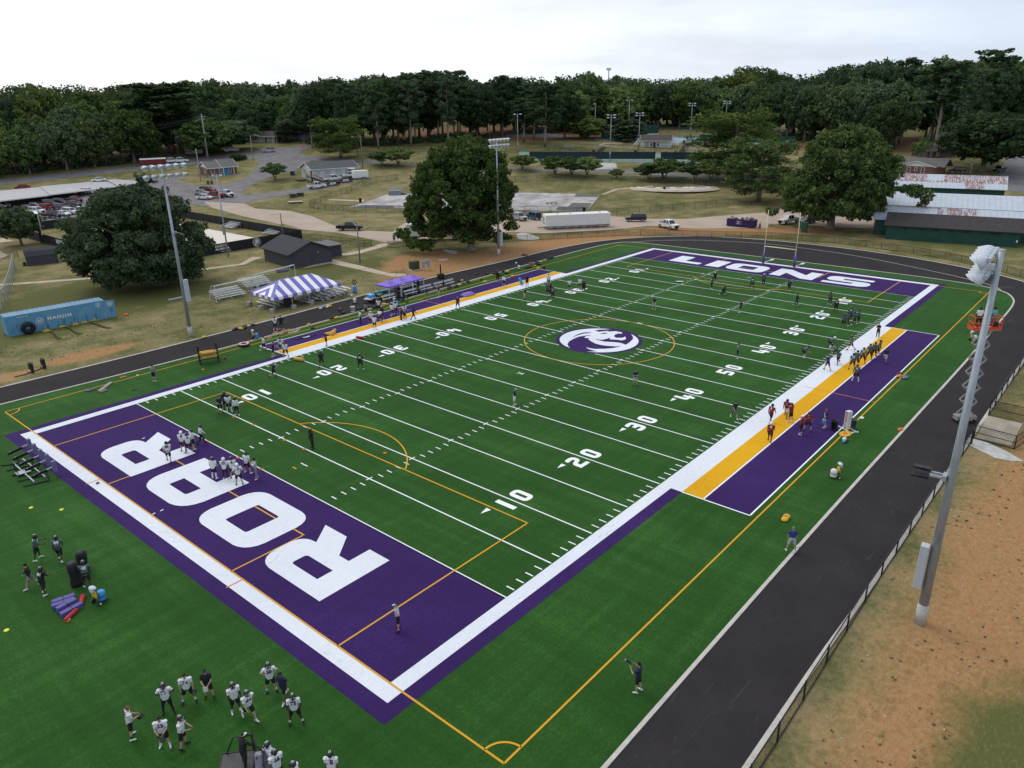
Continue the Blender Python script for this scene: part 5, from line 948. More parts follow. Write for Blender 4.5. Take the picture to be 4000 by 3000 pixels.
for kd, co, xy, a, lb in [
 ('pickup', 'black', (44.9, 195.9), -140, 'black pickup at the front of the lot by the screen fence'), ('sedan', 'white', (48.1, 197.3), -140, 'white sedan at the front of the lot beside the black pickup'), ('suv', 'white', (50.4, 198.3), -140, 'white sport utility car third from the front beside the white sedan'), ('sedan', 'white', (53.7, 199.6), -140, 'white sedan at the edge of the great oak'), ('suv', 'white', (45.2, 207.0), -140, 'white sport utility car behind the scoreboard frame'), ('jeep', 'red', (49.2, 210.6), -140, 'red boxy car in the middle of the lot'), ('suv', 'grey', (51.4, 207.7), -140, 'dark grey car between the red boxy car and white ones'), ('pickup', 'grey', (55.6, 209.9), -140, 'grey pickup near the great oak in the lot'), ('sedan', 'navy', (48.3, 217.8), -140, 'dark blue sedan in the second row of the lot'), ('sedan', 'black', (45.3, 216.0), 40, 'black sedan showing its tail beside the small tree'), ('suv', 'black', (52.2, 217.1), -140, 'black car in the row along the carport rail'), ('suv', 'black', (54.7, 216.5), -140, 'black sport utility car beside the dark red pickup'), ('pickup', 'maroon', (58.4, 216.2), -140, 'dark red pickup in front of the carport'), ('suv', 'white', (42.4, 224.9), -140, 'white car at the photo edge in the second row'), ('sedan', 'white', (37.0, 206.0), -140, 'white sedan low at the photo edge behind the small tree'), ('sedan', 'grey', (42.8, 210.3), -140, 'grey sedan partly behind the small dark tree'),
 ('suv', 'white', (62.5, 228.7), -130, 'white car under the middle carport section'), ('sedan', 'grey', (64.6, 227.0), -130, 'grey sedan under the middle carport section'), ('suv', 'white', (66.4, 226.1), -130, 'white van like car under the carport nearest the oak'), ('sedan', 'teal', (55.9, 231.6), -130, 'pale teal sedan under the lowest carport section'), ('sedan', 'white', (76.1, 241.4), 95, 'white sedan behind the carport roof by the highway bank'), ('sedan', 'red', (56.2, 250.0), 95, 'red car whose roof shows above the lowest carport')]:
 vehicle(kd, co, xy, a, lb, G1, sc=.93)
CB_ = PC['navy']
for o in [x for x in bpy.data.objects if 'black and white patrol' in x.get('label', '')]:
 for s_ in (-1, 1): mb = MB(); mb.box(-1.0, s_*.875 - .02, .38, .85, s_*.875 + .02, .93); d_ = mb.build('door', PC['white'], o); mb = MB(); letter(mb, 'POLICE', (-.05, s_*.90, .66), (-s_, 0, 0), (0, 0, 1), .2, .04); mb.build('lettering', CB_, d_, False)
def trailer(name, label, cat, a_, b_, D_, z0, H_, m, front=None, wheels=(), legs=0):
 lo, rz, ln = fr2(a_, b_); t = thing(name, label, cat, lo, rz); mb = MB(); mb.rbox((ln/2, D_/2, z0 + H_/2), (ln, D_, H_), .12); mb.build('body', m, t)
 for i, (x, y) in enumerate(wheels):
  w_ = MB(); w_.cyl((x, y, .42), (x, y + .25, .42), .42); r_ = MB(); r_.cyl((x, y - .02, .42), (x, y, .42), .22); o = w_.build('wheel', TYRE, t); r_.build('rim', RIM, o)
 if legs:
  mb = MB()
  for i in range(legs):
   for y in (.3, D_ - .3): mb.box(.6 + i*(ln - 1.2)/(legs - 1) - .12, y - .2, 0, .6 + i*(ln - 1.2)/(legs - 1) + .12, y + .2, z0)
  mb.bar((0, .3, z0 - .1), (ln, .3, z0 - .1), .15, .25); mb.bar((-1.6, 1.2, z0 - .3), (ln, D_ - .3, z0 - .1), .15, .2); mb.build('jack_stand', mat('jack_stand', (.22, .22, .21), .8), t)
 return t, ln
t, ln = trailer('office_trailer', 'long white flat sided trailer on jack stands beside the track fence', 'trailer', (105.7, 79.7), (117.6, 70.3), 3.1, .75, 2.55, WHT, legs=8)
mb = MB(); mb.box(-.05, .8, 2.2, 0, 1.2, 2.6); mb.box(-.05, 1.6, 1.2, 0, 2.5, 2.8); mb.box(-.06, .9, 1.2, 0, 1.3, 1.6); mb.build('end_panel', GALV, t); mb = MB(); [mb.bx((x, 1.5, 3.33), (.5, .5, .12)) for x in (3, 6, 13)]; mb.build('roof_vent', GALV, t)
a_, b_ = (128.8, 176.5), (133.3, 174.4)
t, ln = trailer('cargo_trailer', 'white enclosed cargo trailer with twin axles beside the whitewashed building', 'trailer', a_, b_, 2.4, .45, 2.3, WHT, wheels=((3.0, -.1), (3.9, -.1)))
a_, b_ = (96.0, 253.7), (104.0, 250.9)
t, ln = trailer('stock_trailer', 'dark red stock trailer with pale curved roof on the highway', 'trailer', a_, b_, 2.3, .5, 1.9, PC['maroon'], wheels=((1.6, -.1), (2.6, -.1)))
mb = MB(); mb.xprism([(-.05, 2.35), (.6, 2.75), (1.7, 2.75), (2.35, 2.35)], -.05, ln + .05); mb.build('roof', WHT, t)
a_, b_ = (77.8, 95.1), (85.0, 86.3)
lo, rz, ln = fr2(a_, b_); t = thing('box_truck', 'white box truck parked under the large forked tree beside the fence', 'truck', lo, rz); mb = MB(); mb.rbox((3.4, 1.25, 2.2), (6.8, 2.5, 2.5), .08); mb.build('box', WHT, t); mb = MB(); mb.rbox((ln - 1.4, 1.25, 1.35), (2.6, 2.2, 1.5), .2); mb.rbox((ln - 2.1, 1.25, 2.3), (1.5, 2.1, .8), .2); mb.build('cab', PC['white'], t); mb = MB(); mb.box(ln - 2.6, .12, 1.9, ln - 1.3, 2.38, 2.5); mb.build('window', AGL, t); mb = MB(); mb.box(.2, .5, .7, ln - 2, 2.0, .95); mb.build('chassis', BLK, t)
for x in (1.6, ln - 1.2):
 for y in (-.05, 2.3): w_ = MB(); w_.cyl((x, y, .48), (x, y + .3, .48), .48); o = w_.build('wheel', TYRE, t); r_ = MB(); r_.cyl((x, y - .02, .48), (x, y, .48), .25); r_.build('rim', RIM, o)
# purple skip, heaped
a_, b_ = (134.3, 50.0), (134.8, 43.8)
lo, rz, ln = fr2(a_, b_); t = thing('skip_container', 'purple open skip heaped with rubbish beside the gravel road', 'skip', lo, rz); PSK = mat('skip_purple', (.045, .025, .12), .6, var=.3, vs=2); mb = MB(); mb.xprism([(0, .2), (2.4, .2), (2.4, 1.7), (2.2, 1.7), (2.2, .4), (.2, .4), (.2, 1.7), (0, 1.7)], 0, ln); mb.box(0, .2, .2, .15, 2.2, 1.7); mb.box(ln - .15, .2, .2, ln, 2.2, 1.7)
for i in range(7): mb.box(.2 + i*(ln - .5)/6 - .06, -.1, .2, .2 + i*(ln - .5)/6 + .06, 0, 1.6)
mb.bar((-.05, -.06, 1.66), (ln + .05, -.06, 1.66), .16, .12); mb.build('body', PSK, t)
rs = np.random.RandomState(2); mb = MB()
for i in range(60): mb.M = Matrix.Translation((rs.uniform(.5, ln - .5), rs.uniform(.4, 2), 1.45 + rs.uniform(0, .6))) @ Matrix.Rotation(rs.uniform(0, 6), 4, 'Z') @ Matrix.Rotation(rs.uniform(-.5, .5), 4, 'X'); mb.cur = i % 3; mb.bx((0, 0, 0), (rs.uniform(.2, .9), rs.uniform(.1, .5), rs.uniform(.04, .3)))
tag(mb.build('rubbish_heap', [mat('debris_pale', (.55, .54, .5), .9), mat('debris_tan', (.30, .22, .13), .9), mat('debris_dark', (.08, .07, .06), .9)], None), 'heap of broken boards and rubbish filling the purple skip', 'rubbish', kind='stuff'); bpy.data.objects['rubbish_heap'].location = t.location; bpy.data.objects['rubbish_heap'].rotation_euler = t.rotation_euler
mb = MB(); [mb.bx((ln*.45, -.02, z_), (w_, .03, .16)) for z_, w_ in ((1.3, 1.1), (1.05, .6), (.78, 1.2))]; mb.build('sign_patch', mat('faded_white', (.45, .43, .55), .7), t)
t = thing('portable_toilet', 'green portable toilet standing by the track fence under the round tree', 'toilet', (136.7, 33.2), dS); PTG = mat('toilet_green', (.015, .07, .05), .5); mb = MB(); mb.rbox((0, 0, 1.0), (1.15, 1.15, 2.0), .05); mb.build('cabin', PTG, t); mb = MB(); mb.rbox((0, 0, 2.12), (1.2, 1.2, .26), .1); mb.build('roof', mat('toilet_roof', (.10, .16, .13), .5), t); mb = MB(); mb.box(-.4, -.60, .1, .4, -.57, 1.85); mb.build('door', mat('toilet_door', (.02, .09, .065), .5), t)
# ---------------------------------------------------------------- fences
def meshmat(name, c, cover, pitch=0.11):
 """woven wire: diamond lattice of wires, open between"""
 m, t, b = nmat(name); n = N(t); t.nodes.remove(b); tx = n.n('ShaderNodeTexCoord').outputs['UV']; s = n.n('ShaderNodeSeparateXYZ', {0: tx})
 k = None
 for op in ('ADD', 'SUBTRACT'):
  v = n.math('FRACT', n.math('DIVIDE', n.math(op, s.outputs[0], s.outputs[1]), pitch)); g = n.math('LESS_THAN', v, cover/2); k = g if k is None else n.math('MAXIMUM', k, g)
 d = n.n('ShaderNodeBsdfDiffuse', {'Color': C4(c)}); tr = n.n('ShaderNodeBsdfTransparent'); ms = n.n('ShaderNodeMixShader', {0: k, 1: tr.outputs[0], 2: d.outputs[0]}); t.links.new(ms.outputs[0], t.nodes['Material Output'].inputs['Surface']); return m
WIREB = meshmat('wire_black', (.02, .021, .023), .34); WIREG = meshmat('wire_green', (.03, .06, .045), .26); WIRES = meshmat('wire_silver', (.34, .37, .40), .42); NETW = meshmat('net_white', (.6, .6, .6), .16, .14)
GRNP = mat('fence_green', (.025, .065, .045), .6)
def fence(name, label, pts, h, pm, wm, step=3.0, r=.035, cat='fence', mid=False, low=False, group=None, solid=False, gap=0.0):
 """posts, rails and wire following a line over the ground"""
 P = []
 for a, b_ in zip(pts[:-1], pts[1:]):
  d = math.hypot(b_[0] - a[0], b_[1] - a[1]); k = max(1, round(d/step))
  for i in range(k): P.append((a[0] + (b_[0] - a[0])*i/k, a[1] + (b_[1] - a[1])*i/k))
 P.append(pts[-1]); o = (*P[0], hz(*P[0])); t = thing(name, label, cat, o, 0, group); Q = [(x - o[0], y - o[1], hz(x, y) - o[2]) for x, y in P]
 if len(Q) > 95:
  mb = MB()
  for q in Q: mb.cyl(q, (q[0], q[1], q[2] + h + .04), r*1.15, n=6)
  tag(mb.build('posts', pm, t), kind='stuff')
 else:
  for q in Q: mb = MB(); mb.cyl(q, (q[0], q[1], q[2] + h + .04), r*1.15, n=6); mb.build('post', pm, t)
 mb = MB(); lv = [h] + ([h*.5] if mid else []) + ([.06] if low else [])
 for z in lv: mb.tube([(q[0], q[1], q[2] + z) for q in Q], r*.85, 6)
 mb.build('rail', pm, t)
 me = bpy.data.meshes.new('wire'); vs = []; fs = []; uv = []; acc = 0
 for i, q in enumerate(Q):
  if i: acc += math.dist(q[:2], Q[i - 1][:2])
  vs += [(q[0], q[1], q[2] + gap), (q[0], q[1], q[2] + h)]; uv += [(acc, gap), (acc, h)]
  if i: fs.append((2*i - 2, 2*i, 2*i + 1, 2*i - 1))
 me.from_pydata(vs, [], fs); ul = me.uv_layers.new(name='UVMap')
 for lp in me.loops: ul.data[lp.index].uv = uv[lp.vertex_index]
 me.materials.append(wm); link('screen' if solid else 'wire', me, t); return t
fence('chain_link_fence', 'black chain link fence along the outer edge of the near track beside the orange earth', [(-40, -16.75), (-0.1, -16.75), (16.5, -16.6), (41.32, -16.77)], 1.22, BLKM, WIREB, 3.05, .04, low=True)
fence('chain_link_fence', 'black chain link fence beyond the concrete pad along the track towards the far bend', [(48.99, -16.77), (57.65, -16.84), (76, -17.2), (88, -17.6), (100, -17.2)], 1.5, BLKM, WIREB, 3.05, .04, low=True)
fence('chain_link_fence', 'black two rail fence enclosing the concrete pad beside the track', [(42.46, -16.78), (42.19, -19.82), (44.78, -20.32)], 1.25, BLKM, WIREB, 6, .04, mid=True, low=True)
fence('chain_link_fence', 'black two rail fence running off across the dry grass from the corner post', [(48.99, -16.77), (48.85, -19.75)], 1.5, BLKM, WIREB, 6, .04, mid=True)
fence('field_gate', 'open black mesh gate leaf standing over the track edge by the concrete pad', [(41.16, -16.87), (40.61, -16.08)], 1.3, BLKM, WIREB, 3, .035, 'gate', mid=True, low=True)
fence('chain_link_fence', 'long dark chain link fence curving behind the far end of the track', [(70.4, 92.6), (72.9, 90.6), (79.2, 84.8), (86.6, 80.2), (90.9, 76.6), (93.1, 74.7), (97.9, 71.5), (102.9, 67.9), (108.7, 63.5), (112.7, 59.4), (116.9, 51.6), (121.0, 43.7), (124.0, 38.3), (125.3, 35.7), (126.3, 29.8), (127.29, 23.72), (126.79, 17.58), (125.90, 11.59), (124.41, 5.74), (121.91, 0.09), (117.05, -7.51), (112.66, -11.95)], 1.25, mat('fence_brown', (.035, .025, .022), .7), WIREB, 3.05, .032, low=True)
fence('chain_link_fence', 'dark fence with gate frame between the volleyball screens and the path gate', [(65.6, 115.0), (66.2, 112.5), (67.1, 106.7), (68.3, 101.7), (68.4, 97.3), (69.5, 96.4)], 1.25, MATS['fence_brown'], WIREB, 3.05, .035, mid=True)
fence('park_fence', 'green chain link fence round the near side of the skate park', [(137.4, 164.9), (130.5, 167.4), (120.9, 165.3), (112.4, 162.1), (104.6, 158.9), (95.5, 154.2), (94.8, 149.1), (95.3, 143.6), (98.3, 138.0), (102.9, 130.1), (121.4, 103.1), (127.2, 94.9), (133.3, 78.8), (141.8, 74.3), (152.1, 70.4), (161.1, 65.7), (169.7, 60.0), (181.4, 62.7)], 1.8, GRNP, WIREG, 3.2, .04)
fence('park_fence', 'green chain link fence between the skate park lawn and the lane', [(155.3, 134.8), (164.6, 125.4), (173.8, 114.1), (182.4, 98.7), (188.0, 89.7), (190.5, 73.0), (190.4, 66.1)], 1.8, GRNP, WIREG, 3.2, .04)
SCRD = mat('screen_navy', (.020, .040, .050), .8, var=.25, vs=.8); SCRG = mat('screen_green', (.014, .060, .045), .8, var=.2, vs=.5); SCRB = mat('screen_black', (.022, .023, .026), .8, var=.3, vs=.6)
fence('tennis_screen', 'dark windscreen fence of the near tennis courts, longer stretch before the hut', [(187.7, 151.3), (195.4, 140.1), (213.6, 115.4)], 2.9, GRNP, SCRD, 4, .05, mid=True, solid=True, gap=.5)
fence('tennis_screen', 'dark windscreen fence of the near tennis courts behind the ornamental trees', [(214.4, 113.6), (226.5, 94.7), (228.7, 91.0)], 2.9, GRNP, SCRD, 4, .05, mid=True, solid=True, gap=.5)
fence('tennis_fence', 'tall open green wire fence above the near tennis courts', [(196.4, 170.3), (212.4, 146.2), (225.3, 122.1), (239.5, 98.8)], 3.0, GRNP, WIREG, 4, .04)
fence('tennis_screen', 'green windscreen behind the far courts between lamp and conifer', [(248.2, 161.8), (253.7, 148.8)], 2.6, GRNP, SCRG, 4, .05, solid=True)
fence('tennis_screen', 'green windscreen behind the far courts beyond the wide stairs', [(264.4, 124.8), (268.5, 112.2), (278.7, 91.0)], 2.6, GRNP, SCRG, 4, .05, solid=True)
fence('tennis_fence', 'high wire back fence of the far tennis courts below the wood', [(254.5, 169.1), (263.7, 149.9), (273.6, 128.0), (282.8, 102.0)], 4.2, GRNP, WIREG, 5, .05)
t = thing('practice_wall', 'dark green practice board standing behind the tennis hut', 'wall', (272.5, 152.6), -.7); mb = MB(); mb.box(-3.6, -.1, .6, 3.6, .1, 4.2); mb.build('board', SCRG, t); mb = MB(); mb.box(-3.6, -.05, 0, 3.6, .05, .55); mb.build('base', WHT, t)
VB = [(66, 178), (66, 115.4), (29.4, 114.2), (29.4, 169)]
fence('screen_fence', 'black windscreen fence with white lettering along the long side of the sand court', [VB[2], VB[3]], 1.9, BLKM, SCRB, 3, .05, solid=True)
fence('screen_fence', 'black windscreen fence with lettering and lion roundel behind the charcoal field house', [VB[1], VB[2]], 1.9, BLKM, SCRB, 3, .05, solid=True)
fence('screen_fence', 'black windscreen fence behind the aluminium stands of the sand court', [VB[0], VB[1]], 1.9, BLKM, SCRB, 3, .05, solid=True)
fence('screen_fence', 'black windscreen fence between the sand court and the parked cars', [(29.4, 177), VB[0]], 1.9, BLKM, SCRB, 3, .05, solid=True)
SW = mat('sign_white', (.62, .63, .64), .7)
def sign(name, label, o, right, rows_, m=SW, off=.05, cat='sign'):
 t = thing(name, label, cat, o); r = Vector((*right, 0)).normalized(); nrm = r.cross(Vector((0, 0, 1))); mb = MB()
 for s_, x, z, h_, b_ in rows_: letter(mb, s_, r*x + nrm*off + Vector((0, 0, z)), r, (0, 0, 1), h_, b_, 1.04, 1.12)
 mb.build('lettering', m, t, False); return t
def roundel(name, label, o, right, r_, wm, bm_, off=.06):
 """disc emblem: ring and a lion's head in profile"""
 t = thing(name, label, 'emblem', o); r = Vector((*right, 0)).normalized(); nrm = r.cross(Vector((0, 0, 1))); U = Vector((0, 0, 1))
 def P(poly, k): return [tuple(r*x*r_ + U*y*r_ + nrm*(off + .006*k)) for x, y in poly]
 circ = lambda q: [(q*math.cos(2*math.pi*i/32), q*math.sin(2*math.pi*i/32)) for i in range(32)]
 mb = MB(); mb.cur = 0; mb.quad(*P(circ(1), 0)); mb.cur = 1; mb.quad(*P(circ(.86), 1)); mb.cur = 0
 hd = [(-.5, -.75), (-.62, -.2), (-.5, .35), (-.15, .68), (.25, .66), (.5, .42), (.62, .12), (.72, -.02), (.6, -.16), (.42, -.14), (.5, -.32), (.34, -.42), (.15, -.36), (.1, -.75)]
 tri = tessellate_polygon([[Vector((*q, 0)) for q in hd]]); mb.add(P(hd, 2), [tuple(q) for q in tri], False); mb.cur = 1
 for poly in ([(.28, .28), (.5, .2), (.3, .16)], [(-.42, .1), (-.1, .4), (-.25, .0)], [(-.42, -.3), (-.12, .02), (-.2, -.4)], [(-.3, -.62), (-.02, -.25), (-.02, -.62)], [(.2, -.12), (.42, -.1), (.3, -.2)]): mb.quad(*P(poly, 3))
 mb.build('disc', [wm, bm_], t, False); return t
sign('fence_lettering', 'white NORTH ALABAMA VOLLEYBALL lettering on the screen beside the lamp pole', (46.2, 114.78, 0), (1, .035), [('NORTH', .6, 1.45, .48, .05), ('ALABAMA', .9, .88, .46, .05), ('VOLLEYBALL', 1.6, .33, .26, .03)])
sign('fence_lettering', 'white NORTH ALABAMA lettering on the screen left of the great oak', (29.36, 147.0, 0), (0, -1), [('NORTH', 0, 1.2, 1.0, .05), ('ALABAMA', 6.2, .65, 1.0, .05)])
roundel('fence_emblem', 'white lion head roundel on the screen behind the field house', (54.8, 115.0, 1.0), (1, .035), .88, SW, SCRB)
roundel('fence_emblem', 'white lion head roundel on the screen beside the scoreboard frame', (29.36, 166.0, 1.0), (0, -1), .85, SW, SCRB)
fence('chain_link_fence', 'tall silver chain link fence bending round the lawn at the photo edge', [(16.21, 133.07), (13.30, 124.72), (10.91, 117.96), (7.11, 107.89), (4.82, 102.51), (2.61, 98.19)], 2.5, GALV, WIRES, 3, .04, mid=False)
fence('chain_link_fence', 'low dark fence by the pale slabs left of the barn roofed shed', [(15.82, 143.96), (17.13, 144.40), (20.22, 144.00)], 1.2, BLKM, WIREB, 3, .035)
# ---------------------------------------------------------------- poles, lamps, wires
LAMPW = mat('lamp_shell', (.50, .55, .60), .45, var=.08, vs=5); PCONC = mat('pole_base', (.46, .45, .42), .85, var=.2, vs=6)
def lamp_mesh():
 mb = MB(); mb.lathe([(.06, -.30), (.16, -.26), (.27, -.14), (.335, .02), (.35, .14), (.345, .14), (.30, .02)], 18); n_ = 9; vs = []; fs = []
 for k, z in enumerate((.13, .40)):
  for i in range(n_): a = math.pi*(.0 + i/(n_ - 1)); q = .352 + .03*k; vs.append((q*math.cos(a), q*math.sin(a), z - (.22*(1 - math.sin(a)) if k else 0)))
 for i in range(n_ - 1): fs.append((i, i + 1, n_ + i + 1, n_ + i))
 mb.add(vs, fs, True); mb.cyl((0, 0, -.42), (0, 0, -.27), .09); me = mb.mesh('lamp', LAMPW); g = MB(); g.lathe([(0, .03), (.32, .06)], 16); return me, g.mesh('lens', mat('lamp_lens', (0, 0, 0)))
LMP = lamp_mesh()
def stadium_pole(name, label, xy, H_, aim, rows_, per, sp, rb, box_z=(2.6, 5.2), flood=9.4, rt=.16):
 t = thing(name, label, 'light pole', xy, aim); mb = MB(); mb.cyl((0, 0, 1.3), (0, 0, H_), rb, rt, 16); mb.lathe([(0, H_ + .05), (rt*1.05, H_ + .03), (rt*1.05, H_ - .05)], 14); mb.build('pole', GALV, t)
 mb = MB(); mb.cyl((0, 0, -.1), (0, 0, 1.3), rb*1.18, rb*1.12, 16); mb.build('base', PCONC, t)
 mb = MB(); mb.rbox((rb + .22, .25, (box_z[0] + box_z[1])/2), (.42, .5, box_z[1] - box_z[0]), .03); mb.box(rb, .2, box_z[0] + .2, rb + .1, .3, box_z[1] - .2); mb.build('ballast_box', mat('ballast_grey', (.42, .46, .49), .45), t)
 # the crossarms lie across the aim; the lamps hang forward and downward from them
 for k, z in enumerate(rows_):
  mb = MB(); hw = sp*(per - 1)/2 + .25; mb.bar((.30, -hw, z), (.30, hw, z), .16, .18); mb.bar((-.05, -.06, z), (.3, -.06, z), .16, .14); mb.build('crossarm', GALV, t)
  for i in range(per):
   y = (i - (per - 1)/2)*sp; o = link('lamp', LMP[0], t); o.matrix_local = Matrix.Translation((.60, y, z - .12)) @ Matrix.Rotation(R(0 if per < 3 else (i % 3 - 1)*7), 4, 'Z') @ Matrix.Rotation(R(90 + 27), 4, 'Y') @ Matrix.Rotation(R(-90), 4, 'Z') @ Matrix.Rotation(R(180), 4, 'Z')
   l_ = link('lens', LMP[1], o)
 if flood:
  mb = MB()
  for s_ in (-1, 1): mb.bar((rb, s_*.2, flood), (1.0, s_*.2, flood), .12, .12)
  mb.bx((rb + .05, 0, flood), (.2, .6, .3)); mb.build('flood_arm', GALV, t)
  for s_ in (-1, 1): mb = MB(); mb.rbox((1.25, s_*.24, flood + (.12 if s_ < 0 else -.12)), (.5, .36, .16), .03); mb.rbox((1.62, s_*.24, flood + (.14 if s_ < 0 else -.14)), (.42, .42, .10), .02); mb.build('floodlight', BLKM, t)
 return t
stadium_pole('stadium_light_pole', 'tall grey stadium light pole standing on the orange earth beside the near track fence', (13.26, -19.58), 21.2, R(94), (20.95, 20.15), 5, .72, .26, (2.4, 5.1), 9.2, .13)
stadium_pole('stadium_light_pole', 'tall grey stadium light pole on the dry grass between the blue container and the track', (14.97, 66.35), 20.7, R(-86), (21.1, 20.0), 6, .98, .24, (4.6, 7.4), 13.2, .11)
stadium_pole('stadium_light_pole', 'tall grey stadium light pole on the orange bank beside the forked tree', (78.00, 69.35), 20.7, R(-88), (21.0, 20.0), 6, .98, .24, (1.9, 4.4), 9.4, .11)
def pole(name, label, xy, H_, r, m, cat='pole', rz=0., arms=(), lamp=None, lean=0.0):
 t = thing(name, label, cat, xy, rz); mb = MB(); mb.cyl((0, 0, -.2), (lean, 0, H_), r, r*.7, 10); mb.build('shaft', m, t)
 for z, L_ in arms: mb = MB(); mb.bar((lean, -L_/2, z), (lean, L_/2, z), .14, .16); [mb.cyl((lean, q*L_*.46, z), (lean, q*L_*.46, z + .28), .06) for q in (-1, -.4, .4, 1)]; mb.build('crossarm', m, t)
 if lamp: mb = MB(); mb.bar((0, 0, H_ - .25), (0, lamp, H_ - .1), .07); mb.rbox((0, lamp*1.15, H_ - .12), (.22, .6, .16), .05); mb.build('street_lamp', LAMPW, t)
 return t
TIM = mat('pole_timber', (.23, .195, .16), .95, var=.3, vs=3, stretch=(1, 1, .2)); TIMG = mat('pole_grey', (.33, .33, .32), .85, var=.2, vs=3)
pole('utility_pole', 'tallest grey utility pole with two crossarms behind the brick building', (117.8, 246.7), 16, .24, TIMG, 'utility pole', .7, ((15.0, 2.6), (14.2, 2.2), (9.4, 3.4)))
pole('utility_pole', 'wooden utility pole with transformer beside the cream cottage', (113.7, 260.6), 10, .17, TIM, 'utility pole', .7, ((9.3, 2.6),))
mb = MB(); mb.cyl((.3, 0, 7.2), (.3, 0, 8.1), .25); mb.build('transformer', GALV, bpy.data.objects['utility_pole.001'])
pole('utility_pole', 'pale slim pole in front of the brick building', (97.0, 214.8), 10.2, .16, TIMG, 'utility pole', .7)
pole('utility_pole', 'pale wooden pole beside the white cargo trailer', (141.7, 187.5), 10.9, .17, TIM, 'utility pole', .7, ((10.2, 1.2),))
pole('utility_pole', 'dark pole in the pine grove across the lane', (155.3, 206.9), 10.2, .15, TIM, 'utility pole', .7)
pole('utility_pole', 'slim pale pole at the corner of the road junction', (126.6, 230.9), 9, .13, TIMG, 'utility pole', .7)
pole('utility_pole', 'wooden pole with crossarm before the ranch house', (151.2, 273.8), 6, .13, TIM, 'utility pole', .7, ((5.7, 2.4),))
pole('street_light', 'wooden street light pole at the corner of the volleyball screens', (62.1, 116.5), 5.8, .14, TIM, 'street light', R(50), lamp=1.4)
pole('wooden_pole', 'bare wooden pole beside the concrete path behind the canopies', (57.82, 85.58), 7.3, .14, TIM)
pole('street_light', 'leaning wooden pole with lamp behind the rusty roofed shed', (248.7, 23.6), 4.0, .14, TIM, 'street light', R(90), lamp=.3)
t = pole('court_light', 'slim light pole beside the volleyball screen with twin lamp heads', (45.45, 109.91), 15.4, .15, GALV, 'light pole', R(40)); mb = MB(); mb.bar((0, -.6, 15.3), (0, .6, 15.3), .1); mb.build('crossarm', GALV, t)
for s_ in (-.7, .7): mb = MB(); mb.rbox((.25, s_, 15.2), (.8, .45, .2), .06); mb.build('lamp', LAMPW, t)
mb = MB(); mb.rbox((-.3, 0, 5.3), (.35, .5, 1.9), .04); mb.build('control_box', GALV, t)
def court_light(label, xy, H_, kind):
 t = thing('tennis_light', label, 'light pole', xy, toward(xy, 90), 'tennis court lights'); mb = MB(); mb.cyl((0, 0, -.1), (0, 0, H_), .14, .09, 10); mb.build('pole', GALV, t)
 mb = MB(); hw = 1.0 if kind > 1 else .4
 for z in ((H_ - .1, H_ - .95) if kind == 4 else (H_ - .1,)): mb.bar((-hw, 0, z), (hw, 0, z), .1)
 mb.build('crossarm', GALV, t)
 for z in ((H_ - .1, H_ - .95) if kind == 4 else (H_ - .1,)):
  for s_ in ((-1, 1) if kind > 1 else (1,)): b_ = MB(); b_.M = Matrix.Translation((s_*(hw + .1), 0, z)); b_.rbox((0, 0, 0), (.9, .7, .36), .14); b_.build('lamp', LAMPW, t)
 mb = MB(); mb.rbox((0, -.2, 3.2), (.5, .3, .9), .03); mb.build('control_box', LAMPW, t)
for lb, xy, H_, k_ in [('short lamp pole with one head beside the park car lot', (196.7, 164.2), 13.8, 2), ('lamp pole with single side head at the end of the far green screen', (246.7, 164.0), 13.8, 1), ('four lamp pole rising from the gravel pile before the tennis screens', (200.9, 125.9), 15.7, 4), ('lamp pole seen behind the dark conifer with twin heads', (275.9, 165.9), 13.5, 2), ('four lamp pole just left of the tennis hut', (224.7, 129.1), 13.8, 4), ('four lamp pole beside the wide tennis stairs', (274.3, 134.3), 13.4, 4), ('four lamp pole nearest the tall park pine on the far courts', (284.0, 123.5), 14, 4), ('twin lamp pole seen between the two park pines', (298.8, 114.7), 8, 2), ('twin lamp pole at the far court by the bright round tree', (296.6, 110.1), 9, 2), ('tall single lamp pole in front of the pine grove car lot', (220.1, 199.6), 9.5, 1)]: court_light(lb, xy, H_, k_)
t = thing('cell_tower', 'slender far off mobile phone mast above the wood on the skyline', 'mast', (*st(900, -112), 25)); mb = MB(); mb.cyl((0, 0, 0), (0, 0, 31), .9, .5, 8); mb.build('mast', GALV, t); mb = MB(); [mb.bx((2.0*math.cos(a), 2.0*math.sin(a), 30.0), (.7, .7, 2.6)) for a in (0, 1.05, 2.1, 3.14, 4.2, 5.24)]; mb.lathe([(2.2, 28.9), (2.2, 29.1)], 8); mb.build('antenna', LAMPW, t)
WIRE = mat('power_cable', (.012, .012, .013), .6)
def wire(label, p, q, sag, r=.035):
 P = [Vector(p).lerp(Vector(q), i/24) - Vector((0, 0, sag*4*(i/24)*(1 - i/24))) for i in range(25)]; mb = MB(); mb.tube(P, r, 5); tag(mb.build('power_line', WIRE), label, 'cable', 'power lines along the highway')
up = bpy.data.objects['utility_pole'].location; ux, uy = up.x, up.y
far_l = Vector(((43.5, 271.4)[0], (43.5, 271.4)[1], 0))
for i, (z0_, z1_) in enumerate(((15.2, 16.5), (14.9, 15.4), (14.3, 13.9), (9.6, 9.2), (8.2, 6.8), (7.0, 5.2))): wire('sagging black power line across the wood along the highway', (ux, uy, up.z + z0_), (far_l.x + i*.6, far_l.y, z1_), 2.2)
for z_ in (14.6, 9.4, 12.0): wire('sagging black power line across the wood along the highway', (ux, uy, up.z + z_), (*(159.6, 204.1), 8 + z_*.55), 2.0)
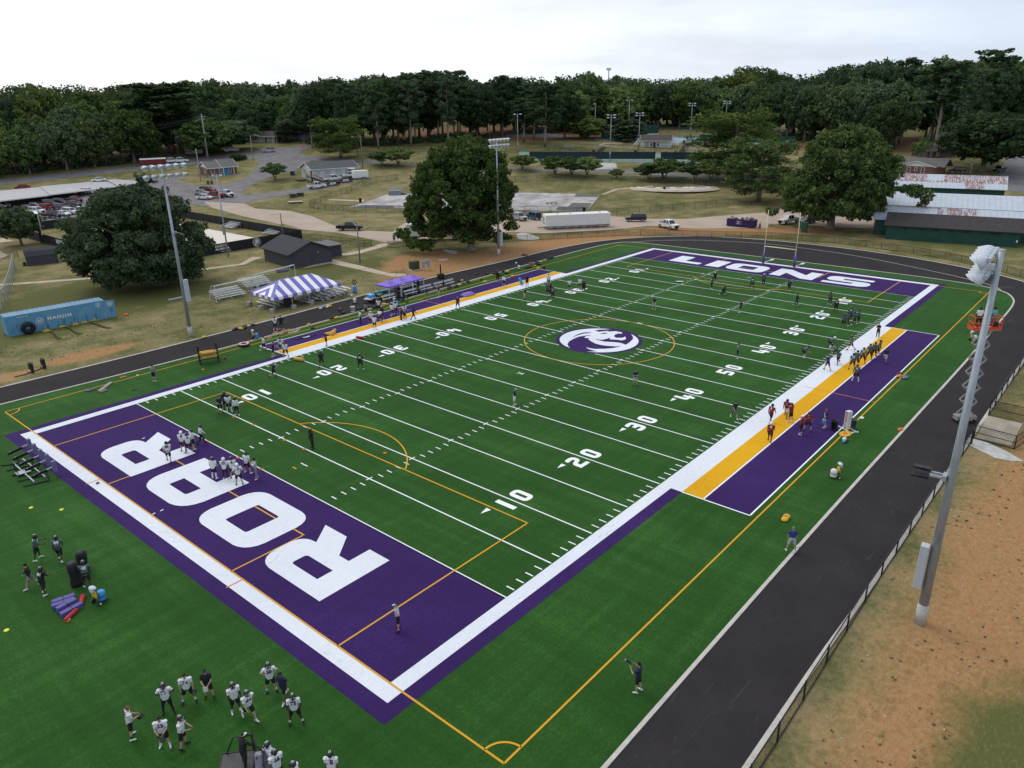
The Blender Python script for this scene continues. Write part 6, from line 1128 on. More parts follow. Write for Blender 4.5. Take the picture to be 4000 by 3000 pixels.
# ---------------------------------------------------------------- left lawn: container, tyre, sleds, goals, stands, tents
a_, b_ = (0.00, 84.95), (11.49, 83.88)
lo, rz, ln = fr2(a_, b_); ln = 12.0
m, t_, b = nmat('container_blue'); n = N(t_); tx = n.n('ShaderNodeTexCoord').outputs['Object']; cz = n.n('ShaderNodeSeparateXYZ', {0: tx})
rustk = n.math('MULTIPLY', n.rng(n.noise(n.map(tx, (2.2, 2.2, .35)), 1.3, 6, .75), .55, .68), n.rng(cz.outputs[2], .0, 2.6, .9, .5)); topk = n.math('MULTIPLY', n.math('GREATER_THAN', cz.outputs[2], 2.575), n.rng(n.noise(n.map(tx, (.5, 2, 1)), 1.2, 6, .7), .36, .58))
col = n.mix(n.rng(n.noise(tx, .7, 5), .3, .7), C4((.075, .24, .40)), C4((.12, .31, .46))); col = n.mix(rustk, col, C4((.035, .045, .06))); col = n.mix(topk, col, n.mix(n.rng(n.noise(tx, 3, 5), .3, .7), C4((.25, .27, .27)), C4((.09, .075, .06)))); t_.links.new(col, b.inputs['Base Color']); b.inputs['Roughness'].default_value = .65
CB = MATS['container_blue']; t = thing('shipping_container', 'faded light blue shipping container with white HANJIN lettering and one door open', 'container', lo, rz)
mb = MB(); pr = []; nx = 84
for i in range(nx + 1): pr.append((i*ln/nx, .045 if (i//2) % 2 else 0))
for y0_, sg in ((0, 1), (2.44, -1)): mb.add([(x, y0_ + sg*d_, z) for x, d_ in pr for z in (.14, 2.5)], [(2*i, 2*i + 2, 2*i + 3, 2*i + 1) for i in range(nx)], False)
mb.add([(x, y, 2.585 - d_*.7) for x, d_ in pr for y in (.02, 2.42)], [(2*i, 2*i + 2, 2*i + 3, 2*i + 1) for i in range(nx)], False)
mb.quad((.02, 0, .1), (.02, 2.44, .1), (.02, 2.44, 2.55), (.02, 0, 2.55)); mb.quad((0, .02, .12), (ln, .02, .12), (ln, 2.42, .12), (0, 2.42, .12)); mb.build('wall', CB, t)
mb = MB()
for y in (-.005, 2.36): mb.box(0, y, .0, ln, y + .085, .16); mb.box(0, y, 2.48, ln, y + .085, 2.6)
for x in (-.01, ln - .11):
 for y in (-.01, 2.33): mb.box(x, y, 0, x + .12, y + .12, 2.61)
mb.build('frame', CB, t); mb = MB(); mb.box(ln - .06, .1, .14, ln, 1.22, 2.48); mb.build('door', CB, t); mb = MB(); mb.M = Matrix.Translation((ln, 0, 0)) @ Matrix.Rotation(R(-22), 4, 'Z'); mb.box(0, -.03, .12, 1.2, .03, 2.5); d_ = mb.build('door', CB, t)
mb = MB(); mb.M = Matrix.Translation((ln, 0, 0)) @ Matrix.Rotation(R(-22), 4, 'Z')
for k in range(24): a0 = 2*math.pi*k/24; a1 = 2*math.pi*(k + 1)/24; mb.quad(*[(.6 + q*math.cos(a), -.04, 2.0 + q*math.sin(a)) for q, a in ((.27, a0), (.33, a0), (.33, a1), (.27, a1))])
letter(mb, 'H', (.6, -.04, 2.0), (1, 0, 0), (0, 0, 1), .34, .05); mb.build('door_emblem', SW, d_, False)
mb = MB(); letter(mb, 'HANJIN', (ln*.52, -.012, 1.42), (1, 0, 0), (0, 0, 1), .52, .075, 1.5, 1.25); letter(mb, 'www.hanjin.com', (ln*.17, -.012, 2.28), (1, 0, 0), (0, 0, 1), .20, .02)
for k in range(28): a0 = 2*math.pi*k/28; a1 = 2*math.pi*(k + 1)/28; mb.quad(*[(ln*.32 + q*math.cos(a), -.012, 1.36 + q*math.sin(a)) for q, a in ((.36, a0), (.43, a0), (.43, a1), (.36, a1))])
letter(mb, 'H', (ln*.32, -.012, 1.36), (1, 0, 0), (0, 0, 1), .42, .06)
for k, (x, w_) in enumerate(((0, .55), (.1, .4), (-.05, .6), (.05, .35))): mb.bx((ln*.925 + x, -.012, 2.28 - k*.17), (w_, .004, .08))
mb.build('lettering', SW, t, False)
def torus(mb, c, R_, r, ax=(0, 0, 1), n=28, k=10, sq=1.0):
 z = Vector(ax).normalized(); x = z.orthogonal().normalized(); y = z.cross(x); vs = []; fs = []
 for i in range(n):
  a = 2*math.pi*i/n; d = x*math.cos(a) + y*math.sin(a)
  for j in range(k): b_ = 2*math.pi*j/k; vs.append(tuple(Vector(c) + d*(R_ + r*math.cos(b_)) + z*r*sq*math.sin(b_)))
 for i in range(n):
  for j in range(k): fs.append((i*k + j, ((i + 1) % n)*k + j, ((i + 1) % n)*k + (j + 1) % k, i*k + (j + 1) % k))
 mb.add(vs, fs, True)
px_ = (2.14, 83.77); t = thing('tractor_tyre', 'huge black tractor tyre leaning on the blue container', 'tyre', px_, rz); mb = MB(); torus(mb, (0, 0.28, .83), .56, .27, (0, 1, .28), 32, 10, .95)
for i in range(26): a = 2*math.pi*i/26; mb.bar((.80*math.cos(a), .02, .83 + .80*math.sin(a)), (.80*math.cos(a + .12), .56, .83 + .80*math.sin(a + .12)), .08, .08)
mb.build('tread', TYRE, t)
YEL = mat('bright_yellow', (.62, .40, .03), .6, var=.2, vs=5); ROPE = mat('black_rope', (.02, .02, .022), .8); ORG = mat('orange_cloth', (.62, .13, .03), .7); RED = mat('red_vinyl', (.42, .02, .03), .5, var=.2, vs=4); PURV = mat('purple_vinyl', (.10, .085, .30), .55, var=.2, vs=5); BLUT = mat('blue_tank', (.05, .27, .60), .4); WTANK = mat('white_tank', (.62, .63, .60), .45); GOLDV = mat('gold_vinyl', (.62, .34, .05), .55, var=.15, vs=4)
for i, xy in enumerate([(4.07, 83.81), (6.22, 84.25), (7.76, 84.06), (8.98, 84.12), (10.27, 84.23)]):
 if i == 0:
  sled = thing('push_sled', 'yellow push sled with black upright posts beside the blue container', 'sled', xy, rz, 'push sleds along the container'); mb = MB(); mb.box(-.5, -.42, .05, .5, -.30, .14); mb.box(-.5, .30, .05, .5, .42, .14); mb.box(-.35, -.3, .10, .35, .3, .17); mb.build('skid', YEL, sled)
  for s_ in (-1, 1): mb = MB(); mb.cyl((.35, s_*.36, .1), (.35, s_*.36, 1.05), .03); mb.build('post', BLKM, sled)
  mb = MB(); mb.cyl((-.35, 0, .1), (-.35, 0, .55), .03); mb.build('post', BLKM, sled)
 else: dup(sled, xy, rz + rnd.uniform(-.3, .3))
for (a0, a1), lb in zip(([(4.14, 83.04), (3.67, 78.36)], [(6.26, 83.95), (6.14, 78.42)], [(9.16, 83.62), (9.80, 78.20)]), ('pair of black ropes trailing from the first push sled', 'pair of black ropes trailing from the second push sled', 'longest pair of black ropes trailing toward the light pole')):
 t = thing('training_rope', lb, 'rope', a0)
 for s_ in (0, 1): d = Vector((a1[0] - a0[0], a1[1] - a0[1])); mb = MB(); mb.tube([(d.x*q + s_*.35*q + .12*math.sin(6*q), d.y*q + s_*.3*math.sin(3*q), .05) for q in np.linspace(0, 1, 10)], .045, 6); mb.build('strand', ROPE, t)
t = thing('small_goal', 'small white goal frame leaning against the blue container end', 'goal', (11.01, 83.84), rz); mb = MB(); mb.tube([(-.75, 0, 0), (-.75, .3, 1.5), (.75, .3, 1.5), (.75, 0, 0)], .04, 8); mb.build('frame', WHT, t)
t = thing('orange_bag', 'orange bag and stick lying on the lawn beside the container door', 'bag', (14.23, 83.24)); mb = MB(); mb.ell((0, 0, .12), (.35, .25, .16)); mb.build('sack', ORG, t); mb = MB(); mb.tube([(-1.6, .5, .05), (-.2, .1, .06)], .035); mb.build('stick', ORG, t)
t = thing('metal_planks', 'two grey metal planks lying under the great oak', 'plank', (23.61, 86.70), .0); mb = MB(); mb.box(-1.5, -.14, .02, 1.5, .14, .1); mb.box(-1.4, .2, .02, 1.6, .46, .1); mb.build('plank', ALU, t)
def pad_sled(label, xy, rz_):
 t = thing('blocking_sled', label, 'sled', xy, rz_); mb = MB(); mb.tube([(-2.2, .3, .12), (-1.2, 0, .1), (1.3, 0, .1)], .06); mb.tube([(-.5, -.5, .1), (-.5, .5, .1)], .05); mb.tube([(1.1, -.5, .1), (1.1, .5, .1)], .05); mb.build('runner', BLKM, t)
 for x in (-.3, 1.2): mb = MB(); mb.rbox((x, 0, .78), (.35, .45, .75), .08); mb.rbox((x + .1, .22, .9), (.3, .2, .6), .05); mb.rbox((x, -.1, .25), (.3, .3, .35), .06); mb.build('pad', BLK, t)
pad_sled('black two pad blocking sled on the dry grass near the track', (-2.87, 67.47), 0.35)
def goal(name, label, p, q, dep=2.0, H_=2.44):
 lo, rz_, L_ = fr2(p, q); t = thing(name, label, 'goal', lo, rz_); mb = MB(); mb.tube([(0, 0, 0), (0, 0, H_), (L_, 0, H_), (L_, 0, 0)], .06, 8, smooth=False); mb.build('frame', WHT, t); mb = MB()
 for x in (0, L_): mb.tube([(x, 0, H_), (x, .9, H_ - .1), (x, dep, 0.06), (x, 0, .06)], .035, 6)
 mb.tube([(0, dep, .06), (L_, dep, .06)], .035, 6); mb.build('brace', WHT, t)
 me = bpy.data.meshes.new('net'); vs = [(0, .9, H_ - .1), (L_, .9, H_ - .1), (0, dep, .05), (L_, dep, .05), (0, 0, H_), (L_, 0, H_)]; me.from_pydata(vs, [], [(0, 1, 3, 2), (4, 5, 1, 0)]); ul = me.uv_layers.new(name='UVMap'); uvs = [(0, 1), (L_, 1), (0, 3.2), (L_, 3.2), (0, 0), (L_, 0)]
 for lp in me.loops: ul.data[lp.index].uv = uvs[lp.vertex_index]
 me.materials.append(NETW); link('net', me, t); return t
g1, g2 = (26.10, 79.85), (33.41, 80.13)
goal('soccer_goal', 'white soccer goal standing around the stacked bleachers left of the striped tent', g1, g2)
g1, g2 = (34.26, 81.96), (42.34, 83.26)
goal('soccer_goal', 'white soccer goal behind the striped tent, nearer the field house', g1, g2)
t = thing('rolled_net', 'roll of grey netting lying inside the rear soccer goal', 'roll', (44.28, 90.00), R(-10)); mb = MB(); mb.cyl((-1.1, 0, .3), (1.1, 0, .3), .3); mb.build('roll', mat('net_grey', (.16, .16, .22), .9, var=.4, vs=12), t)
def bleacher_proto(rows=5, L_=4.6):
 t = thing('bleacher', '', 'bleacher'); mb = MB()
 for i in range(rows): z = .42 + i*.2; y = i*.62; mb.box(-L_/2, y - .13, z, L_/2, y + .13, z + .05); mb.box(-L_/2, y + .2, z - .24, L_/2, y + .42, z - .2) if i else None
 mb.build('plank', ALU, t)
 for x in (-L_/2 + .4, 0, L_/2 - .4): mb = MB(); mb.bar((x, -.2, .06), (x, rows*.62 - .3, .06), .06); mb.bar((x, 0, .06), (x, (rows - 1)*.62, .42 + (rows - 1)*.2), .06); mb.bar((x, (rows - 1)*.62, .06), (x, (rows - 1)*.62, .42 + (rows - 1)*.2), .06); mb.build('frame', GALV, t)
 return t
bp_ = bleacher_proto(); d0_, d1_ = (30.02, 76.41), (30.11, 69.37)
brz = math.atan2(d1_[1] - d0_[1], d1_[0] - d0_[0])
def put(o, xy, rz_, label, group=None, sc=None):
 if not o.get('_u'): o['_u'] = 1; o.location = (*xy, hz(*xy)); o.rotation_euler[2] = rz_; o['label'] = label; (o.__setitem__('group', group) if group else None); None; return o
 r = dup(o, xy, rz_, label, group, sc); return r
BG = 'aluminium bleachers'
put(bp_, (29.18, 71.62), brz, 'aluminium bleacher poking out at the near end of the striped tent', BG); put(bp_, (33.58, 69.35), brz, 'aluminium bleacher inside the striped tent next to the brown panel', BG); put(bp_, (35.84, 69.07), brz, 'aluminium bleacher under the middle of the striped tent front', BG); put(bp_, (38.34, 69.25), brz, 'aluminium bleacher under the far end of the striped tent', BG)
put(bp_, (28.71, 79.84), R(-3), 'aluminium bleacher standing inside the white soccer goal', BG); put(bp_, (35.49, 83.25), R(-3), 'aluminium bleacher behind the goal close to the striped tent', BG)
put(bp_, (63.3, 141.5), R(-86), 'aluminium bleacher inside the black screens by the lamp pole', BG); put(bp_, (64.3, 125.6), R(-86), 'aluminium bleacher inside the black screens nearest the corner', BG)
for o in [x for x in bpy.data.objects if x.get('_u')]: del o['_u']
# striped tent
fl, frr, bl = (28.12, 67.48), (39.71, 67.26), (28.31, 73.61)
rz = math.atan2(frr[1] - fl[1], frr[0] - fl[0]); TL = math.hypot(frr[0] - fl[0], frr[1] - fl[1]); TD = math.hypot(bl[0] - fl[0], bl[1] - fl[1])
t = thing('striped_tent', 'large purple and white striped marquee tent on concrete block weights', 'tent', (*fl, 0), rz); hip = TD*.5; zr_ = 3.75; z0_ = 2.15
bm = bmesh.new(); c4 = [(0, 0, z0_), (TL, 0, z0_), (TL, TD, z0_), (0, TD, z0_)]; r2 = [(hip, TD/2, zr_), (TL - hip, TD/2, zr_)]
def fpoly(pts, planes, pick, val):
 b2 = bmesh.new(); b2.faces.new([b2.verts.new(p_) for p_ in pts])
 for co, no in planes: bmesh.ops.bisect_plane(b2, geom=b2.verts[:] + b2.edges[:] + b2.faces[:], plane_co=co, plane_no=no)
 vm = {v: bm.verts.new(v.co) for v in b2.verts}
 for f in b2.faces:
  g = bm.faces.new([vm[v] for v in f.verts]); c = f.calc_center_median(); g.material_index = int(math.floor(val(c))) % 2
 b2.free()
sw = TL/15.0
for pts in ((c4[0], c4[1], r2[1], r2[0]), (c4[2], c4[3], r2[0], r2[1])): fpoly(pts, [((k*sw, 0, 0), (1, 0, 0)) for k in range(1, 15)], 0, lambda c: c.x/sw)
for base, sg in ((0, 1), (TL, -1)):
 pts = ((c4[3], c4[0], r2[0]) if sg > 0 else (c4[1], c4[2], r2[1])); pl = []
 for k in range(1, 9):
  for s2 in (-1, 1): pl.append(((base, TD/2 + s2*(TD/2 - k*sw), 0), (1, s2*sg*(hip/(TD/2)) if False else s2*sg, 0)))
 fpoly(pts, [((base, TD/2, 0), (0, 1, 0))] + pl, 0, lambda c: (abs(c.x - base)*0 + (TD/2 - abs(c.y - TD/2) - abs(c.x - base)))/sw if True else 0)
me = bpy.data.meshes.new('roof'); bm.to_mesh(me); bm.free(); TP = mat('tent_purple', (.15, .13, .44), .5); TW = mat('tent_white', (.78, .78, .80), .5); me.materials.append(TP); me.materials.append(TW); link('roof', me, t)
mb = MB(); per = [(c4[i], c4[(i + 1) % 4]) for i in range(4)]
for a0, a1 in per:
 L_ = math.dist(a0, a1); k = round(L_/sw)
 for i in range(k):
  mb.cur = (i + (0 if a0 in (c4[0], c4[2]) else 0)) % 2; p0 = Vector(a0).lerp(Vector(a1), i/k); p1 = Vector(a0).lerp(Vector(a1), (i + 1)/k); nrm = (p1 - p0).cross(Vector((0, 0, 1))).normalized()*.06; pts = [p0] + [p0.lerp(p1, q/8) + nrm + Vector((0, 0, -.34 - .07*math.sin(math.pi*q/8))) for q in range(9)] + [p1]; mb.quad(*pts)
mb.build('valance', [TP, TW], t, False)
for q in (0, .25, .5, .75, 1):
 for y in (0, TD): mb = MB(); mb.cyl((TL*q, y, 0), (TL*q, y, 2.15), .05, n=8); mb.build('pole', GALV, t)
for r_ in r2: mb = MB(); mb.cyl((r_[0], r_[1], 0), r_, .06, n=8); mb.build('pole', GALV, t)
BLOCK = mat('cast_concrete', (.34, .33, .32), .9, var=.25, vs=6); blk = None
for xy in [(28.04, 74.06), (27.99, 70.87), (27.92, 67.82), (31.08, 67.29), (34.12, 67.36), (37.18, 67.47), (40.81, 68.15)]:
 if blk is None: blk = thing('concrete_block', 'pale concrete weight block at the foot of the striped tent', 'block', xy, rz, 'concrete weights of the striped tent'); mb = MB(); mb.rbox((0, 0, .3), (.62, .62, .6), .04); mb.build('block', BLOCK, blk); mb = MB(); mb.box(.08, -.315, .26, .25, -.308, .36); mb.build('lifting_slot', BLK, blk)
 else: dup(blk, xy, rz + rnd.uniform(-.2, .2))
t = thing('wood_panel', 'brown wooden panel standing in the shade under the striped tent', 'panel', (32.22, 69.60), rz); mb = MB(); mb.box(-.5, -.05, 0, .5, .05, 1.5); mb.build('board', mat('brown_ply', (.16, .06, .03), .7, var=.3, vs=2), t)
t = thing('ball_rack', 'dark covered rack standing under the striped tent beside the brown panel', 'rack', (31.12, 68.90), rz); mb = MB(); mb.rbox((0, 0, .8), (.9, .6, 1.6), .1); mb.build('cover', BLK, t)
# three purple canopies
e0, e1 = (42.77, 59.92), (50.08, 60.13)
rz = math.atan2(e1[1] - e0[1], e1[0] - e0[0]); CL_ = math.hypot(e1[0] - e0[0], e1[1] - e0[1])/3; CD = 3.05; CAN = mat('canopy_purple', (.19, .115, .55), .55, var=.08, vs=2); CNL = ['nearest purple pop up canopy above the green buggy end of the row', 'middle purple pop up canopy over the black equipment cases', 'farthest purple pop up canopy of the row of three']
for i in range(3):
 o = (e0[0] + math.cos(rz)*CL_*i, e0[1] + math.sin(rz)*CL_*i, 0)
 t = thing('pop_up_canopy', CNL[i], 'canopy', o, rz, 'row of purple canopies'); mb = MB(); L_ = CL_ - .02; c_ = (L_/2, CD/2, 2.68); ed = [(0, 0, 2.05), (L_, 0, 2.05), (L_, CD, 2.05), (0, CD, 2.05)]
 for k in range(4):
  a0, a1 = Vector(ed[k]), Vector(ed[(k + 1) % 4]); cc_ = Vector(c_); m0 = a0.lerp(cc_, .5) - Vector((0, 0, .09)); m1 = a1.lerp(cc_, .5) - Vector((0, 0, .09)); mb.add([tuple(a0), tuple(a1), tuple(m1), tuple(m0)], [(0, 1, 2, 3)], True); mb.add([tuple(m0), tuple(m1), tuple(cc_)], [(0, 1, 2)], True); mb.add([tuple(a0), tuple(a1), tuple(a1 + Vector((0, 0, -.22))), tuple(a0 + Vector((0, 0, -.22)))], [(0, 1, 2, 3)], False)
 mb.build('cover', CAN, t, False)
 for x in (.05, L_ - .05):
  for y in (.05, CD - .05): mb = MB(); mb.bar((x, y, 0), (x, y, 2.05), .055); mb.build('leg', WHT, t)
 if i == 1: mb = MB(); mb.box(.1, -.02, 1.87, .75, -.012, 1.99); mb.build('label_strip', WHT, t)
# green utility buggy
bxy = (41.36, 61.44); t = thing('utility_buggy', 'small green utility buggy with yellow wheels carrying blue coolers in its bed', 'buggy', bxy, rz + R(8)); GRB = mat('buggy_green', (.02, .13, .03), .45)
mb = MB(); mb.rbox((.75, 0, .62), (1.1, 1.1, .5), .12); mb.rbox((.05, 0, .42), (1.2, 1.2, .2), .04); mb.build('body', GRB, t); mb = MB(); mb.box(-1.45, -.68, .68, -.35, .68, .74); mb.box(-1.45, -.68, .68, -1.4, .68, .82); mb.box(-2.0, -.65, .62, -1.45, .65, .67); mb.build('cargo_bed', ALU, t); mb = MB(); mb.rbox((-.2, 0, .85), (.45, 1.1, .3), .08); mb.rbox((-.38, 0, 1.1), (.15, 1.1, .4), .06); mb.build('seat', BLK, t); mb = MB(); mb.bar((.3, .25, .8), (.05, .25, 1.15), .05); torus(mb, (.02, .25, 1.16), .17, .025, (-.7, 0, .7), 16, 6); mb.build('steering_wheel', BLK, t); mb = MB(); mb.box(-.3, -.62, .55, .7, -.605, .62); mb.build('stripe', YEL, t)
for x, r_ in ((.85, .28), (-.75, .34)):
 for y in (-.62, .62): w_ = MB(); w_.cyl((x, y - .14, r_), (x, y + .14, r_), r_); o = w_.build('wheel', TYRE, t); q = MB(); q.cyl((x, y - .15, r_), (x, y + .15, r_), r_*.5); q.build('hub', YEL, o)
for i, dx in enumerate((-1.25, -.75)):
 o = thing('drinks_cooler', ('blue cooler at the tail of the green buggy bed', 'blue cooler against the seat of the green buggy')[i], 'cooler', (bxy[0] + math.cos(rz + R(8))*dx, bxy[1] + math.sin(rz + R(8))*dx, .75), rz, 'blue coolers in the buggy'); mb = MB(); mb.rbox((0, 0, .2), (.45, .9, .4), .05); mb.build('body', BLUT, o); mb = MB(); mb.rbox((0, 0, .43), (.47, .92, .08), .03); mb.build('lid', mat('cooler_lid', (.10, .38, .70), .4), o)
# benches with backs
bn = thing('aluminium_bench', '', 'bench', (0, 0, 0), 0, 'aluminium benches along the sideline'); mb = MB(); mb.box(-1.27, -.02, .42, 1.27, .28, .47); mb.build('seat', ALU, bn); mb = MB(); mb.box(-1.27, .40, .68, 1.27, .44, .95); mb.build('backrest', ALU, bn)
for x in (-1.0, 1.0): mb = MB(); mb.bar((x, .45, 0), (x, .42, .95), .05); mb.bar((x, -.05, .06), (x, .5, .06), .05); mb.bar((x, .1, .05), (x, .12, .42), .05); mb.build('leg', GALV, bn)
for k, (xy, lb) in enumerate(zip([(42.57, 59.65), (46.76, 59.43), (50.05, 59.53), (53.89, 59.41)], ('silver bench with back beside the green buggy', 'silver bench with back before the middle canopy', 'silver bench with back beside the farthest canopy', 'silver bench with back near the speaker post'))): put(bn, xy, rz - R(2), lb, None, (1.7, 1, 1) if k == 3 else None)
del bn['_u']; bn['group'] = 'aluminium benches along the sideline'
t = thing('case_table', 'row of black equipment cases with silver edges under the middle canopy', 'case', (48.00, 61.62), rz); mb = MB(); mb.box(-1.5, -.35, .05, 1.5, .35, .95); mb.build('case', BLK, t); mb = MB()
for x in (-1.5, 0, 1.5): mb.box(x - .03, -.37, .05, x + .03, -.35, .95)
mb.box(-1.5, -.37, .91, 1.5, -.35, .97); mb.box(-1.52, -.37, .965, 1.52, .37, .99); mb.build('edge_trim', ALU, t)
t = thing('treatment_table', 'low black folding table under the nearest canopy', 'table', (45.68, 62.71), rz); mb = MB(); mb.box(-1.1, -.4, .62, 1.1, .4, .70); mb.build('table_top', BLK, t)
for x in (-1, 1):
 for y in (-.35, .35): mb = MB(); mb.bar((x, y, 0), (x*.8, y, .62), .04); mb.build('leg', GALV, t)
t = thing('ice_tub', 'long pale teal tub behind the green buggy', 'tub', (44.86, 63.54), rz); mb = MB(); mb.rbox((0, 0, .35), (1.8, .8, .7), .12); mb.build('tub', mat('teal_tub', (.05, .20, .27), .5), t)
for xy, lb, m_, r_, h_ in (((43.74, 61.96), 'white bucket beside the nearest canopy leg', WTANK, .2, .4), ((44.68, 61.67), 'pale plastic crate under the nearest canopy', WTANK, .3, .3)): t = thing('bucket', lb, 'bucket', xy); mb = MB(); mb.lathe([(0, 0), (r_*.85, 0), (r_, h_), (r_*1.05, h_), (0, h_ - .01)], 16); mb.build('pail', m_, t)
# fan, carts, bins and small gear
def hydration_cart(label, xy, rz_, tank, frame, towel=True, tank_h=.75):
 t = thing('hydration_cart', label, 'water cart', xy, rz_); mb = MB(); mb.lathe([(0, .12), (.23, .12), (.25, .2), (.25, tank_h*.9), (.18, tank_h), (0, tank_h + .02)], 18, (.15, 0, 0)); k = mb.build('tank', tank, t); mb = MB(); mb.lathe([(.256, .42), (.256, .48)], 18, (.15, 0, 0)); mb.build('strap', BLK, k)
 mb = MB()
 for s_ in (-1, 1): mb.tube([(-.18, s_*.22, .15), (-.2, s_*.22, 1.0), (-.28, s_*.22, 1.18)], .022, 6)
 mb.tube([(-.28, -.22, 1.18), (-.28, .22, 1.18)], .022, 6); mb.tube([(-.2, -.22, .7), (-.2, .22, .7)], .02, 6); mb.tube([(-.18, -.22, .15), (.4, -.2, .1), (.4, .2, .1), (-.18, .22, .15)], .02, 6); mb.build('frame', BLKM, t)
 mb = MB(); mb.rbox((-.22, 0, .72), (.14, .46, .42), .06); mb.build('battery_box', frame, t)
 for s_ in (-1, 1): mb = MB(); mb.cyl((-.2, s_*.26, .14), (-.2, s_*.33, .14), .14); w_ = mb.build('wheel', TYRE, t); mb = MB(); mb.cyl((-.2, s_*.335, .14), (-.2, s_*.34, .14), .07); mb.build('hub', WTANK, w_)
 if towel: mb = MB(); mb.ell((-.26, 0, 1.2), (.17, .27, .12)); mb.ell((-.32, .05, 1.05), (.08, .2, .2)); mb.build('towel', mat('towel_pale', (.55, .64, .72), .9, var=.2, vs=8), t)
for lb, xy, a, tk, fr_ in [('water cart with large blue tank beside the foam pads', (-15.86, 18.61), -60, BLUT, YEL), ('water cart with blue tank and towel by the track below the tent', (19.49, 58.63), -70, BLUT, YEL), ('small yellow water cart with white tank on the track by the green buggy', (38.39, 62.87), -120, WTANK, YEL), ('water cart with grey tank at the far end of the left sideline', (70.59, 58.38), -90, WTANK, BLKM), ('white tanked yellow water cart alone on the near turf', (27.77, -10.00), 120, WTANK, YEL), ('yellow water cart with white tank behind the near light pole', (72.99, -10.94), -60, WTANK, YEL), ('water cart with blue tank and hanging towels in front of the silver bench', (41.10, 56.59), -60, BLUT, WTANK)]: hydration_cart(lb, xy, toward(xy, a), tk, fr_)
t = thing('cooling_fan', 'black cooling fan on a blue wheeled cooler on the lawn', 'fan', (42.42, 67.68), R(60)); mb = MB(); mb.rbox((0, 0, .6), (.6, .55, 1.0), .08); mb.build('cooler_body', BLUT, t); mb = MB(); mb.cyl((0, .0, 1.1), (0, -.1, 1.5), .03); torus(mb, (-.12, 0, 1.75), .36, .06, (1, .2, .3), 20, 6); [mb.bar((-.12, 0, 1.75), (-.12 - .1*math.sin(a), .34*math.cos(a), 1.75 + .34*math.sin(a)), .14, .02) for a in (0, 1.26, 2.5, 3.77, 5.0)]; mb.build('fan_head', BLKM, t); mb = MB(); [mb.cyl((.25, s_*.3, .14), (.25, s_*.36, .14), .14) for s_ in (-1, 1)]; mb.build('wheel', TYRE, t)
def bin_(label, xy, m_, r_=.32, h_=.9, full=False):
 t = thing('trash_can', label, 'bin', xy); mb = MB(); mb.lathe([(0, .02), (r_*.82, 0), (r_, h_), (r_*1.08, h_), (r_*1.08, h_ - .05), (r_*.95, h_ - .05), (r_*.85, .1)], 20); mb.build('can', m_, t); mb = MB(); mb.lathe([(0, h_*.55), (r_*.92, h_*.55)], 16); mb.build('liner', mat('dark_inside', (.01, .01, .01), .9), t)
bin_('round black bin on the purple strip beside the girl in navy', (36.86, -6.86), BLK); bin_('dark grey bin behind the white rack on the near sideline', (38.18, -7.99), mat('bin_grey', (.07, .08, .10), .6)); bin_('pale grey bin with dark mark on the track edge', (35.14, 58.99), WTANK, .33, .85); bin_('black bin on the skate park walkway', (109.2, 149.2), BLK, .4, 1.1); bin_('black bin beside the painted skate bowl', (174.5, 89.0), BLK, .4, 1.2); bin_('black bin between the trailer and the skate plaza', (134.6, 89.7), BLK, .4, 1.0)
for lb, xy in (('black bin at the top of the wide tennis stairs', (254.0, 126.1)), ('black bin on the bank left of the tennis stairs', (228.1, 115.5)), ('black bin on the bank right of the lamp', (221.0, 128.0)), ('black bin beside the curved tennis steps', (213.2, 141.3))): bin_(lb, xy, BLK, .45, 1.2)
t = thing('hurdle_rack', 'tall white rack of upright hurdles beside the dark grey bin', 'rack', (37.63, -7.81), R(60)); mb = MB()
for i in range(5): y = (i - 2)*.10; mb.bar((0, y, .05), (0, y, 1.75), .06, .04); mb.bar((.34, y, .05), (.34, y, 1.75), .06, .04); mb.bar((0, y, 1.72), (.34, y, 1.72), .06, .04)
mb.build('upright', WHT, t); mb = MB(); [mb.bar((.04, (i - 2)*.1 - .03, 1.2), (.3, (i - 2)*.1 - .03, 1.2), .02, .9) for i in range(5)]; mb.build('panel', mat('pink_stripe', (.55, .25, .26), .6), t); mb = MB(); [mb.bar((-.9, q, .06), (.9, q, .06), .08, .06) for q in (-.3, .3)]; mb.bar((-.7, -.5, .06), (-.7, .5, .06), .08, .06); mb.build('foot', WHT, t)
def heap(name, label, xy, items, cat='bag', rz_=0., group=None):
 """a thing made of rounded lumps: (x, y, z, rx, ry, rz, material)"""
 t = thing(name, label, cat, xy, rz_, group); by = {}
 for it in items: by.setdefault(it[6].name, []).append(it)
 for k, (mn, its) in enumerate(by.items()):
  mb = MB()
  for x, y, z, a, b_, c, m_ in its: mb.ell((x, y, z), (a, b_, c), 12, 8)
  mb.build('sack' if k == 0 else 'strap', MATS[mn], t)
 return t
heap('cone_bag', 'heap of yellow mesh bag and flat cones in front of the white rack', (36.34, -7.98), [(.4*math.cos(a), .3*math.sin(a), .09, .26, .2, .10, YEL) for a in np.linspace(0, 6, 9)] + [(.7, -.1, .06, .25, .2, .06, ORG), (0, 0, .14, .2, .2, .1, ORG)])
heap('water_bottle_carrier', 'blue and black bottle carrier on the near sideline line', (34.93, -8.41), [(-.2, 0, .12, .3, .12, .13, BLUT), (.2, .1, .16, .25, .18, .16, WTANK), (0, -.15, .1, .45, .1, .1, BLK)], 'carrier')
heap('orange_bag', 'small orange bag lying on the track edge', (40.37, -11.41), [(0, 0, .1, .32, .2, .12, ORG), (.3, -.1, .07, .18, .12, .07, GOLDV)])
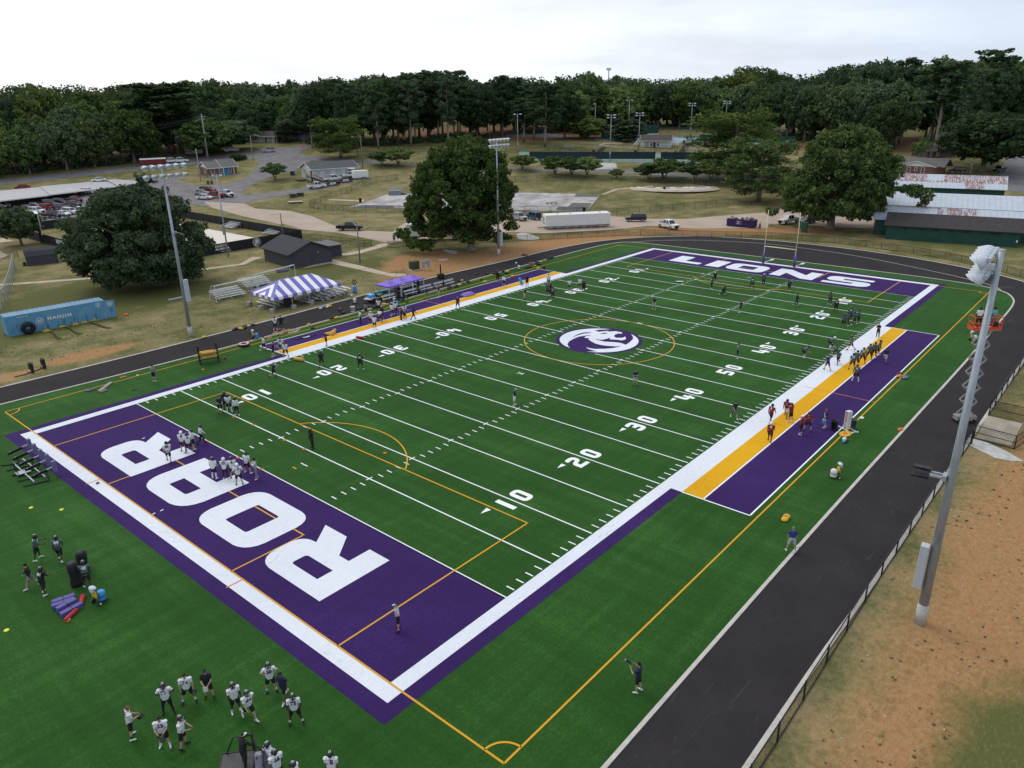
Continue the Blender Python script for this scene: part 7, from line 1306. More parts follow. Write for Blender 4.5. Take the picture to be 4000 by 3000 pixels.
heap('yellow_bag', 'bright yellow bag with orange top on the turf near the man in navy', (19.33, -9.46), [(-.25, 0, .14, .3, .25, .16, YEL), (.2, .05, .13, .32, .26, .15, YEL), (0, .1, .22, .18, .15, .1, ORG)])
heap('equipment_pile', 'blue pad with orange and black gear on the near sideline', (54.62, -7.95), [(0, -.2, .12, .6, .3, .13, PC['blue']), (.2, .4, .1, .5, .25, .1, ORG), (.9, .6, .1, .5, .22, .1, BLK)], 'gear')
heap('white_cone', 'small white cone on the track kerb beside the man in navy', (16.31, -11.46), [(0, 0, .1, .12, .12, .14, WTANK)], 'cone')
heap('paper_litter', 'pale blue striped towel on the turf behind the grey bin', (41.13, -7.93), [(0, 0, .03, .3, .2, .04, WTANK)], 'towel')
bagB = heap('gear_bag', 'black gear bag lying on the far sideline turf', (31.06, 58.51), [(0, 0, .14, .42, .26, .17, BLK), (.35, .1, .1, .25, .2, .12, BLK), (-.1, .18, .2, .2, .14, .1, ROPE)], 'bag', 0, 'black gear bags along the sideline')
for xy in [(32.03, 58.77), (33.94, 59.59), (34.68, 61.35), (26.76, 56.79), (63.48, 61.44), (64.40, 59.94), (65.31, 59.33), (67.77, 59.24), (66.91, 57.81), (60.81, 57.87), (58.18, 58.61), (57.09, 58.45), (53.79, 58.38), (54.84, 58.02), (64.79, 57.41), (80.63, 65.27), (72.51, 57.71), (73.22, 57.72), (77.24, 59.54), (75.53, 58.48), (76.03, 57.82), (80.62, 59.51), (81.81, 59.68), (38.72, 59.47), (36.64, 59.46), (38.53, 58.26), (41.55, 58.78), (43.22, 58.59), (43.82, 58.24), (45.11, 59.27), (46.39, 59.44), (43.52, 57.09), (53.15, 57.85), (20.13, 64.47), (21.32, 64.33), (22.64, 64.38)]: dup(bagB, xy, rnd.uniform(0, 6), None, None, rnd.uniform(.75, 1.25))
bagY = heap('yellow_bag', 'yellow gear bag lying on the far sideline turf', (31.73, 58.21), [(0, 0, .13, .4, .24, .15, YEL), (.2, .12, .16, .2, .16, .1, GOLDV)], 'bag', 0, 'yellow gear bags along the sideline')
for xy in [(27.42, 58.59), (34.92, 64.20), (58.46, 60.14), (55.81, 58.30), (59.87, 56.39), (65.75, 55.57), (67.91, 58.57), (77.91, 58.99), (79.28, 59.21), (74.57, 57.81), (73.27, 56.04), (65.95, 55.55), (40.56, 58.56), (20.70, 64.00), (15.63, 64.31)]: dup(bagY, xy, rnd.uniform(0, 6), None, None, rnd.uniform(.75, 1.2))
heap('red_bag', 'red gear bag on the kerb at the far end of the left sideline', (75.78, 59.81), [(0, 0, .16, .45, .28, .18, RED), (-.5, .1, .13, .3, .2, .14, BLK)])
heap('backpack', 'dark upright backpack beyond the corner of the purple strip', (73.61, 54.97), [(0, 0, .28, .28, .2, .32, BLK), (.2, .05, .15, .2, .15, .16, BLK)], 'backpack')
heap('shoulder_pads', 'pale purple pads and white bags on the kerb below the striped tent', (33.95, 64.21), [(0, 0, .12, .5, .25, .14, PURV), (.5, -.15, .1, .3, .2, .12, WTANK), (-.4, 0, .1, .4, .2, .1, WTANK)])
def roll(name, label, xy, L_, r_, m_, rz_, z=0.0, cat='pad', group=None): t = thing(name, label, cat, (*xy, z), rz_, group); mb = MB(); mb.cap((-L_/2 + r_*.3, 0, r_), (L_/2 - r_*.3, 0, r_), r_, r_, 14); mb.build('foam', m_, t); return t
roll('foam_roll', 'gold foam roll lying on the twenty yard line', (18.00, 47.09), 1.1, .22, GOLDV, R(-75)); roll('foam_roll', 'red foam roll lying at the sideline beside the thirty yard line', (27.81, 48.33), .9, .17, RED, R(-70))
for i, (xy, a, lb) in enumerate(zip([(26.24, 52.57), (26.57, 52.53), (27.19, 52.82)], (-60, -20, 30), ('gold foam roll nearest the coach in the heap on the gold stripe', 'gold foam roll in the middle of the heap on the gold stripe', 'gold foam roll at the far side of the heap on the gold stripe'))): roll('foam_roll', lb, xy, .95, .2, GOLDV, R(a), i*.06)
heap('sled_parts', 'black folded sled frame lying on the purple strip', (23.77, 54.13), [(-.7, 0, .06, .9, .07, .05, BLKM), (.8, 0, .06, .9, .07, .05, BLKM), (0, .1, .25, .4, .3, .2, BLK), (.1, -.1, .12, .5, .25, .1, ALU)], 'sled', R(-12))
t = thing('crash_mat', 'lilac crash mat lying on the purple strip', 'mat', (52.02, 52.69), R(-5)); LIL = mat('lilac_vinyl', (.22, .19, .50), .5, var=.15, vs=3); mb = MB(); mb.rbox((0, 0, .14), (2.0, 1.2, .28), .1); mb.rbox((.1, .1, .34), (1.6, .9, .16), .07); mb.build('foam', LIL, t); mb = MB(); [mb.ell((x, y, .44), (.16, .1, .05)) for x, y in ((-.3, .2), (.4, .3))]; mb.build('strap', ORG, t)
heap('blue_bag', 'tall crumpled bright blue bag leaning at the gold stripe', (62.30, 50.59), [(0, 0, .3, .3, .3, .3, BLUT), (-.15, .1, .7, .28, .24, .3, BLUT), (-.3, .2, 1.05, .25, .2, .22, BLUT)])
heap('blue_pad', 'flat blue and white pad on the hash marks near the far end', (78.95, 31.51), [(0, 0, .1, .85, .3, .12, PC['navy']), (0, 0, .17, .7, .25, .08, WTANK)], 'pad', R(-60))
t = thing('ladder_net', 'tangled pink and grey rope ladders on the far sideline turf', 'rope', (23.13, 58.16)); rs = np.random.RandomState(4); PNK = mat('ladder_pink', (.50, .33, .27), .8, var=.2, vs=4)
b0 = (23.13, 58.16)
for k, (seg, m_) in enumerate((([(20.17, 56.99), (22.00, 58.63), (22.71, 59.20), (23.01, 58.81), (22.98, 58.03)], PNK), ([(22.55, 57.60), (23.73, 59.06), (24.34, 58.61), (25.33, 58.09), (25.33, 57.68), (24.74, 57.44)], PNK), ([(22.57, 58.88), (22.66, 58.28), (23.31, 58.43), (23.91, 58.49), (24.58, 58.65)], GOLDV), ([(23.56, 57.45), (24.31, 57.32), (24.84, 57.48)], WTANK), ([(23.16, 58.62), (23.40, 58.15), (23.86, 58.22)], RED))):
 mb = MB(); P = [(x - b0[0], y - b0[1], .06 + .03*math.sin(i*2)) for i, (x, y) in enumerate(smooth(seg, 5))]
 for off in (-.17, .17): mb.tube([(x, y + off, z) for x, y, z in P], .03, 5)
 for i in range(0, len(P), 2): mb.bar((P[i][0], P[i][1] - .17, P[i][2]), (P[i][0], P[i][1] + .17, P[i][2]), .07, .03)
 mb.build('strap', m_, t)
t = thing('roll_rack', 'black steel rack holding gold foam rolls beside the track', 'rack', (11.19, 54.89), R(-20)); mb = MB()
for x in (-1.0, 1.0):
 for y in (-.5, .5): mb.bar((x, y, .05), (x, y, 2.0), .09)
 mb.bar((x, -.75, .05), (x, .75, .05), .10); mb.tube([(x, -.5, 2.0), (x, -.2, 2.2), (x, .2, 2.2), (x, .5, 2.0)], .05, 6)
 for z in (.55, 1.05): mb.bar((x, -.5, z), (x, .5, z), .07)
for y in (-.5, .5):
 for z in (.55, 1.05): mb.bar((-1, y, z), (1, y, z), .07)
mb.build('frame', BLKM, t); rp = t
GRPR = 'gold foam rolls on the black rack'
for z in (.62, 1.12):
 for y in (-.32, 0, .32): v = rp.matrix_basis @ Vector((rnd.uniform(-.2, .2), y, z)); roll('foam_roll', 'gold foam roll stored on the black steel rack', (v.x, v.y), 1.5, .13, GOLDV, R(-20), v.z, 'pad', GRPR)
t = thing('drill_ring', 'red and white covered tyre lying flat on the turf by the track', 'tyre', (17.02, 57.19)); mb = MB(); torus(mb, (0, 0, .2), .5, .2, (0, 0, 1), 28, 10, .95); mb.build('tyre', mat('tyre_red', (.05, .012, .014), .6), t); mb = MB(); torus(mb, (0, 0, .33), .5, .13, (0, 0, 1), 28, 8, .6); mb.build('cover', mat('cover_pink', (.62, .45, .45), .6), t)
heap('red_ball', 'red medicine ball on the turf beside the black rack', (12.93, 54.52), [(0, 0, .17, .17, .17, .17, RED)], 'ball')
DISC = mat('cone_orange', (.70, .17, .03), .6); t = thing('marker_cone', 'flat orange marker cone', 'cone', (2.50, 57.62), 0, 'orange marker cones'); t['label'] = 'flat orange marker cone lying on the turf'; mb = MB(); mb.lathe([(.16, 0), (.10, .06), (.05, .07), (.05, .06)], 14); mb.build('disc', DISC, t); cone_ = t
for xy in [(9.44, 53.11), (9.36, 56.88), (4.45, 38.08), (-0.03, 34.91), (-0.03, 29.85), (4.56, 34.95), (0.06, 26.46), (4.49, 29.77), (4.49, 26.91), (8.41, 20.88), (87.16, 31.65)]: dup(cone_, xy, 0, None, None, 1.1)
heap('orange_bag', 'orange crumpled bag on the turf close to the man in grey', (2.52, 57.53), [(0, 0, .08, .3, .16, .1, ORG), (.2, .1, .06, .2, .1, .06, WTANK)])
heap('white_cone', 'pale pink marker disc on the turf line by the man in grey', (3.90, 57.08), [(0, 0, .04, .14, .14, .05, mat('pale_pink', (.7, .5, .42), .6))], 'cone')
for i, (xy, lb) in enumerate(zip([(-14.37, 34.32), (-13.02, 32.24), (-20.42, 20.09)], ('yellow marker disc farther from the blocking sled end', 'yellow marker disc nearer the end zone border', 'pale yellow marker disc alone near the photo edge'))): heap('marker_disc', lb, xy, [(0, 0, .04, .15, .15, .06, mat('disc_yellow', (.75, .72, .06), .5))], 'cone')
t = thing('foam_ramp', 'pair of grey planks crossed on the turf beside the blue pad', 'plank', (0.03, 56.02), R(42)); mb = MB(); mb.box(-1.3, -.2, .04, 1.3, .0, .16); mb.box(-1.2, .05, .03, 1.4, .22, .12); mb.build('plank', mat('grey_board', (.30, .27, .26), .7, var=.2, vs=3), t)
for xy, lb, m_ in (((-1.36, 56.31), 'blue grey hand pad lying by the grey planks', mat('slate_pad', (.09, .10, .17), .6)), ((-0.59, 54.97), 'brown hand pad lying below the grey planks', mat('brown_pad', (.20, .15, .12), .7))): t = thing('hand_pad', lb, 'pad', xy, .3); mb = MB(); mb.rbox((0, 0, .09), (.75, .5, .16), .06); mb.build('foam', m_, t); mb = MB(); mb.box(-.3, -.04, .165, .3, .04, .185); mb.build('strap', BLK, t)
heap('shoulder_pads', 'small dark harness on the turf in front of the man in grey', (1.54, 52.78), [(0, 0, .06, .25, .12, .07, BLK), (.2, -.05, .05, .12, .1, .05, BLK)], 'harness')
heap('football', 'brown football on the white end line', (-9.58, 34.35), [(0, 0, .1, .15, .09, .09, mat('football_brown', (.16, .06, .035), .5))], 'ball', .4)
for xy, lb in zip([(-3.33, 40.04), (-8.32, 26.35), (-8.94, 26.33)], ('white glove dropped beside the second letter R', 'white glove dropped on the purple near the letter A', 'white scrap beside the orange goal line')): heap('dropped_glove', lb, xy, [(0, 0, .02, .14, .07, .025, WTANK), (.1, .06, .02, .08, .04, .02, WTANK)], 'glove')
# foam pads, dummies
for i, (p0, p1, z, lb) in enumerate((((-17.84, 20.50), (-16.64, 20.23), 0, 'purple foam pad farthest back in the pile'), ((-17.99, 20.10), (-16.79, 19.85), 0, 'second purple foam pad in the pile'), ((-17.95, 19.41), (-16.81, 19.56), .12, 'topmost purple foam pad across the pile'), ((-17.95, 18.89), (-16.70, 19.05), 0, 'front purple foam pad beside the red roll'))):
 d = (p1[0] - p0[0], p1[1] - p0[1]); t = thing('foam_pad', lb, 'pad', ((p0[0] + p1[0])/2, (p0[1] + p1[1])/2, z), math.atan2(d[1], d[0]), 'pile of purple foam pads'); mb = MB(); mb.rbox((0, 0, .17), (math.hypot(*d), .34, .32), .03); mb.build('foam', PURV, t); mb = MB(); mb.box(-.02, -.172, .02, .02, .172, .335); mb.build('seam', BLK, t)
roll('foam_roll', 'red foam roll standing behind the purple pads near the blue tank', (-16.53, 19.53), .8, .15, RED, R(62), .0); roll('foam_roll', 'red foam roll lying in front of the purple pads', (-17.52, 18.53), .9, .14, RED, R(32), .0)
heap('marker_disc', 'orange and white stack of marker discs by the front red roll', (-17.82, 18.31), [(0, 0, .06, .17, .17, .09, DISC), (.06, 0, .1, .1, .1, .06, WTANK)], 'cone')
for xy, lb, tilt in (((-16.04, 21.56), 'black tackling dummy beside the player numbered 45', 0), ((-15.25, 22.62), 'rear black tackling dummy leaning behind the first', .12)):
 t = thing('tackling_dummy', lb, 'dummy', xy, .4); t.rotation_euler[0] = tilt; mb = MB(); mb.lathe([(0, .02), (.33, .02), (.36, .2), (.30, .5), (.31, .9), (.33, 1.3), (.29, 1.6), (.22, 1.68), (0, 1.70)], 20); mb.build('body', BLK, t); mb = MB(); [mb.lathe([(.335, z), (.345, z + .03), (.335, z + .06)], 20) for z in (.32, 1.0)]; mb.bar((.3, .1, .5), (.52, .3, .75), .14, .3); mb.build('strap', ROPE, t)
# five-man blocking sled at the goal line
o = (-12.84, 39.36); dr = math.atan2((-11.10, 38.47)[1] - (-10.80, 44.81)[1], (-11.10, 38.47)[0] - (-10.80, 44.81)[0]); t = thing('blocking_sled', 'five pad blocking sled with black steel skids behind the end zone', 'sled', (*(-10.94, 41.52), 0), dr); S0 = Vector((*(-10.94, 41.52), 0)); Mi = (Matrix.Translation(S0) @ Matrix.Rotation(dr, 4, 'Z')).inverted()
PADV = mat('sled_pad', (.15, .15, .29), .6, var=.3, vs=6)
for k, q in enumerate([(-10.84, 44.68), (-10.92, 43.20), (-11.00, 41.59), (-10.99, 40.19), (-11.12, 38.42)]):
 c_ = Mi @ Vector((*q, 0)); mb = MB(); mb.rbox((c_.x, c_.y, .85), (.36, .28, 1.0), .05); p_ = mb.build('pad', PADV, t); mb = MB(); mb.bar((c_.x, c_.y - .1, .85), (c_.x, c_.y - 1.55, .62), .08); mb.build('arm', GALV, t); mb = MB(); mb.xprism([(c_.y - .5, .62), (c_.y - 1.7, .42), (c_.y - 1.75, .62), (c_.y - .6, .84)], c_.x - .05, c_.x + .05); mb.cyl((c_.x - .08, c_.y - 1.45, .55), (c_.x + .08, c_.y - 1.45, .55), .1); mb.build('bracket', BLKM, t)
sk = [((-13.43, 43.86), (-12.34, 43.24)), ((-13.46, 42.43), (-11.71, 41.97)), ((-13.49, 41.09), (-11.64, 40.89)), ((-13.53, 39.66), (-11.64, 39.13)), ((-13.53, 38.34), (-11.91, 37.91))]
for a0, a1 in sk: p0 = Mi @ Vector((*a0, 0)); p1 = Mi @ Vector((*a1, 0)); d_ = (p1 - p0).normalized(); mb = MB(); mb.tube([p0 + Vector((0, 0, .16)), p0 + d_*.2 + Vector((0, 0, .06)), p1 + Vector((0, 0, .06)), p1 + d_*.12 + Vector((0, 0, .3)), p1 - d_*.1 + Vector((0, 0, .5))], .06, 8); mb.build('skid', BLKM, t)
for a0, a1 in (((-12.63, 43.67), (-12.76, 38.35)), ((-11.85, 43.66), (-11.87, 38.48))): p0 = Mi @ Vector((*a0, 0)); p1 = Mi @ Vector((*a1, 0)); mb = MB(); mb.bar(p0 + Vector((0, 0, .16)), p1 + Vector((0, 0, .16)), .1, .08); mb.build('beam', GALV, t)
p0 = Mi @ Vector((*(-12.74, 40.80), 0)); mb = MB(); mb.box(p0.x - .35, p0.y - .5, .2, p0.x + .35, p0.y + .5, .25); mb.build('platform', GALV, t); mb = MB(); [mb.bar((p0.x + s_*.3, p0.y - .4, .25), (p0.x + s_*.3, p0.y - .5, 1.3), .05) for s_ in (-1, 1)]; mb.bar((p0.x - .3, p0.y - .5, 1.3), (p0.x + .3, p0.y - .5, 1.3), .05); mb.build('handrail', BLKM, t)
# platform sled with a coach at the photo's lower edge
t = thing('platform_sled', 'dark steel platform sled carrying the coach in a white cap', 'sled', (*(-16.98, 1.28), 0), R(50)); _q = [t.matrix_basis.inverted() @ Vector((*x_, 0)) for x_ in [(-16.13, 0.07), (-16.57, 0.02)]]; mb = MB(); mb.box(-.75, -.7, .16, .75, .8, .2); mb.build('platform', mat('steel_plate', (.06, .06, .065), .5, var=.3, vs=5), t); mb = MB(); [mb.bar(p_, q_, .06) for p_, q_ in (((-.75, -.7, .2), (.75, -.7, .2)), ((-.75, .8, .2), (.75, .8, .2)), ((-.75, -.7, .2), (-.75, .8, .2)), ((.75, -.7, .2), (.75, .8, .2)))]; [mb.tube(p_, .035, 6) for p_ in ([(.72, -.6, .2), (.72, -.6, 1.1), (.72, .2, 1.1), (.72, .6, .2)], [(.9, -.6, 1.15), (_q[0].x*.7, _q[0].y*.7, 1.4), (_q[0].x, _q[0].y, .9)], [(.9, -.6, .4), (_q[1].x, _q[1].y, .6)])]; mb.build('handrail', BLKM, t)
for k in (0, 1): mb = MB(); mb.M = Matrix.Translation((_q[k].x, _q[k].y, .75)) @ Matrix.Rotation(.3, 4, 'Y'); mb.rbox((0, 0, 0), (.34, .34, 1.1), .06); mb.build('pad', mat('sled_grey', (.28, .28, .34), .7, var=.4, vs=7), t)
# transformer, meters, post
t = thing('transformer_box', 'dark green transformer box on a concrete slab by the orange bank', 'utility box', (59.44, 72.20), R(-10)); mb = MB(); mb.rbox((0, .6, .85), (1.5, 1.2, 1.4), .05); mb.build('cabinet', UTG, t); mb = MB(); mb.box(-1.0, -.2, 0, 1.0, 1.5, .15); mb.build('slab', PATH, t)
t = thing('meter_panel', 'grey electric meter cabinets on posts beside the transformer box', 'utility box', (60.51, 70.78), R(-10)); mb = MB(); [mb.rbox((x, 0, 1.0 + z), (w_, .3, h_), .03) for x, z, w_, h_ in ((-.45, .1, .45, 1.1), (.1, .5, .4, .8), (.6, .15, .45, 1.2))]; mb.build('cabinet', GALV, t); mb = MB(); [mb.bar((x, .1, 0), (x, .1, 1.6 + (1 if x < -.6 else 0)), .06) for x in (-.75, -.2, .4, .8)]; mb.build('post', GALV, t)
for lb, xy in (('dark green park box on the slope near the skate fence, larger', (101.9, 171.1)), ('dark green park box on the slope, smaller and farther', (104.3, 170.9))): t = thing('utility_box', lb, 'utility box', xy, toward(xy, -90)); mb = MB(); mb.rbox((0, 0, .5), (2.0, 1.1, 1.0), .08); mb.build('cabinet', UTG, t); mb = MB(); mb.rbox((0, 0, 1.02), (2.1, 1.2, .1), .03); mb.build('lid', mat('box_lid', (.09, .12, .08), .5), t)
t = thing('concrete_table', 'pale concrete slab on a pedestal beside the gravel road', 'slab', (97.2, 163.3), toward((100, 150), -90)); mb = MB(); mb.box(-2.0, -1.0, .35, 2.0, 1.0, .5); mb.box(-.5, -.4, 0, .5, .4, .35); mb.build('slab', PATH, t)
t = thing('speaker_post', 'black cabinet with a short post and lamp standing on the track edge', 'speaker', (57.47, 64.06), 0); mb = MB(); mb.rbox((0, 0, .42), (.95, .8, .84), .05); mb.build('cabinet', BLK, t); mb = MB(); mb.bar((0, 0, .84), (0, 0, 2.4), .16); mb.build('post', BLK, t); mb = MB(); mb.ell((.18, -.05, 2.0), (.1, .1, .14)); mb.build('lamp', WHT, t)
t = thing('scoreboard_frame', 'two dark steel posts carrying pale score panels beside the volleyball screen', 'scoreboard', (29.1, 157.5), R(-104)); mb = MB()
for x in (-.85, .85): mb.bar((x, 0, 0), (x, 0, 6.3), .28)
mb.build('post', DKWOOD, t); mb = MB(); mb.box(-2.3, .16, 1.9, 2.3, .4, 6.4); mb.build('panel', mat('board_pale', (.40, .39, .40), .7, var=.2, vs=1), t); mb = MB(); mb.box(-2.4, -.2, 6.4, 2.4, .5, 6.5); mb.build('cap', WHT, t)
# goal posts
t = thing('goal_post', 'yellow and white goal post uprights with purple padded feet at the end line', 'goal post', (100.75, 24.24, 0)); YU = mat('upright_yellow', (.74, .70, .40), .4)
for s_ in (-1, 1): y = s_*2.78; mb = MB(); mb.cyl((0, y, 0), (0, y, 3.05), .08, n=12); mb.build('post', GALV, t); mb = MB(); mb.cyl((0, y, 3.05), (0, y, 9.3), .055, n=10); mb.build('upright', YU, t); mb = MB(); mb.cyl((0, y, .12), (0, y, 1.95), .21, .20); mb.build('pad', PURV, t); mb = MB(); mb.bar((0, y, .1), (3.4, y - .2, .1), .08); mb.rbox((3.4, y - .2, .08), (1.2, .5, .14), .05); mb.build('anchor', WHT, t)
mb = MB(); mb.cyl((0, -2.86, 3.05), (0, 2.86, 3.05), .08, n=12); mb.build('crossbar', YU, t)
# scissor lift
bs = (45.96, -15.33); topz = 9.0
t = thing('scissor_lift', 'grey scissor lift raised on the near track with an orange railed platform', 'lift', bs, R(-50)); LG = mat('lift_grey', (.27, .26, .25), .6, var=.2, vs=4)
LORG = mat('lift_orange', (.62, .075, .02), .5); tp = (46.11, -15.32); off = Matrix.Rotation(-R(-50), 4, 'Z') @ Vector((tp[0] - bs[0], tp[1] - bs[1], 0))
mb = MB(); mb.rbox((0, 0, .45), (1.75, .8, .5), .06); mb.build('chassis', LG, t)
for x in (-.65, .65):
 for y in (-.38, .38): mb = MB(); mb.cyl((x, y - .06, .2), (x, y + .06, .2), .2); mb.build('wheel', TYRE, t)
mb = MB(); nS = 6; hS = (topz - 1.0)/nS
for i in range(nS):
 za, zb = .75 + i*hS, .75 + (i + 1)*hS
 for y in (-.3, .3): mb.bar((-.62, y, za), (.62, y, zb), .08, .12); mb.bar((.62, y*.85, za), (-.62, y*.85, zb), .08, .12)
 for x in (-.62, .62): mb.bar((x, -.32, zb), (x, .32, zb), .06)
 mb.bar((0, -.32, (za + zb)/2), (0, .32, (za + zb)/2), .07)
mb.build('scissor_arm', LG, t); mb = MB(); mb.box(-1.2, -.45, topz - .25, 1.2, .45, topz - .15); mb.build('platform', LG, t); mb = MB()
for (p_, q_) in (((-1.2, -.45), (1.2, -.45)), ((1.2, -.45), (1.2, .45)), ((1.2, .45), (-1.2, .45)), ((-1.2, .45), (-1.2, -.45))):
 for z in (.55, 1.1): mb.bar((*p_, topz - .15 + z), (*q_, topz - .15 + z), .05)
 mb.bar((*p_, topz - .05), (*q_, topz - .05), .03, .28); d = math.dist(p_, q_); k = max(1, round(d/.8))
 for i in range(k): mb.bar((p_[0] + (q_[0] - p_[0])*i/k, p_[1] + (q_[1] - p_[1])*i/k, topz - .15), (p_[0] + (q_[0] - p_[0])*i/k, p_[1] + (q_[1] - p_[1])*i/k, topz + .95), .05)
mb.build('guard_rail', LORG, t); mb = MB(); mb.rbox((.6, -.5, topz + .35), (.4, .12, .45), .03); mb.build('control_panel', BLK, t); LIFT = (t, topz - .15)
# skate park furniture
t = thing('skate_ramp', 'grey skate quarter pipe with railings half behind the forked tree', 'ramp', (120.6, 150.2), toward((100, 120), -90)); mb = MB(); mb.xprism([(0, 0), (3, 0), (3, 1.3), (0, 1.3)], 0, 3.6); mb.build('deck', mat('ramp_steel', (.20, .24, .28), .5, var=.3, vs=1), t); mb = MB(); n_ = 10; pts = [(3.6 + 2.6*i/n_, 1.3*(1 - math.sin(math.pi/2*i/n_))) for i in range(n_ + 1)]; mb.add([(x, y, z + .02) for x, z in pts for y in (0, 3)] , [(2*i, 2*i + 2, 2*i + 3, 2*i + 1) for i in range(n_)], True); mb.build('transition', MATS['ramp_steel'], t); mb = MB(); [mb.bar((0, y, z), (3.6, y, z), .05) for y in (0, 3) for z in (1.8, 2.3)]; [mb.bar((x, y, 1.3), (x, y, 2.3), .05) for x in (0, .9, 1.8, 2.7, 3.6) for y in (0, 3)]; mb.build('railing', GALV, t)
t = thing('grind_bench', 'low black grind bench on the skate plaza', 'bench', (138.9, 103.6), toward((120, 100), -90)); mb = MB(); mb.box(-1.5, -.25, .35, 1.5, .25, .45); [mb.box(x - .1, -.2, 0, x + .1, .2, .35) for x in (-1.3, 0, 1.3)]; mb.build('bench', BLKM, t)
t = thing('grind_rail', 'thin sloped steel rail on the skate plaza', 'rail', (145.3, 103.6), toward((120, 100), -40)); mb = MB(); mb.tube([(-1.2, 0, 0), (-1.1, 0, .5), (1.1, 0, .5), (1.2, 0, 0)], .04); mb.build('rail', BLKM, t)
bc = (180.7, 89.7); t = thing('skate_bowl', 'oval concrete skate bowl with white rim on a low mound', 'skate bowl', bc, toward(bc, -90)); mb = MB(); n_ = 40
def ring(k, rx, ry, z): return [(rx*math.cos(2*math.pi*i/n_), ry*math.sin(2*math.pi*i/n_), z) for i in range(n_)]
prof = [(14, 9, -.25), (13.2, 8.3, .10), (11, 6.6, .14)]; vs = sum([ring(0, *q) for q in prof], []); mb.add(vs, [(j*n_ + i, j*n_ + (i + 1) % n_, (j + 1)*n_ + (i + 1) % n_, (j + 1)*n_ + i) for j in range(2) for i in range(n_)], True); mb.build('apron', PATH, t)
mb = MB(); vs = sum([ring(0, *q) for q in [(11, 6.6, .15), (10.2, 6.0, .2)]], []); mb.add(vs, [(i, (i + 1) % n_, n_ + (i + 1) % n_, n_ + i) for i in range(n_)], True); mb.build('coping', WHT, t)
mb = MB(); vs = sum([ring(0, *q) for q in [(10.2, 6.0, .18), (9.2, 5.2, .1), (7.5, 4.2, .06)]], []) + [(0, 0, .05)]; mb.add(vs, [(j*n_ + i, j*n_ + (i + 1) % n_, (j + 1)*n_ + (i + 1) % n_, (j + 1)*n_ + i) for j in range(2) for i in range(n_)] + [(2*n_ + i, 2*n_ + (i + 1) % n_, 3*n_) for i in range(n_)], True); mb.build('basin', CONC, t); mb = MB(); [mb.quad(*[(x0_ + dx, y, .075) for dx, y in ((0, -2.4), (1.6, -2.4), (2.4, 2.2), (.9, 2.2))]) for x0_ in (-5.2, -1.2, 2.6, 4.4)]; mb.build('paint_mark', WHT, t)
for lb, a0, a1, w_ in (('wide timber stairs up the bank beside the tennis hut', (230.3, 114.6), (253.3, 124.0), 2.4), ('curved timber steps up the bank by the lamp pole', (216.1, 141.0), (226.6, 145.7), 2.0)):
 d = (a1[0] - a0[0], a1[1] - a0[1]); L_ = math.hypot(*d); t = thing('bank_stairs', lb, 'stairs', a0, math.atan2(d[1], d[0])); mb = MB(); k = 14
 for i in range(k): x = i*L_/k; z = hz(a0[0] + d[0]*i/k, a0[1] + d[1]*i/k) - hz(*a0); mb.box(x, -w_/2, z - .3, x + L_/k*.6, w_/2, z + .22)
 mb.build('step', mat('stair_timber', (.085, .065, .055), .9), t)
for lb, xy in (('pale bench stand on the bank above the near courts', (216.4, 155.1)), ('pale bench stand on the bank by the wide stairs', (239.3, 115.4))): t = thing('spectator_bench', lb, 'bench', xy, toward(xy, -90)); mb = MB(); [mb.box(-2.2, y, .4 + y*.5, 2.2, y + .3, .46 + y*.5) for y in (0, .7, 1.4)]; mb.build('seat', ALU, t); mb = MB(); [mb.bar((x, 0, 0), (x, 1.5, 1.1), .08) for x in (-1.8, 1.8)]; mb.build('frame', GALV, t)
gp = (193.7, 123.2); t = thing('gravel_pile', 'spread of pale gravel on the bank below the four lamp pole', 'gravel', gp); rs = np.random.RandomState(6); V = []; mb = MB(); mb.ell((0, 0, -.6), (6.5, 4.5, 1.1), 20, 8); mb.build('heap', MATS['pale_gravel'], t); t['kind'] = 'stuff'
for lb, a_, b_ in (('red and white stop sign at the mouth of the park lane', (148.4, 231.2), 'stop'), ('small green street name sign beside the stop sign', (150.5, 233.1), 'name')):
 t = thing('road_sign', lb, 'sign', a_, toward(a_, 180)); mb = MB(); mb.bar((0, 0, 0), (0, 0, 2.9 if b_ == 'stop' else 4.2), .08); mb.build('post', GALV, t)
 if b_ == 'stop':
  mb = MB(); k = [(.45*math.cos(R(22.5 + 45*i)), 2.6 + .45*math.sin(R(22.5 + 45*i))) for i in range(8)]; mb.xprism(k, .05, .08); p_ = mb.build('plate', mat('stop_red', (.42, .015, .02), .5), t); mb = MB(); letter(mb, 'STOP', (.09, 0, 2.6), (0, 1, 0), (0, 0, 1), .26, .03); mb.build('lettering', WHT, p_, False)
 else: mb = MB(); mb.box(-.02, -.6, 4.0, .02, .6, 4.25); mb.build('plate', UTG, t)
t = thing('wheeled_bin', 'dark green wheeled bin beside the highway near the cream cottage', 'bin', (113.2, 253.7), 1.0); mb = MB(); mb.box(-.35, -.35, .1, .35, .4, 1.15); mb.build('body', UTG, t); mb = MB(); mb.rbox((0, .03, 1.2), (.78, .84, .1), .04); mb.build('lid', BLK, t)
t = thing('wheeled_bin', 'blue and dark bin on the asphalt by the end of the whitewashed building', 'bin', (120.9, 198.7), 1.0); mb = MB(); mb.box(-.7, -.7, .1, .7, .7, 1.2); mb.build('body', PC['navy'], t); mb = MB(); mb.rbox((0, 0, 1.28), (1.5, 1.5, .14), .05); mb.build('lid', PC['blue'], t)
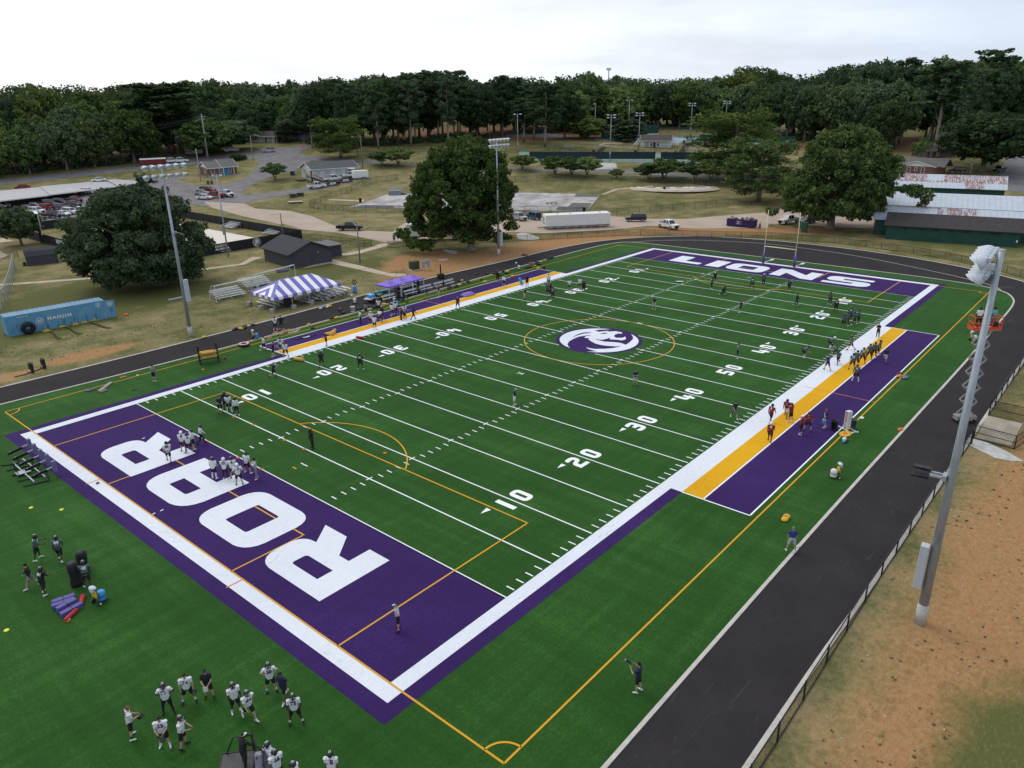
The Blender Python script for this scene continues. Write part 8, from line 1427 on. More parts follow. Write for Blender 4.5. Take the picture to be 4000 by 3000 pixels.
# weeds, tufts and pebbles on the dry ground
rs = np.random.RandomState(12); lob = []
for n_, (x0, x1, y0, y1), r0 in ((1500, (-12, 48, -38, -17.2), .03), (900, (48, 95, -34, -18), .03), (2000, (-10, 60, 67, 84), .03), (600, (62, 100, 69, 84), .03)):
 for i in range(n_):
  x, y = rs.uniform(x0, x1), rs.uniform(y0, y1)
  if math.sin(x*.7 + 3*math.sin(y*.3)) + math.sin(y*.9 + x*.2) + rs.uniform(-.9, .9) < .35: continue
  r_ = r0*rs.uniform(.6, 2.0); lob.append((x, y, hz(x, y) + r_*.35, r_*1.5, r_*1.5, r_*.8))
V, k = leaves(lob, 30000, .05, rs); tag(link('weed_tufts', quadmesh('weed_tufts', V, k, leafmat('weeds', (.13, .13, .05), (.085, .095, .035), (.26, .22, .10)))), 'weed and grass tufts scattered over the dry ground', 'weeds', None, 'stuff')
mb = MB()
for i in range(260): x, y = rs.uniform(-10, 95), rs.choice([rs.uniform(-32, -17.5), rs.uniform(66, 74)]); s_ = rs.uniform(.02, .06); mb.bx((x, y, s_*.4), (s_*2, s_*1.4, s_))
tag(mb.build('pebbles', MATS['pale_gravel'], None), 'pale pebbles and litter on the bare earth', 'pebbles', None, 'stuff')
# ---------------------------------------------------------------- people
def fused(mb, vox, name, mats, smooth=1):
 """one continuous skin over overlapping limbs"""
 me = mb.mesh('raw', []); ob = bpy.data.objects.new('raw', me); COL.objects.link(ob); md = ob.modifiers.new('r', 'REMESH'); md.mode = 'VOXEL'; md.voxel_size = vox; md.use_smooth_shade = True
 if smooth: sm = ob.modifiers.new('s', 'SMOOTH'); sm.iterations = smooth; sm.factor = .5
 dg = bpy.context.evaluated_depsgraph_get(); dg.update(); r = bpy.data.meshes.new_from_object(ob.evaluated_get(dg)); r.name = name; bpy.data.objects.remove(ob); bpy.data.meshes.remove(me); r.materials.clear()
 for m_ in mats: r.materials.append(m_)
 return r
D_ = (.25, .05, -1)
POSE = dict(stand=(3, ((3, 6, 3), (-4, 6, 5)), ((6, 13, D_), (2, 13, (.2, .05, -1)))), wide=(4, ((3, 14, 4), (-2, 14, 3)), ((4, 18, D_), (0, 18, (.15, .1, -1)))), hips=(2, ((2, 9, 2), (-3, 9, 3)), ((-16, 42, (.3, .9, -.5)), (-16, 42, (.3, .9, -.5)))),
 cross=(3, ((2, 6, 3), (-3, 6, 4)), ((20, 12, (.65, .85, .22)), (20, 12, (.6, .9, .1)))), front=(5, ((3, 7, 4), (-4, 7, 4)), ((20, 9, (.85, .45, -.3)), (18, 9, (.85, .5, -.25)))), walk=(6, ((24, 3, 8), (-20, 3, 26)), ((-22, 9, (.15, .05, -1)), (26, 9, (.6, .1, -.75)))),
 run=(14, ((48, 3, 62), (-22, 3, 48)), ((-42, 12, (.6, .2, -.3)), (42, 12, (.7, .25, .5)))), crouch=(58, ((55, 12, 72), (42, 14, 66)), ((22, 12, (.45, .2, -.9)), (35, 12, (.7, .2, -.6)))), lean=(38, ((26, 13, 32), (22, 13, 28)), ((10, 14, (.2, .1, -1)), (14, 14, (.25, .1, -1)))),
 kneel=(30, ((82, 6, 92), (-8, 6, 98)), ((32, 12, (.7, .3, -.5)), (30, 12, (.7, .3, -.5)))), sit=(22, ((86, 9, 86), (84, 12, 80)), ((36, 14, (.85, .4, -.35)), (34, 14, (.85, .4, -.4)))), point=(5, ((8, 12, 6), (-6, 12, 4)), ((12, 14, (.5, .1, -.8)), (72, 28, (1, -.1, .12)))), photo=(0, ((2, 5, 2), (-6, 5, 4)), ((46, 26, (.6, .42, .75)), (52, 22, (.62, .42, .78)))), reach=(10, ((10, 8, 8), (-10, 8, 8)), ((35, 22, (.9, -.05, -.1)), (32, 14, (.9, .2, -.2)))))
def skeleton(pose):
 lean, legs, arms = POSE[pose]; J = {}; up_ = Vector((math.sin(R(lean)), 0, math.cos(R(lean)))); J['pel'] = Vector((0, 0, 0))
 for s_, k, (hp, ab, kn) in ((1, 'L', legs[0]), (-1, 'R', legs[1])):
  h = Vector((0, s_*.095, -.03)); a = R(ab); d = Vector((math.sin(R(hp)), s_*math.sin(a), -math.cos(R(hp))*math.cos(a))).normalized(); kn_ = h + d*.44; q = hp - kn; d2 = Vector((math.sin(R(q)), s_*math.sin(a)*.8, -math.cos(R(q)))).normalized(); an = kn_ + d2*.42; f_ = Vector((math.cos(R(max(-70, min(10, q*.6 if q < -45 else 0)))), s_*.22, math.sin(R(q*.6)) if q < -45 else 0)).normalized()
  J['hip' + k], J['kne' + k], J['ank' + k], J['ft' + k] = h, kn_, an, f_
 J['chest'] = up_*.34 + Vector((0, 0, .02)); J['neck'] = up_*.54; hu = Vector((math.sin(R(lean*.45)), 0, math.cos(R(lean*.45)))); J['head'] = J['neck'] + hu*.175 + Vector((.02, 0, 0)); J['up'] = up_; J['hu'] = hu
 for s_, k, (sp, ab, fv) in ((1, 'L', arms[0]), (-1, 'R', arms[1])):
  sh = up_*.475 + Vector((0, s_*.19, 0)); a = R(ab); d = Vector((math.sin(R(sp)), s_*math.sin(a), -math.cos(R(sp))*math.cos(a))).normalized(); el = sh + d*.29; fd = Vector((fv[0], -s_*fv[1], fv[2])).normalized(); J['sh' + k], J['el' + k], J['wr' + k], J['fd' + k] = sh, el, el + fd*.25, fd
 low = min(J['ankL'].z, J['ankR'].z); dz = Vector((0, 0, .09 - low))
 for k in J:
  if k[:2] not in ('ft', 'fd', 'up', 'hu'): J[k] = J[k] + dz
 return J
SKIN = {k: mat('skin_' + k, c, .55, var=.12, vs=14) for k, c in dict(d=(.075, .038, .025), m=(.20, .105, .065), l=(.44, .27, .20)).items()}
EYE = mat('eye_dark', (.02, .014, .012), .3)
CLO = {k: mat('cloth_' + n_, c, .85, var=.14, vs=9, bump=.25, bs=26) for k, n_, c in [('W', 'white', (.66, .67, .70)), ('K', 'black', (.016, .016, .018)), ('G', 'gunmetal', (.085, .115, .125)), ('R', 'red', (.24, .025, .03)), ('N', 'navy', (.020, .024, .065)), ('S', 'grey', (.20, .205, .215)), ('L', 'light_grey', (.42, .43, .45)), ('T', 'teal', (.16, .33, .40)), ('P', 'pink', (.42, .13, .22)), ('D', 'denim', (.09, .12, .17)), ('B', 'blue', (.03, .05, .20))]}
HELM = {k: mat('helmet_' + k, c, .25, spec=.5) for k, c in dict(b=(.012, .012, .014), n=(.022, .025, .07), w=(.74, .74, .75)).items()}
HAIR = {k: mat('hair_' + k, c, .8, var=.3, vs=20) for k, c in dict(d=(.014, .010, .009), l=(.16, .085, .045), g=(.22, .20, .18)).items()}
BP = {}
def body_mesh(pose, what, fat=0.0):
 key = (pose, what)
 if key in BP: return BP[key]
 J = skeleton(pose); mb = MB(); c = J['chest']; p_ = J['pel']; n_ = J['neck']; up_ = J['up']
 def torso(e, top=True):
  for y in (-.055, .055): mb.cap(p_ + Vector((0, y, -.02)), c + Vector((0, y, 0)), .105 + e, .115 + e); mb.cap(c + Vector((0, y, 0)), c + up_*.10 + Vector((0, y*1.2, 0)), .115 + e, .09 + e)
  if top: mb.cap(J['shL'], J['shR'], .062 + e, .062 + e); mb.cap(c + up_*.08 + Vector((0, -.08, 0)), c + up_*.08 + Vector((0, .08, 0)), .095 + e, .095 + e)
 if what == 'body':
  torso(0); mb.cap(n_ - up_*.04, J['head'] - J['hu']*.04, .062, .055); h = J['head']; mb.ell(h + J['hu']*.02, (.098, .078, .115), 14, 10); mb.ell(h + Vector((.035, 0, -.055)), (.055, .052, .055)); mb.ell(h + Vector((.10, 0, -.02)), (.022, .014, .022), 8, 6)
  for s_ in (-1, 1): mb.ell(h + Vector((-.005, s_*.078, -.01)), (.022, .014, .032), 8, 6)
  for k, s_ in (('L', 1), ('R', -1)):
   mb.cap(J['hip' + k], J['kne' + k], .092, .058); mb.cap(J['kne' + k], J['kne' + k].lerp(J['ank' + k], .35), .055, .058); mb.cap(J['kne' + k].lerp(J['ank' + k], .3), J['ank' + k], .058, .037); a = J['ank' + k]; f_ = J['ft' + k]; mb.cap(a + f_*-.03 + Vector((0, 0, -.045)), a + f_*.15 + Vector((0, 0, -.058)), .04, .03)
   mb.cap(J['sh' + k], J['el' + k], .056, .042); mb.cap(J['el' + k], J['el' + k].lerp(J['wr' + k], .4), .042, .042); mb.cap(J['el' + k].lerp(J['wr' + k], .35), J['wr' + k], .042, .028)
   fd = J['fd' + k]; w_ = J['wr' + k]; side = fd.cross(Vector((0, s_, .001))).normalized(); inn = fd.cross(side).normalized(); mb.cap(w_ + fd*.02, w_ + fd*.075 + side*.018, .026, .022); mb.cap(w_ + fd*.02, w_ + fd*.07 - side*.018, .026, .022)
   for i, (o_, ln_) in enumerate(((.034, .062), (.012, .072), (-.011, .068), (-.033, .052))): b0 = w_ + fd*.08 + side*o_; b1 = b0 + fd*ln_*.55 + inn*-s_*.004; b2 = b1 + (fd*.8 + inn*(-s_)*.45).normalized()*ln_*.5; mb.cap(b0, b1, .0105, .010, 8); mb.cap(b1, b2, .010, .009, 8)
   t0 = w_ + fd*.03 + side*.03; mb.cap(t0, t0 + (fd*.6 + side*.8).normalized()*.045, .013, .011, 8); mb.cap(t0 + (fd*.6 + side*.8).normalized()*.045, t0 + (fd*.6 + side*.8).normalized()*.05 + fd*.03, .011, .009, 8)
  me = fused(mb, .0095, 'person', [SKIN['l'], EYE]); h = J['head']
  for f in me.polygons:
   q = f.center - h
   if q.x > .06 and (abs(abs(q.y) - .032) < .014 and abs(q.z - .012) < .009 or (abs(q.y) < .022 and abs(q.z + .062) < .005)): f.material_index = 1
 else:
  if what in ('jersey', 'tee', 'long'):
   e = .024 if what != 'jersey' else .030; torso(e); q = .58 if what == 'tee' else .55
   for k in 'LR':
    mb.cap(J['sh' + k], J['sh' + k].lerp(J['el' + k], q), .070 if what != 'jersey' else .085, .068)
    if what == 'long': mb.cap(J['sh' + k].lerp(J['el' + k], .4), J['el' + k], .066, .056); mb.cap(J['el' + k], J['el' + k].lerp(J['wr' + k], .93), .056, .042)
    if what == 'jersey': s_ = 1 if k == 'L' else -1; mb.ell(J['sh' + k] + up_*.035 + Vector((0, s_*.015, 0)), (.108, .098, .072), 12, 8); mb.ell(c + up_*.06 + Vector((0, s_*.09, 0)), (.15, .115, .10), 12, 8)
  elif what in ('shorts', 'pants'):
   for y in (-.055, .055): mb.cap(p_ + Vector((0, y, .06)), p_ + Vector((0, y, -.04)), .132, .132)
   for k in 'LR': mb.cap(J['hip' + k], J['hip' + k].lerp(J['kne' + k], .74), .118, .098); (mb.cap(J['hip' + k].lerp(J['kne' + k], .7), J['kne' + k], .09, .078), mb.cap(J['kne' + k], J['kne' + k].lerp(J['ank' + k], .95), .078, .06)) if what == 'pants' else None
  elif what[:4] in ('shoe', 'sock', 'tigh'):
   k = what[-1]; a = J['ank' + k]; f_ = J['ft' + k]
   if what[:4] == 'shoe': mb.cap(a + f_*-.045 + Vector((0, 0, -.045)), a + f_*.165 + Vector((0, 0, -.055)), .047, .038); mb.cap(a + f_*-.03 + Vector((0, 0, -.04)), a + Vector((0, 0, .02)), .048, .05); mb.cap(a + f_*.05 + Vector((0, 0, -.035)), a + f_*.12 + Vector((0, 0, -.05)), .045, .04)
   elif what[:4] == 'sock': mb.cap(J['kne' + k].lerp(a, .62), a, .054, .046)
   else: mb.cap(J['hip' + k].lerp(J['kne' + k], .6), J['kne' + k], .082, .064); mb.cap(J['kne' + k], J['kne' + k].lerp(a, .35), .062, .065); mb.cap(J['kne' + k].lerp(a, .3), a, .064, .044)
  me = fused(mb, .017, what.rstrip('LR'), [CLO['W']])
 BP[key] = me; return me
def head_gear():
 H = {}
 mb = MB(); n1, n2 = 20, 12; vs = []; fs = []
 for i in range(n2 + 1):
  ph = math.pi*i/n2
  for k in range(n1): a = 2*math.pi*k/n1; vs.append((.150*math.sin(ph)*math.cos(a) - .01, .128*math.sin(ph)*math.sin(a), .142*math.cos(ph) + .025))
 for i in range(n2):
  for k in range(n1):
   q = [vs[j] for j in (i*n1 + k, (i + 1)*n1 + k, (i + 1)*n1 + (k + 1) % n1, i*n1 + (k + 1) % n1)]; c = sum((Vector(x) for x in q), Vector())/4
   if (c.x > .045 and c.z < .05) or c.z < -.085: continue
   fs.append((i*n1 + k, (i + 1)*n1 + k, (i + 1)*n1 + (k + 1) % n1, i*n1 + (k + 1) % n1))
 mb.add(vs, fs, True); mb.cap((-.1, 0, .15), (.06, 0, .165), .012, .012, 6); H['helmet'] = mb.mesh('helmet', HELM['b'])
 mb = MB()
 for z, x in ((-.02, .175), (-.06, .18), (-.10, .165)): mb.tube([(.03, -.118, z + .02), (.12, -.085, z), (x, 0, z), (.12, .085, z), (.03, .118, z + .02)], .008, 5)
 for y in (-.035, .035): mb.tube([(.142, y*1.4, .03), (.168, y, -.03), (.158, y, -.10)], .008, 5)
 H['facemask'] = mb.mesh('facemask', BLKM)
 mb = MB(); [mb.box(-.09, y - .008, .16 - abs(0), .05, y + .008, .175) for y in (-.028, .028)]; H['stripe'] = mb.mesh('stripe', SW)
 def dome(rx, ry, rz_, zmin, xs=0):
  m_ = MB(); v = []; f = []
  for i in range(9):
   ph = math.pi*.62*i/8
   for k in range(18): a = 2*math.pi*k/18; z = rz_*math.cos(ph); z = max(z, zmin(math.cos(a))); v.append((rx*math.sin(ph)*math.cos(a) + xs, ry*math.sin(ph)*math.sin(a), z + .02))
  for i in range(8):
   for k in range(18): f.append((i*18 + k, (i + 1)*18 + k, (i + 1)*18 + (k + 1) % 18, i*18 + (k + 1) % 18))
  m_.add(v, f, True); return m_
 m_ = dome(.108, .088, .126, lambda c_: .045 if c_ > .2 else -.09 if c_ < -.3 else -.02, -.006); H['hair'] = m_.mesh('hair', HAIR['d'])
 m_ = dome(.109, .09, .128, lambda c_: .045 if c_ > .2 else -.10, -.006); m_.cap((-.10, 0, .02), (-.15, 0, -.16), .035, .02, 8); m_.ell((-.06, 0, -.08), (.06, .075, .09)); H['long_hair'] = m_.mesh('hair', HAIR['d'])
 m_ = dome(.112, .093, .118, lambda c_: .03, 0); m_.add([(.08, -.075, .05), (.19, -.05, .035), (.205, 0, .04), (.19, .05, .035), (.08, .075, .05), (.08, 0, .075)], [(0, 1, 2, 5), (5, 2, 3, 4)], True); H['cap'] = m_.mesh('cap', CLO['W'])
 return H
HG = head_gear(); COLR = {}
def tint(me, m_):
 k = (me.name, m_.name)
 if k not in COLR: c = me.copy(); c.name = me.name.split('.')[0]; c.materials[0] = m_; COLR[k] = c
 return COLR[k]
NUMB = {}
def number_mesh(pose, kind, num, side, m_):
 k = (pose, kind, num, side, m_.name)
 if k in NUMB: return NUMB[k]
 me = body_mesh(pose, kind); J = skeleton(pose); bv = BVHTree.FromPolygons([v.co for v in me.vertices], [tuple(p_.vertices) for p_ in me.polygons]); up_ = J['up']; fwd = Vector((up_.z, 0, -up_.x)); c = J['chest'] + up_*(.045 if side > 0 else .07); r_ = Vector((0, side, 0)); mb = MB(); vs, fs = text_geo(num, .05); out = []
 for a, b in vs:
  o_ = c + r_*(a*.21) + up_*(b*.22); h = bv.ray_cast(o_ + fwd*side*.6, -fwd*side); out.append(tuple((h[0] if h[0] is not None else o_ + fwd*side*.2) + fwd*side*.012))
 mb.add(out, fs, False); NUMB[k] = mb.mesh('jersey_number', m_); return NUMB[k]
def person(xy, pose, ang, top, num, low, head, skin, legs, label, z=0.0, sc=1.83, group=None):
 if pose == 'sit' and not z: z = 0.0
 r = thing('person', label, 'person', (*xy, hz(*xy) + .045 + z) if len(xy) == 2 else xy, toward(xy, ang), group); r.scale = (sc/1.80,)*3; J = skeleton(pose)
 if len(top) > 1 and top[1] == 'j': kind = 'jersey'
 else: kind = 'long' if top[1:] == 'l' else 'tee'
 if kind == 'jersey': r.scale = (sc/1.80*1.04, sc/1.80*1.08, sc/1.80)
 link('body', tint(body_mesh(pose, 'body'), SKIN[skin]), r); jr = link('jersey' if kind == 'jersey' else 'sweatshirt' if kind == 'long' else 'shirt', tint(body_mesh(pose, kind), CLO[top[0]]), r)
 if num:
  nm = CLO['N'] if top[0] in 'WL' else SW
  for s_ in (1, -1): link('jersey_number', number_mesh(pose, kind, num, s_, nm), jr)
 lo = 'pants' if low[1:] == 'p' else 'shorts'; link(lo, tint(body_mesh(pose, lo), CLO[low[0]]), r)
 for k in 'LR':
  link('shoe', tint(body_mesh(pose, 'shoe' + k), CLO[legs[0]]), r)
  if len(legs) > 1 and lo == 'shorts': link('sock' if legs[1] == 's' else 'tights', tint(body_mesh(pose, ('sock' if legs[1] == 's' else 'tights') + k), CLO[legs[2]]), r)
 M_ = Matrix.Translation(J['head']) @ Matrix.Rotation(math.atan2(J['hu'].x, J['hu'].z), 4, 'Y')
 def hg(nm, me, m_=None, par=r): o = link(nm, tint(me, m_) if m_ else me, par); (setattr(o, 'matrix_local', M_) if par is r else None); return o
 h0 = head[0]
 if h0 == 'k': o = hg('helmet', HG['helmet'], HELM[head[1]]); hg('facemask', HG['facemask'], None, o); (hg('helmet_stripe', HG['stripe'], None, o) if head[1] == 'b' else None)
 elif head == 'hb': pass
 elif h0 == 'h': hg('hair', HG['hair'], HAIR[head[1]])
 elif h0 == 'p': hg('hair', HG['long_hair'], HAIR[head[1]])
 elif h0 == 'c': hg('hair', HG['hair'], HAIR['d']); hg('cap', HG['cap'], CLO[head[1]])
 return r
for row in [
 ((-19.27, 6.69), 'front', -85, 'Wj', '55', 'K', 'hl', 'l', 'WsK', 'bareheaded player numbered 55 in white jersey standing apart, holding a helmet'),
 ((-18.53, 4.96), 'front', 165, 'Wj', '53', 'K', 'hd', 'l', 'WsW', 'dark haired player numbered 53 in white jersey holding a helmet before him'),
 ((-17.97, 4.24), 'front', -115, 'Wj', '', 'K', 'kb', 'l', 'K', 'white jersey player in black helmet rubbing his hands beside player 53'),
 ((-17.44, 6.84), 'hips', 170, 'Wj', '77', 'K', 'kb', 'd', 'KtK', 'dark skinned player numbered 77 in white jersey and black helmet, hand on hip'),
 ((-16.43, 6.72), 'wide', 172, 'Wj', '74', 'K', 'hd', 'l', 'KsW', 'bareheaded player numbered 74 in white jersey with pale knee pads, helmet in hand'),
 ((-15.62, 6.22), 'front', 168, 'K', '', 'K', 'cN', 'l', 'K', 'coach in navy cap and black shirt with hands folded in front'),
 ((-15.27, 4.28), 'stand', -165, 'Wj', '', 'K', 'kb', 'd', 'WsW', 'white jersey player in black helmet partly behind player 64'),
 ((-15.08, 3.37), 'walk', -158, 'Wj', '64', 'K', 'kb', 'l', 'W', 'player numbered 64 in white jersey stepping forward in black helmet'),
 ((-13.38, 4.14), 'hips', 178, 'Wj', '50', 'K', 'kb', 'l', 'KsW', 'player numbered 50 in cropped white jersey, both hands on hips'),
 ((-13.27, 3.18), 'walk', 140, 'N', '', 'K', 'cK', 'm', 'W', 'coach in navy shirt and dark cap beside player numbered 50'),
 ((-13.79, 1.42), 'wide', 174, 'Wj', '75', 'K', 'kb', 'd', 'KsW', 'player numbered 75 in white jersey standing square in black helmet'),
 ((-16.74, 1.04), 'reach', -55, 'Kl', '', 'Kp', 'cW', 'd', 'K', 'coach in black with white cap riding the platform sled'),
 ((-16.07, -0.20), 'reach', 115, 'Wj', '', 'S', 'kb', 'd', 'K', 'white jersey player in black helmet pushing at the platform sled'),
 ((-16.23, -0.86), 'stand', 20, 'Wj', '66', 'K', 'kb', 'm', 'W', 'player numbered 66 in white jersey seen from behind near the platform sled'),
 ((-16.06, -2.02), 'stand', 60, 'Wj', '', 'K', 'kb', 'd', 'K', 'white jersey player cut by the bottom edge between 66 and 78'),
 ((-14.78, -2.80), 'stand', -20, 'Wj', '78', 'K', 'kb', 'm', 'K', 'player numbered 78 in white jersey alone by the bottom edge'),
 ((-16.56, 26.45), 'reach', -100, 'Gj', '93', 'K', 'kb', 'd', 'W', 'gunmetal jersey player farthest back left, reaching out one gloved hand'),
 ((-15.65, 25.16), 'walk', -15, 'Gj', '99', 'K', 'kb', 'd', 'W', 'player numbered 99 in gunmetal jersey striding away'),
 ((-17.96, 23.33), 'walk', 75, 'Kl', '', 'S', 'cK', 'l', 'W', 'coach in black sweatshirt and grey shorts walking by players 93 and 94'),
 ((-17.71, 22.06), 'reach', -55, 'Kj', '94', 'K', 'kb', 'd', 'W', 'player numbered 94 in black jersey holding one arm out'),
 ((-15.71, 20.70), 'reach', -12, 'Gj', '45', 'K', 'kb', 'd', 'W', 'player numbered 45 in gunmetal and white facing the tackling dummy'),
 ((-4.09, 33.67), 'walk', -4, 'Wj', '80', 'K', 'kb', 'l', 'K', 'player numbered 80 in white jersey walking on the letter R'),
 ((-2.33, 34.63), 'stand', -10, 'Wj', '8', 'K', 'kw', 'l', 'K', 'white helmeted player in white jersey at the edge of the letter R'),
 ((-2.17, 33.93), 'wide', 5, 'Wj', '9', 'K', 'kn', 'm', 'K', 'player numbered 9 in white jersey and navy helmet on the letter R'),
 ((-1.59, 34.32), 'stand', -60, 'Wj', '', 'K', 'kn', 'l', 'W', 'white jersey player hidden behind player numbered 9'),
 ((-0.59, 34.75), 'walk', -75, 'Wl', '', 'Kp', 'kn', 'd', 'K', 'player in long white sleeves and navy helmet on the goal line'),
 ((-3.24, 27.86), 'stand', -30, 'Wj', '', 'K', 'kb', 'm', 'WtW', 'white jersey player in black helmet standing in the fork of the letter A'),
 ((-2.71, 27.10), 'stand', -20, 'Wj', '22', 'K', 'kw', 'd', 'WtK', 'white helmeted player numbered 22 on purple beside the letter A'),
 ((-2.24, 26.74), 'stand', 0, 'Wj', '4', 'K', 'kb', 'l', 'K', 'player numbered 4 in black helmet behind the player with hands on hips'),
 ((-2.53, 25.40), 'hips', 0, 'Wj', '12', 'K', 'kw', 'l', 'K', 'white helmeted player numbered 12 on letter A with hands on hips'),
 ((-1.04, 26.64), 'wide', -40, 'Wj', '', 'K', 'kn', 'l', 'W', 'white jersey player in navy helmet striding wide at the goal line'),
 ((-1.14, 25.21), 'photo', 100, 'Ll', '', 'Sp', 'hd', 'd', 'W', 'coach in pale grey hooded top with both hands at his head'),
 ((4.05, 39.78), 'front', -170, 'N', '', 'K', 'hd', 'l', 'K', 'coach in navy shirt reading a paper on the goal side of the group of four'),
 ((4.89, 40.24), 'stand', 170, 'Kj', '', 'K', 'kb', 'd', 'K', 'player in black helmet at the back of the group of four near the ten'),
 ((4.78, 39.46), 'front', 175, 'Wj', '', 'K', 'kb', 'd', 'WtW', 'player with white leggings in the group of four near the ten'),
 ((4.81, 38.16), 'stand', 165, 'Wl', '', 'K', 'kb', 'd', 'W', 'player in long white sleeves at the edge of the group of four'),
 ((4.16, 53.59), 'stand', -40, 'Sl', '', 'K', 'cN', 'l', 'WsK', 'man in grey sweatshirt and navy cap alone by the left track'),
 ((5.02, 26.40), 'stand', 120, 'Kj', '', 'Kp', 'kb', 'd', 'K', 'lone player in black with white collar near the five yard hash marks'),
 ((-6.09, 2.76), 'hips', 95, 'L', '', 'K', 'cL', 'l', 'K', 'man in pale grey polo and grey cap standing in the purple end zone'),
 ((-1.52, -10.12), 'photo', 72, 'N', '', 'K', 'hd', 'l', 'W', 'photographer in navy shirt and black shorts aiming a long lens'),
 ((15.58, -11.26), 'wide', 12, 'B', '', 'L', 'hg', 'l', 'W', 'grey haired man in blue shirt and pale shorts seen from behind by the track'),
 ((17.51, 53.56), 'walk', -95, 'Wj', '7', 'K', 'hd', 'l', 'W', 'white jersey player walking at the corner of the purple strip'),
 ((16.94, 50.68), 'reach', -85, 'K', '', 'K', 'hl', 'l', 'W', 'coach in black polo holding out a paper at the corner of the strip'),
 ((18.58, 51.55), 'stand', 178, 'Wj', '86', 'K', 'kb', 'l', 'W', 'player numbered 86 in white jersey at the end of the purple strip'),
 ((17.75, 49.39), 'wide', 172, 'Wj', '1', 'K', 'kb', 'l', 'K', 'white jersey player leaning forward on the end of the gold stripe'),
 ((23.32, 49.15), 'front', 110, 'N', '', 'K', 'hd', 'l', 'L', 'coach in navy shirt on the white band before the gold foam rolls'),
 ((13.03, 44.63), 'run', -80, 'N', '', 'K', 'hg', 'l', 'K', 'older man in navy jogging across the fifteen yard line'),
 ((18.28, 43.17), 'wide', 25, 'Kj', '', 'K', 'kb', 'm', 'K', 'player in black jersey and helmet seen from behind near the twenty'),
 ((20.48, 39.08), 'wide', -15, 'Kj', '22', 'K', 'kb', 'd', 'W', 'player numbered 22 in black jersey near the twenty five yard line'),
 ((23.27, 59.98), 'stand', -165, 'Wj', '2', 'K', 'hd', 'd', 'WsW', 'bareheaded player numbered 2 in white jersey at the track edge'),
 ((24.01, 59.72), 'hips', -5, 'Kl', '', 'K', 'hd', 'd', 'W', 'man in black with hands on hips at the track edge'),
 ((32.10, 53.52), 'stand', -80, 'Wj', '', 'K', 'kb', 'd', 'KtK', 'white jersey player with black leggings on the purple strip'),
 ((32.62, 51.97), 'front', -160, 'Wj', '', 'K', 'kw', 'm', 'W', 'white helmeted player with bare midriff at the gold stripe'),
 ((31.60, 49.99), 'stand', -20, 'Wj', '', 'K', 'kb', 'l', 'W', 'white jersey player in black helmet nearest the white band'),
 ((34.09, 52.03), 'lean', -25, 'Wj', '', 'K', 'kn', 'm', 'K', 'navy helmeted player bending forward on the purple strip'),
 ((35.03, 52.57), 'stand', -150, 'Kj', '', 'K', 'kb', 'm', 'W', 'player in black jersey beside the bending navy helmeted player'),
 ((37.58, 56.24), 'stand', 180, 'Wj', '', 'K', 'kb', 'd', 'K', 'white jersey player standing on turf behind the purple strip'),
 ((37.13, 52.94), 'walk', -40, 'Wj', '', 'K', 'kb', 'l', 'W', 'white jersey player striding along the outer line of the strip'),
 ((38.08, 53.25), 'stand', 175, 'Wj', '', 'K', 'kb', 'd', 'W', 'white jersey player with white shoes near the hanging towels'),
 ((35.15, 56.06), 'stand', -40, 'S', '', 'K', 'pd', 'l', 'W', 'girl in grey shirt carrying blue bottles near the pale bin'),
 ((37.70, 50.99), 'stand', -170, 'Wj', '', 'K', 'kb', 'd', 'K', 'white jersey player behind the coach with the blocking shield'),
 ((37.00, 50.19), 'point', -75, 'S', '', 'K', 'cW', 'l', 'W', 'coach in grey shirt holding a gold and black blocking shield, arm outstretched'),
 ((37.83, 49.34), 'walk', -70, 'Nl', '', 'Np', 'hd', 'd', 'K', 'man all in navy walking with hood up past the blocking shield'),
 ((46.62, 55.96), 'point', 30, 'B', '', 'S', 'cN', 'l', 'K', 'man in blue sweatshirt by the open cooler beside the benches'),
 ((48.34, 55.16), 'stand', 75, 'N', '', 'L', 'pl', 'l', 'W', 'woman in navy top and pale shorts by the outer line of the strip'),
 ((52.60, 58.58), 'sit', -160, 'N', '', 'K', 'hd', 'm', 'W', 'player in navy sitting bowed on the bench near the speaker post'),
 ((45.68, 61.77), 'sit', 150, 'S', '', 'K', 'hd', 'l', 'W', 'person in grey shirt sitting under the nearest canopy'),
 ((45.95, 61.42), 'sit', 165, 'N', '', 'L', 'hd', 'd', 'W', 'person in navy shirt sitting beside the one in grey under the canopy'),
 ((50.22, 61.68), 'stand', 60, 'Kl', '', 'Kp', 'hd', 'd', 'W', 'person in black standing under the farthest canopy'),
 ((50.73, 63.28), 'stand', 160, 'K', '', 'Kp', 'cK', 'd', 'K', 'person in black behind the equipment cases'),
 ((61.25, 54.75), 'stand', 170, 'Kj', '', 'K', 'kb', 'd', 'W', 'player in dark jersey with pale bib on the outer strip line'),
 ((59.49, 51.95), 'stand', -30, 'Wl', '', 'K', 'hd', 'l', 'W', 'helper in white shirt bending at the gold stripe with blue carrier'),
 ((45.36, 48.30), 'wide', -10, 'N', '', 'K', 'hg', 'l', 'K', 'man in navy shirt and shorts at the midfield end of the white band'),
 ((61.78, 49.06), 'stand', 165, 'K', '', 'K', 'hl', 'd', 'N', 'man in black shirt standing beside the blue bag'),
 ((55.21, 44.15), 'reach', -85, 'K', '', 'L', 'hg', 'l', 'K', 'coach in black shirt and pale shorts near the far forty'),
 ((64.50, 46.89), 'stand', 10, 'Wj', '', 'K', 'hd', 'l', 'W', 'bareheaded player in pale jersey on the white band behind the cluster'),
 ((59.21, 42.98), 'stand', 175, 'Gj', '', 'K', 'kb', 'l', 'W', 'player with bare legs in the tight cluster near the far forty'),
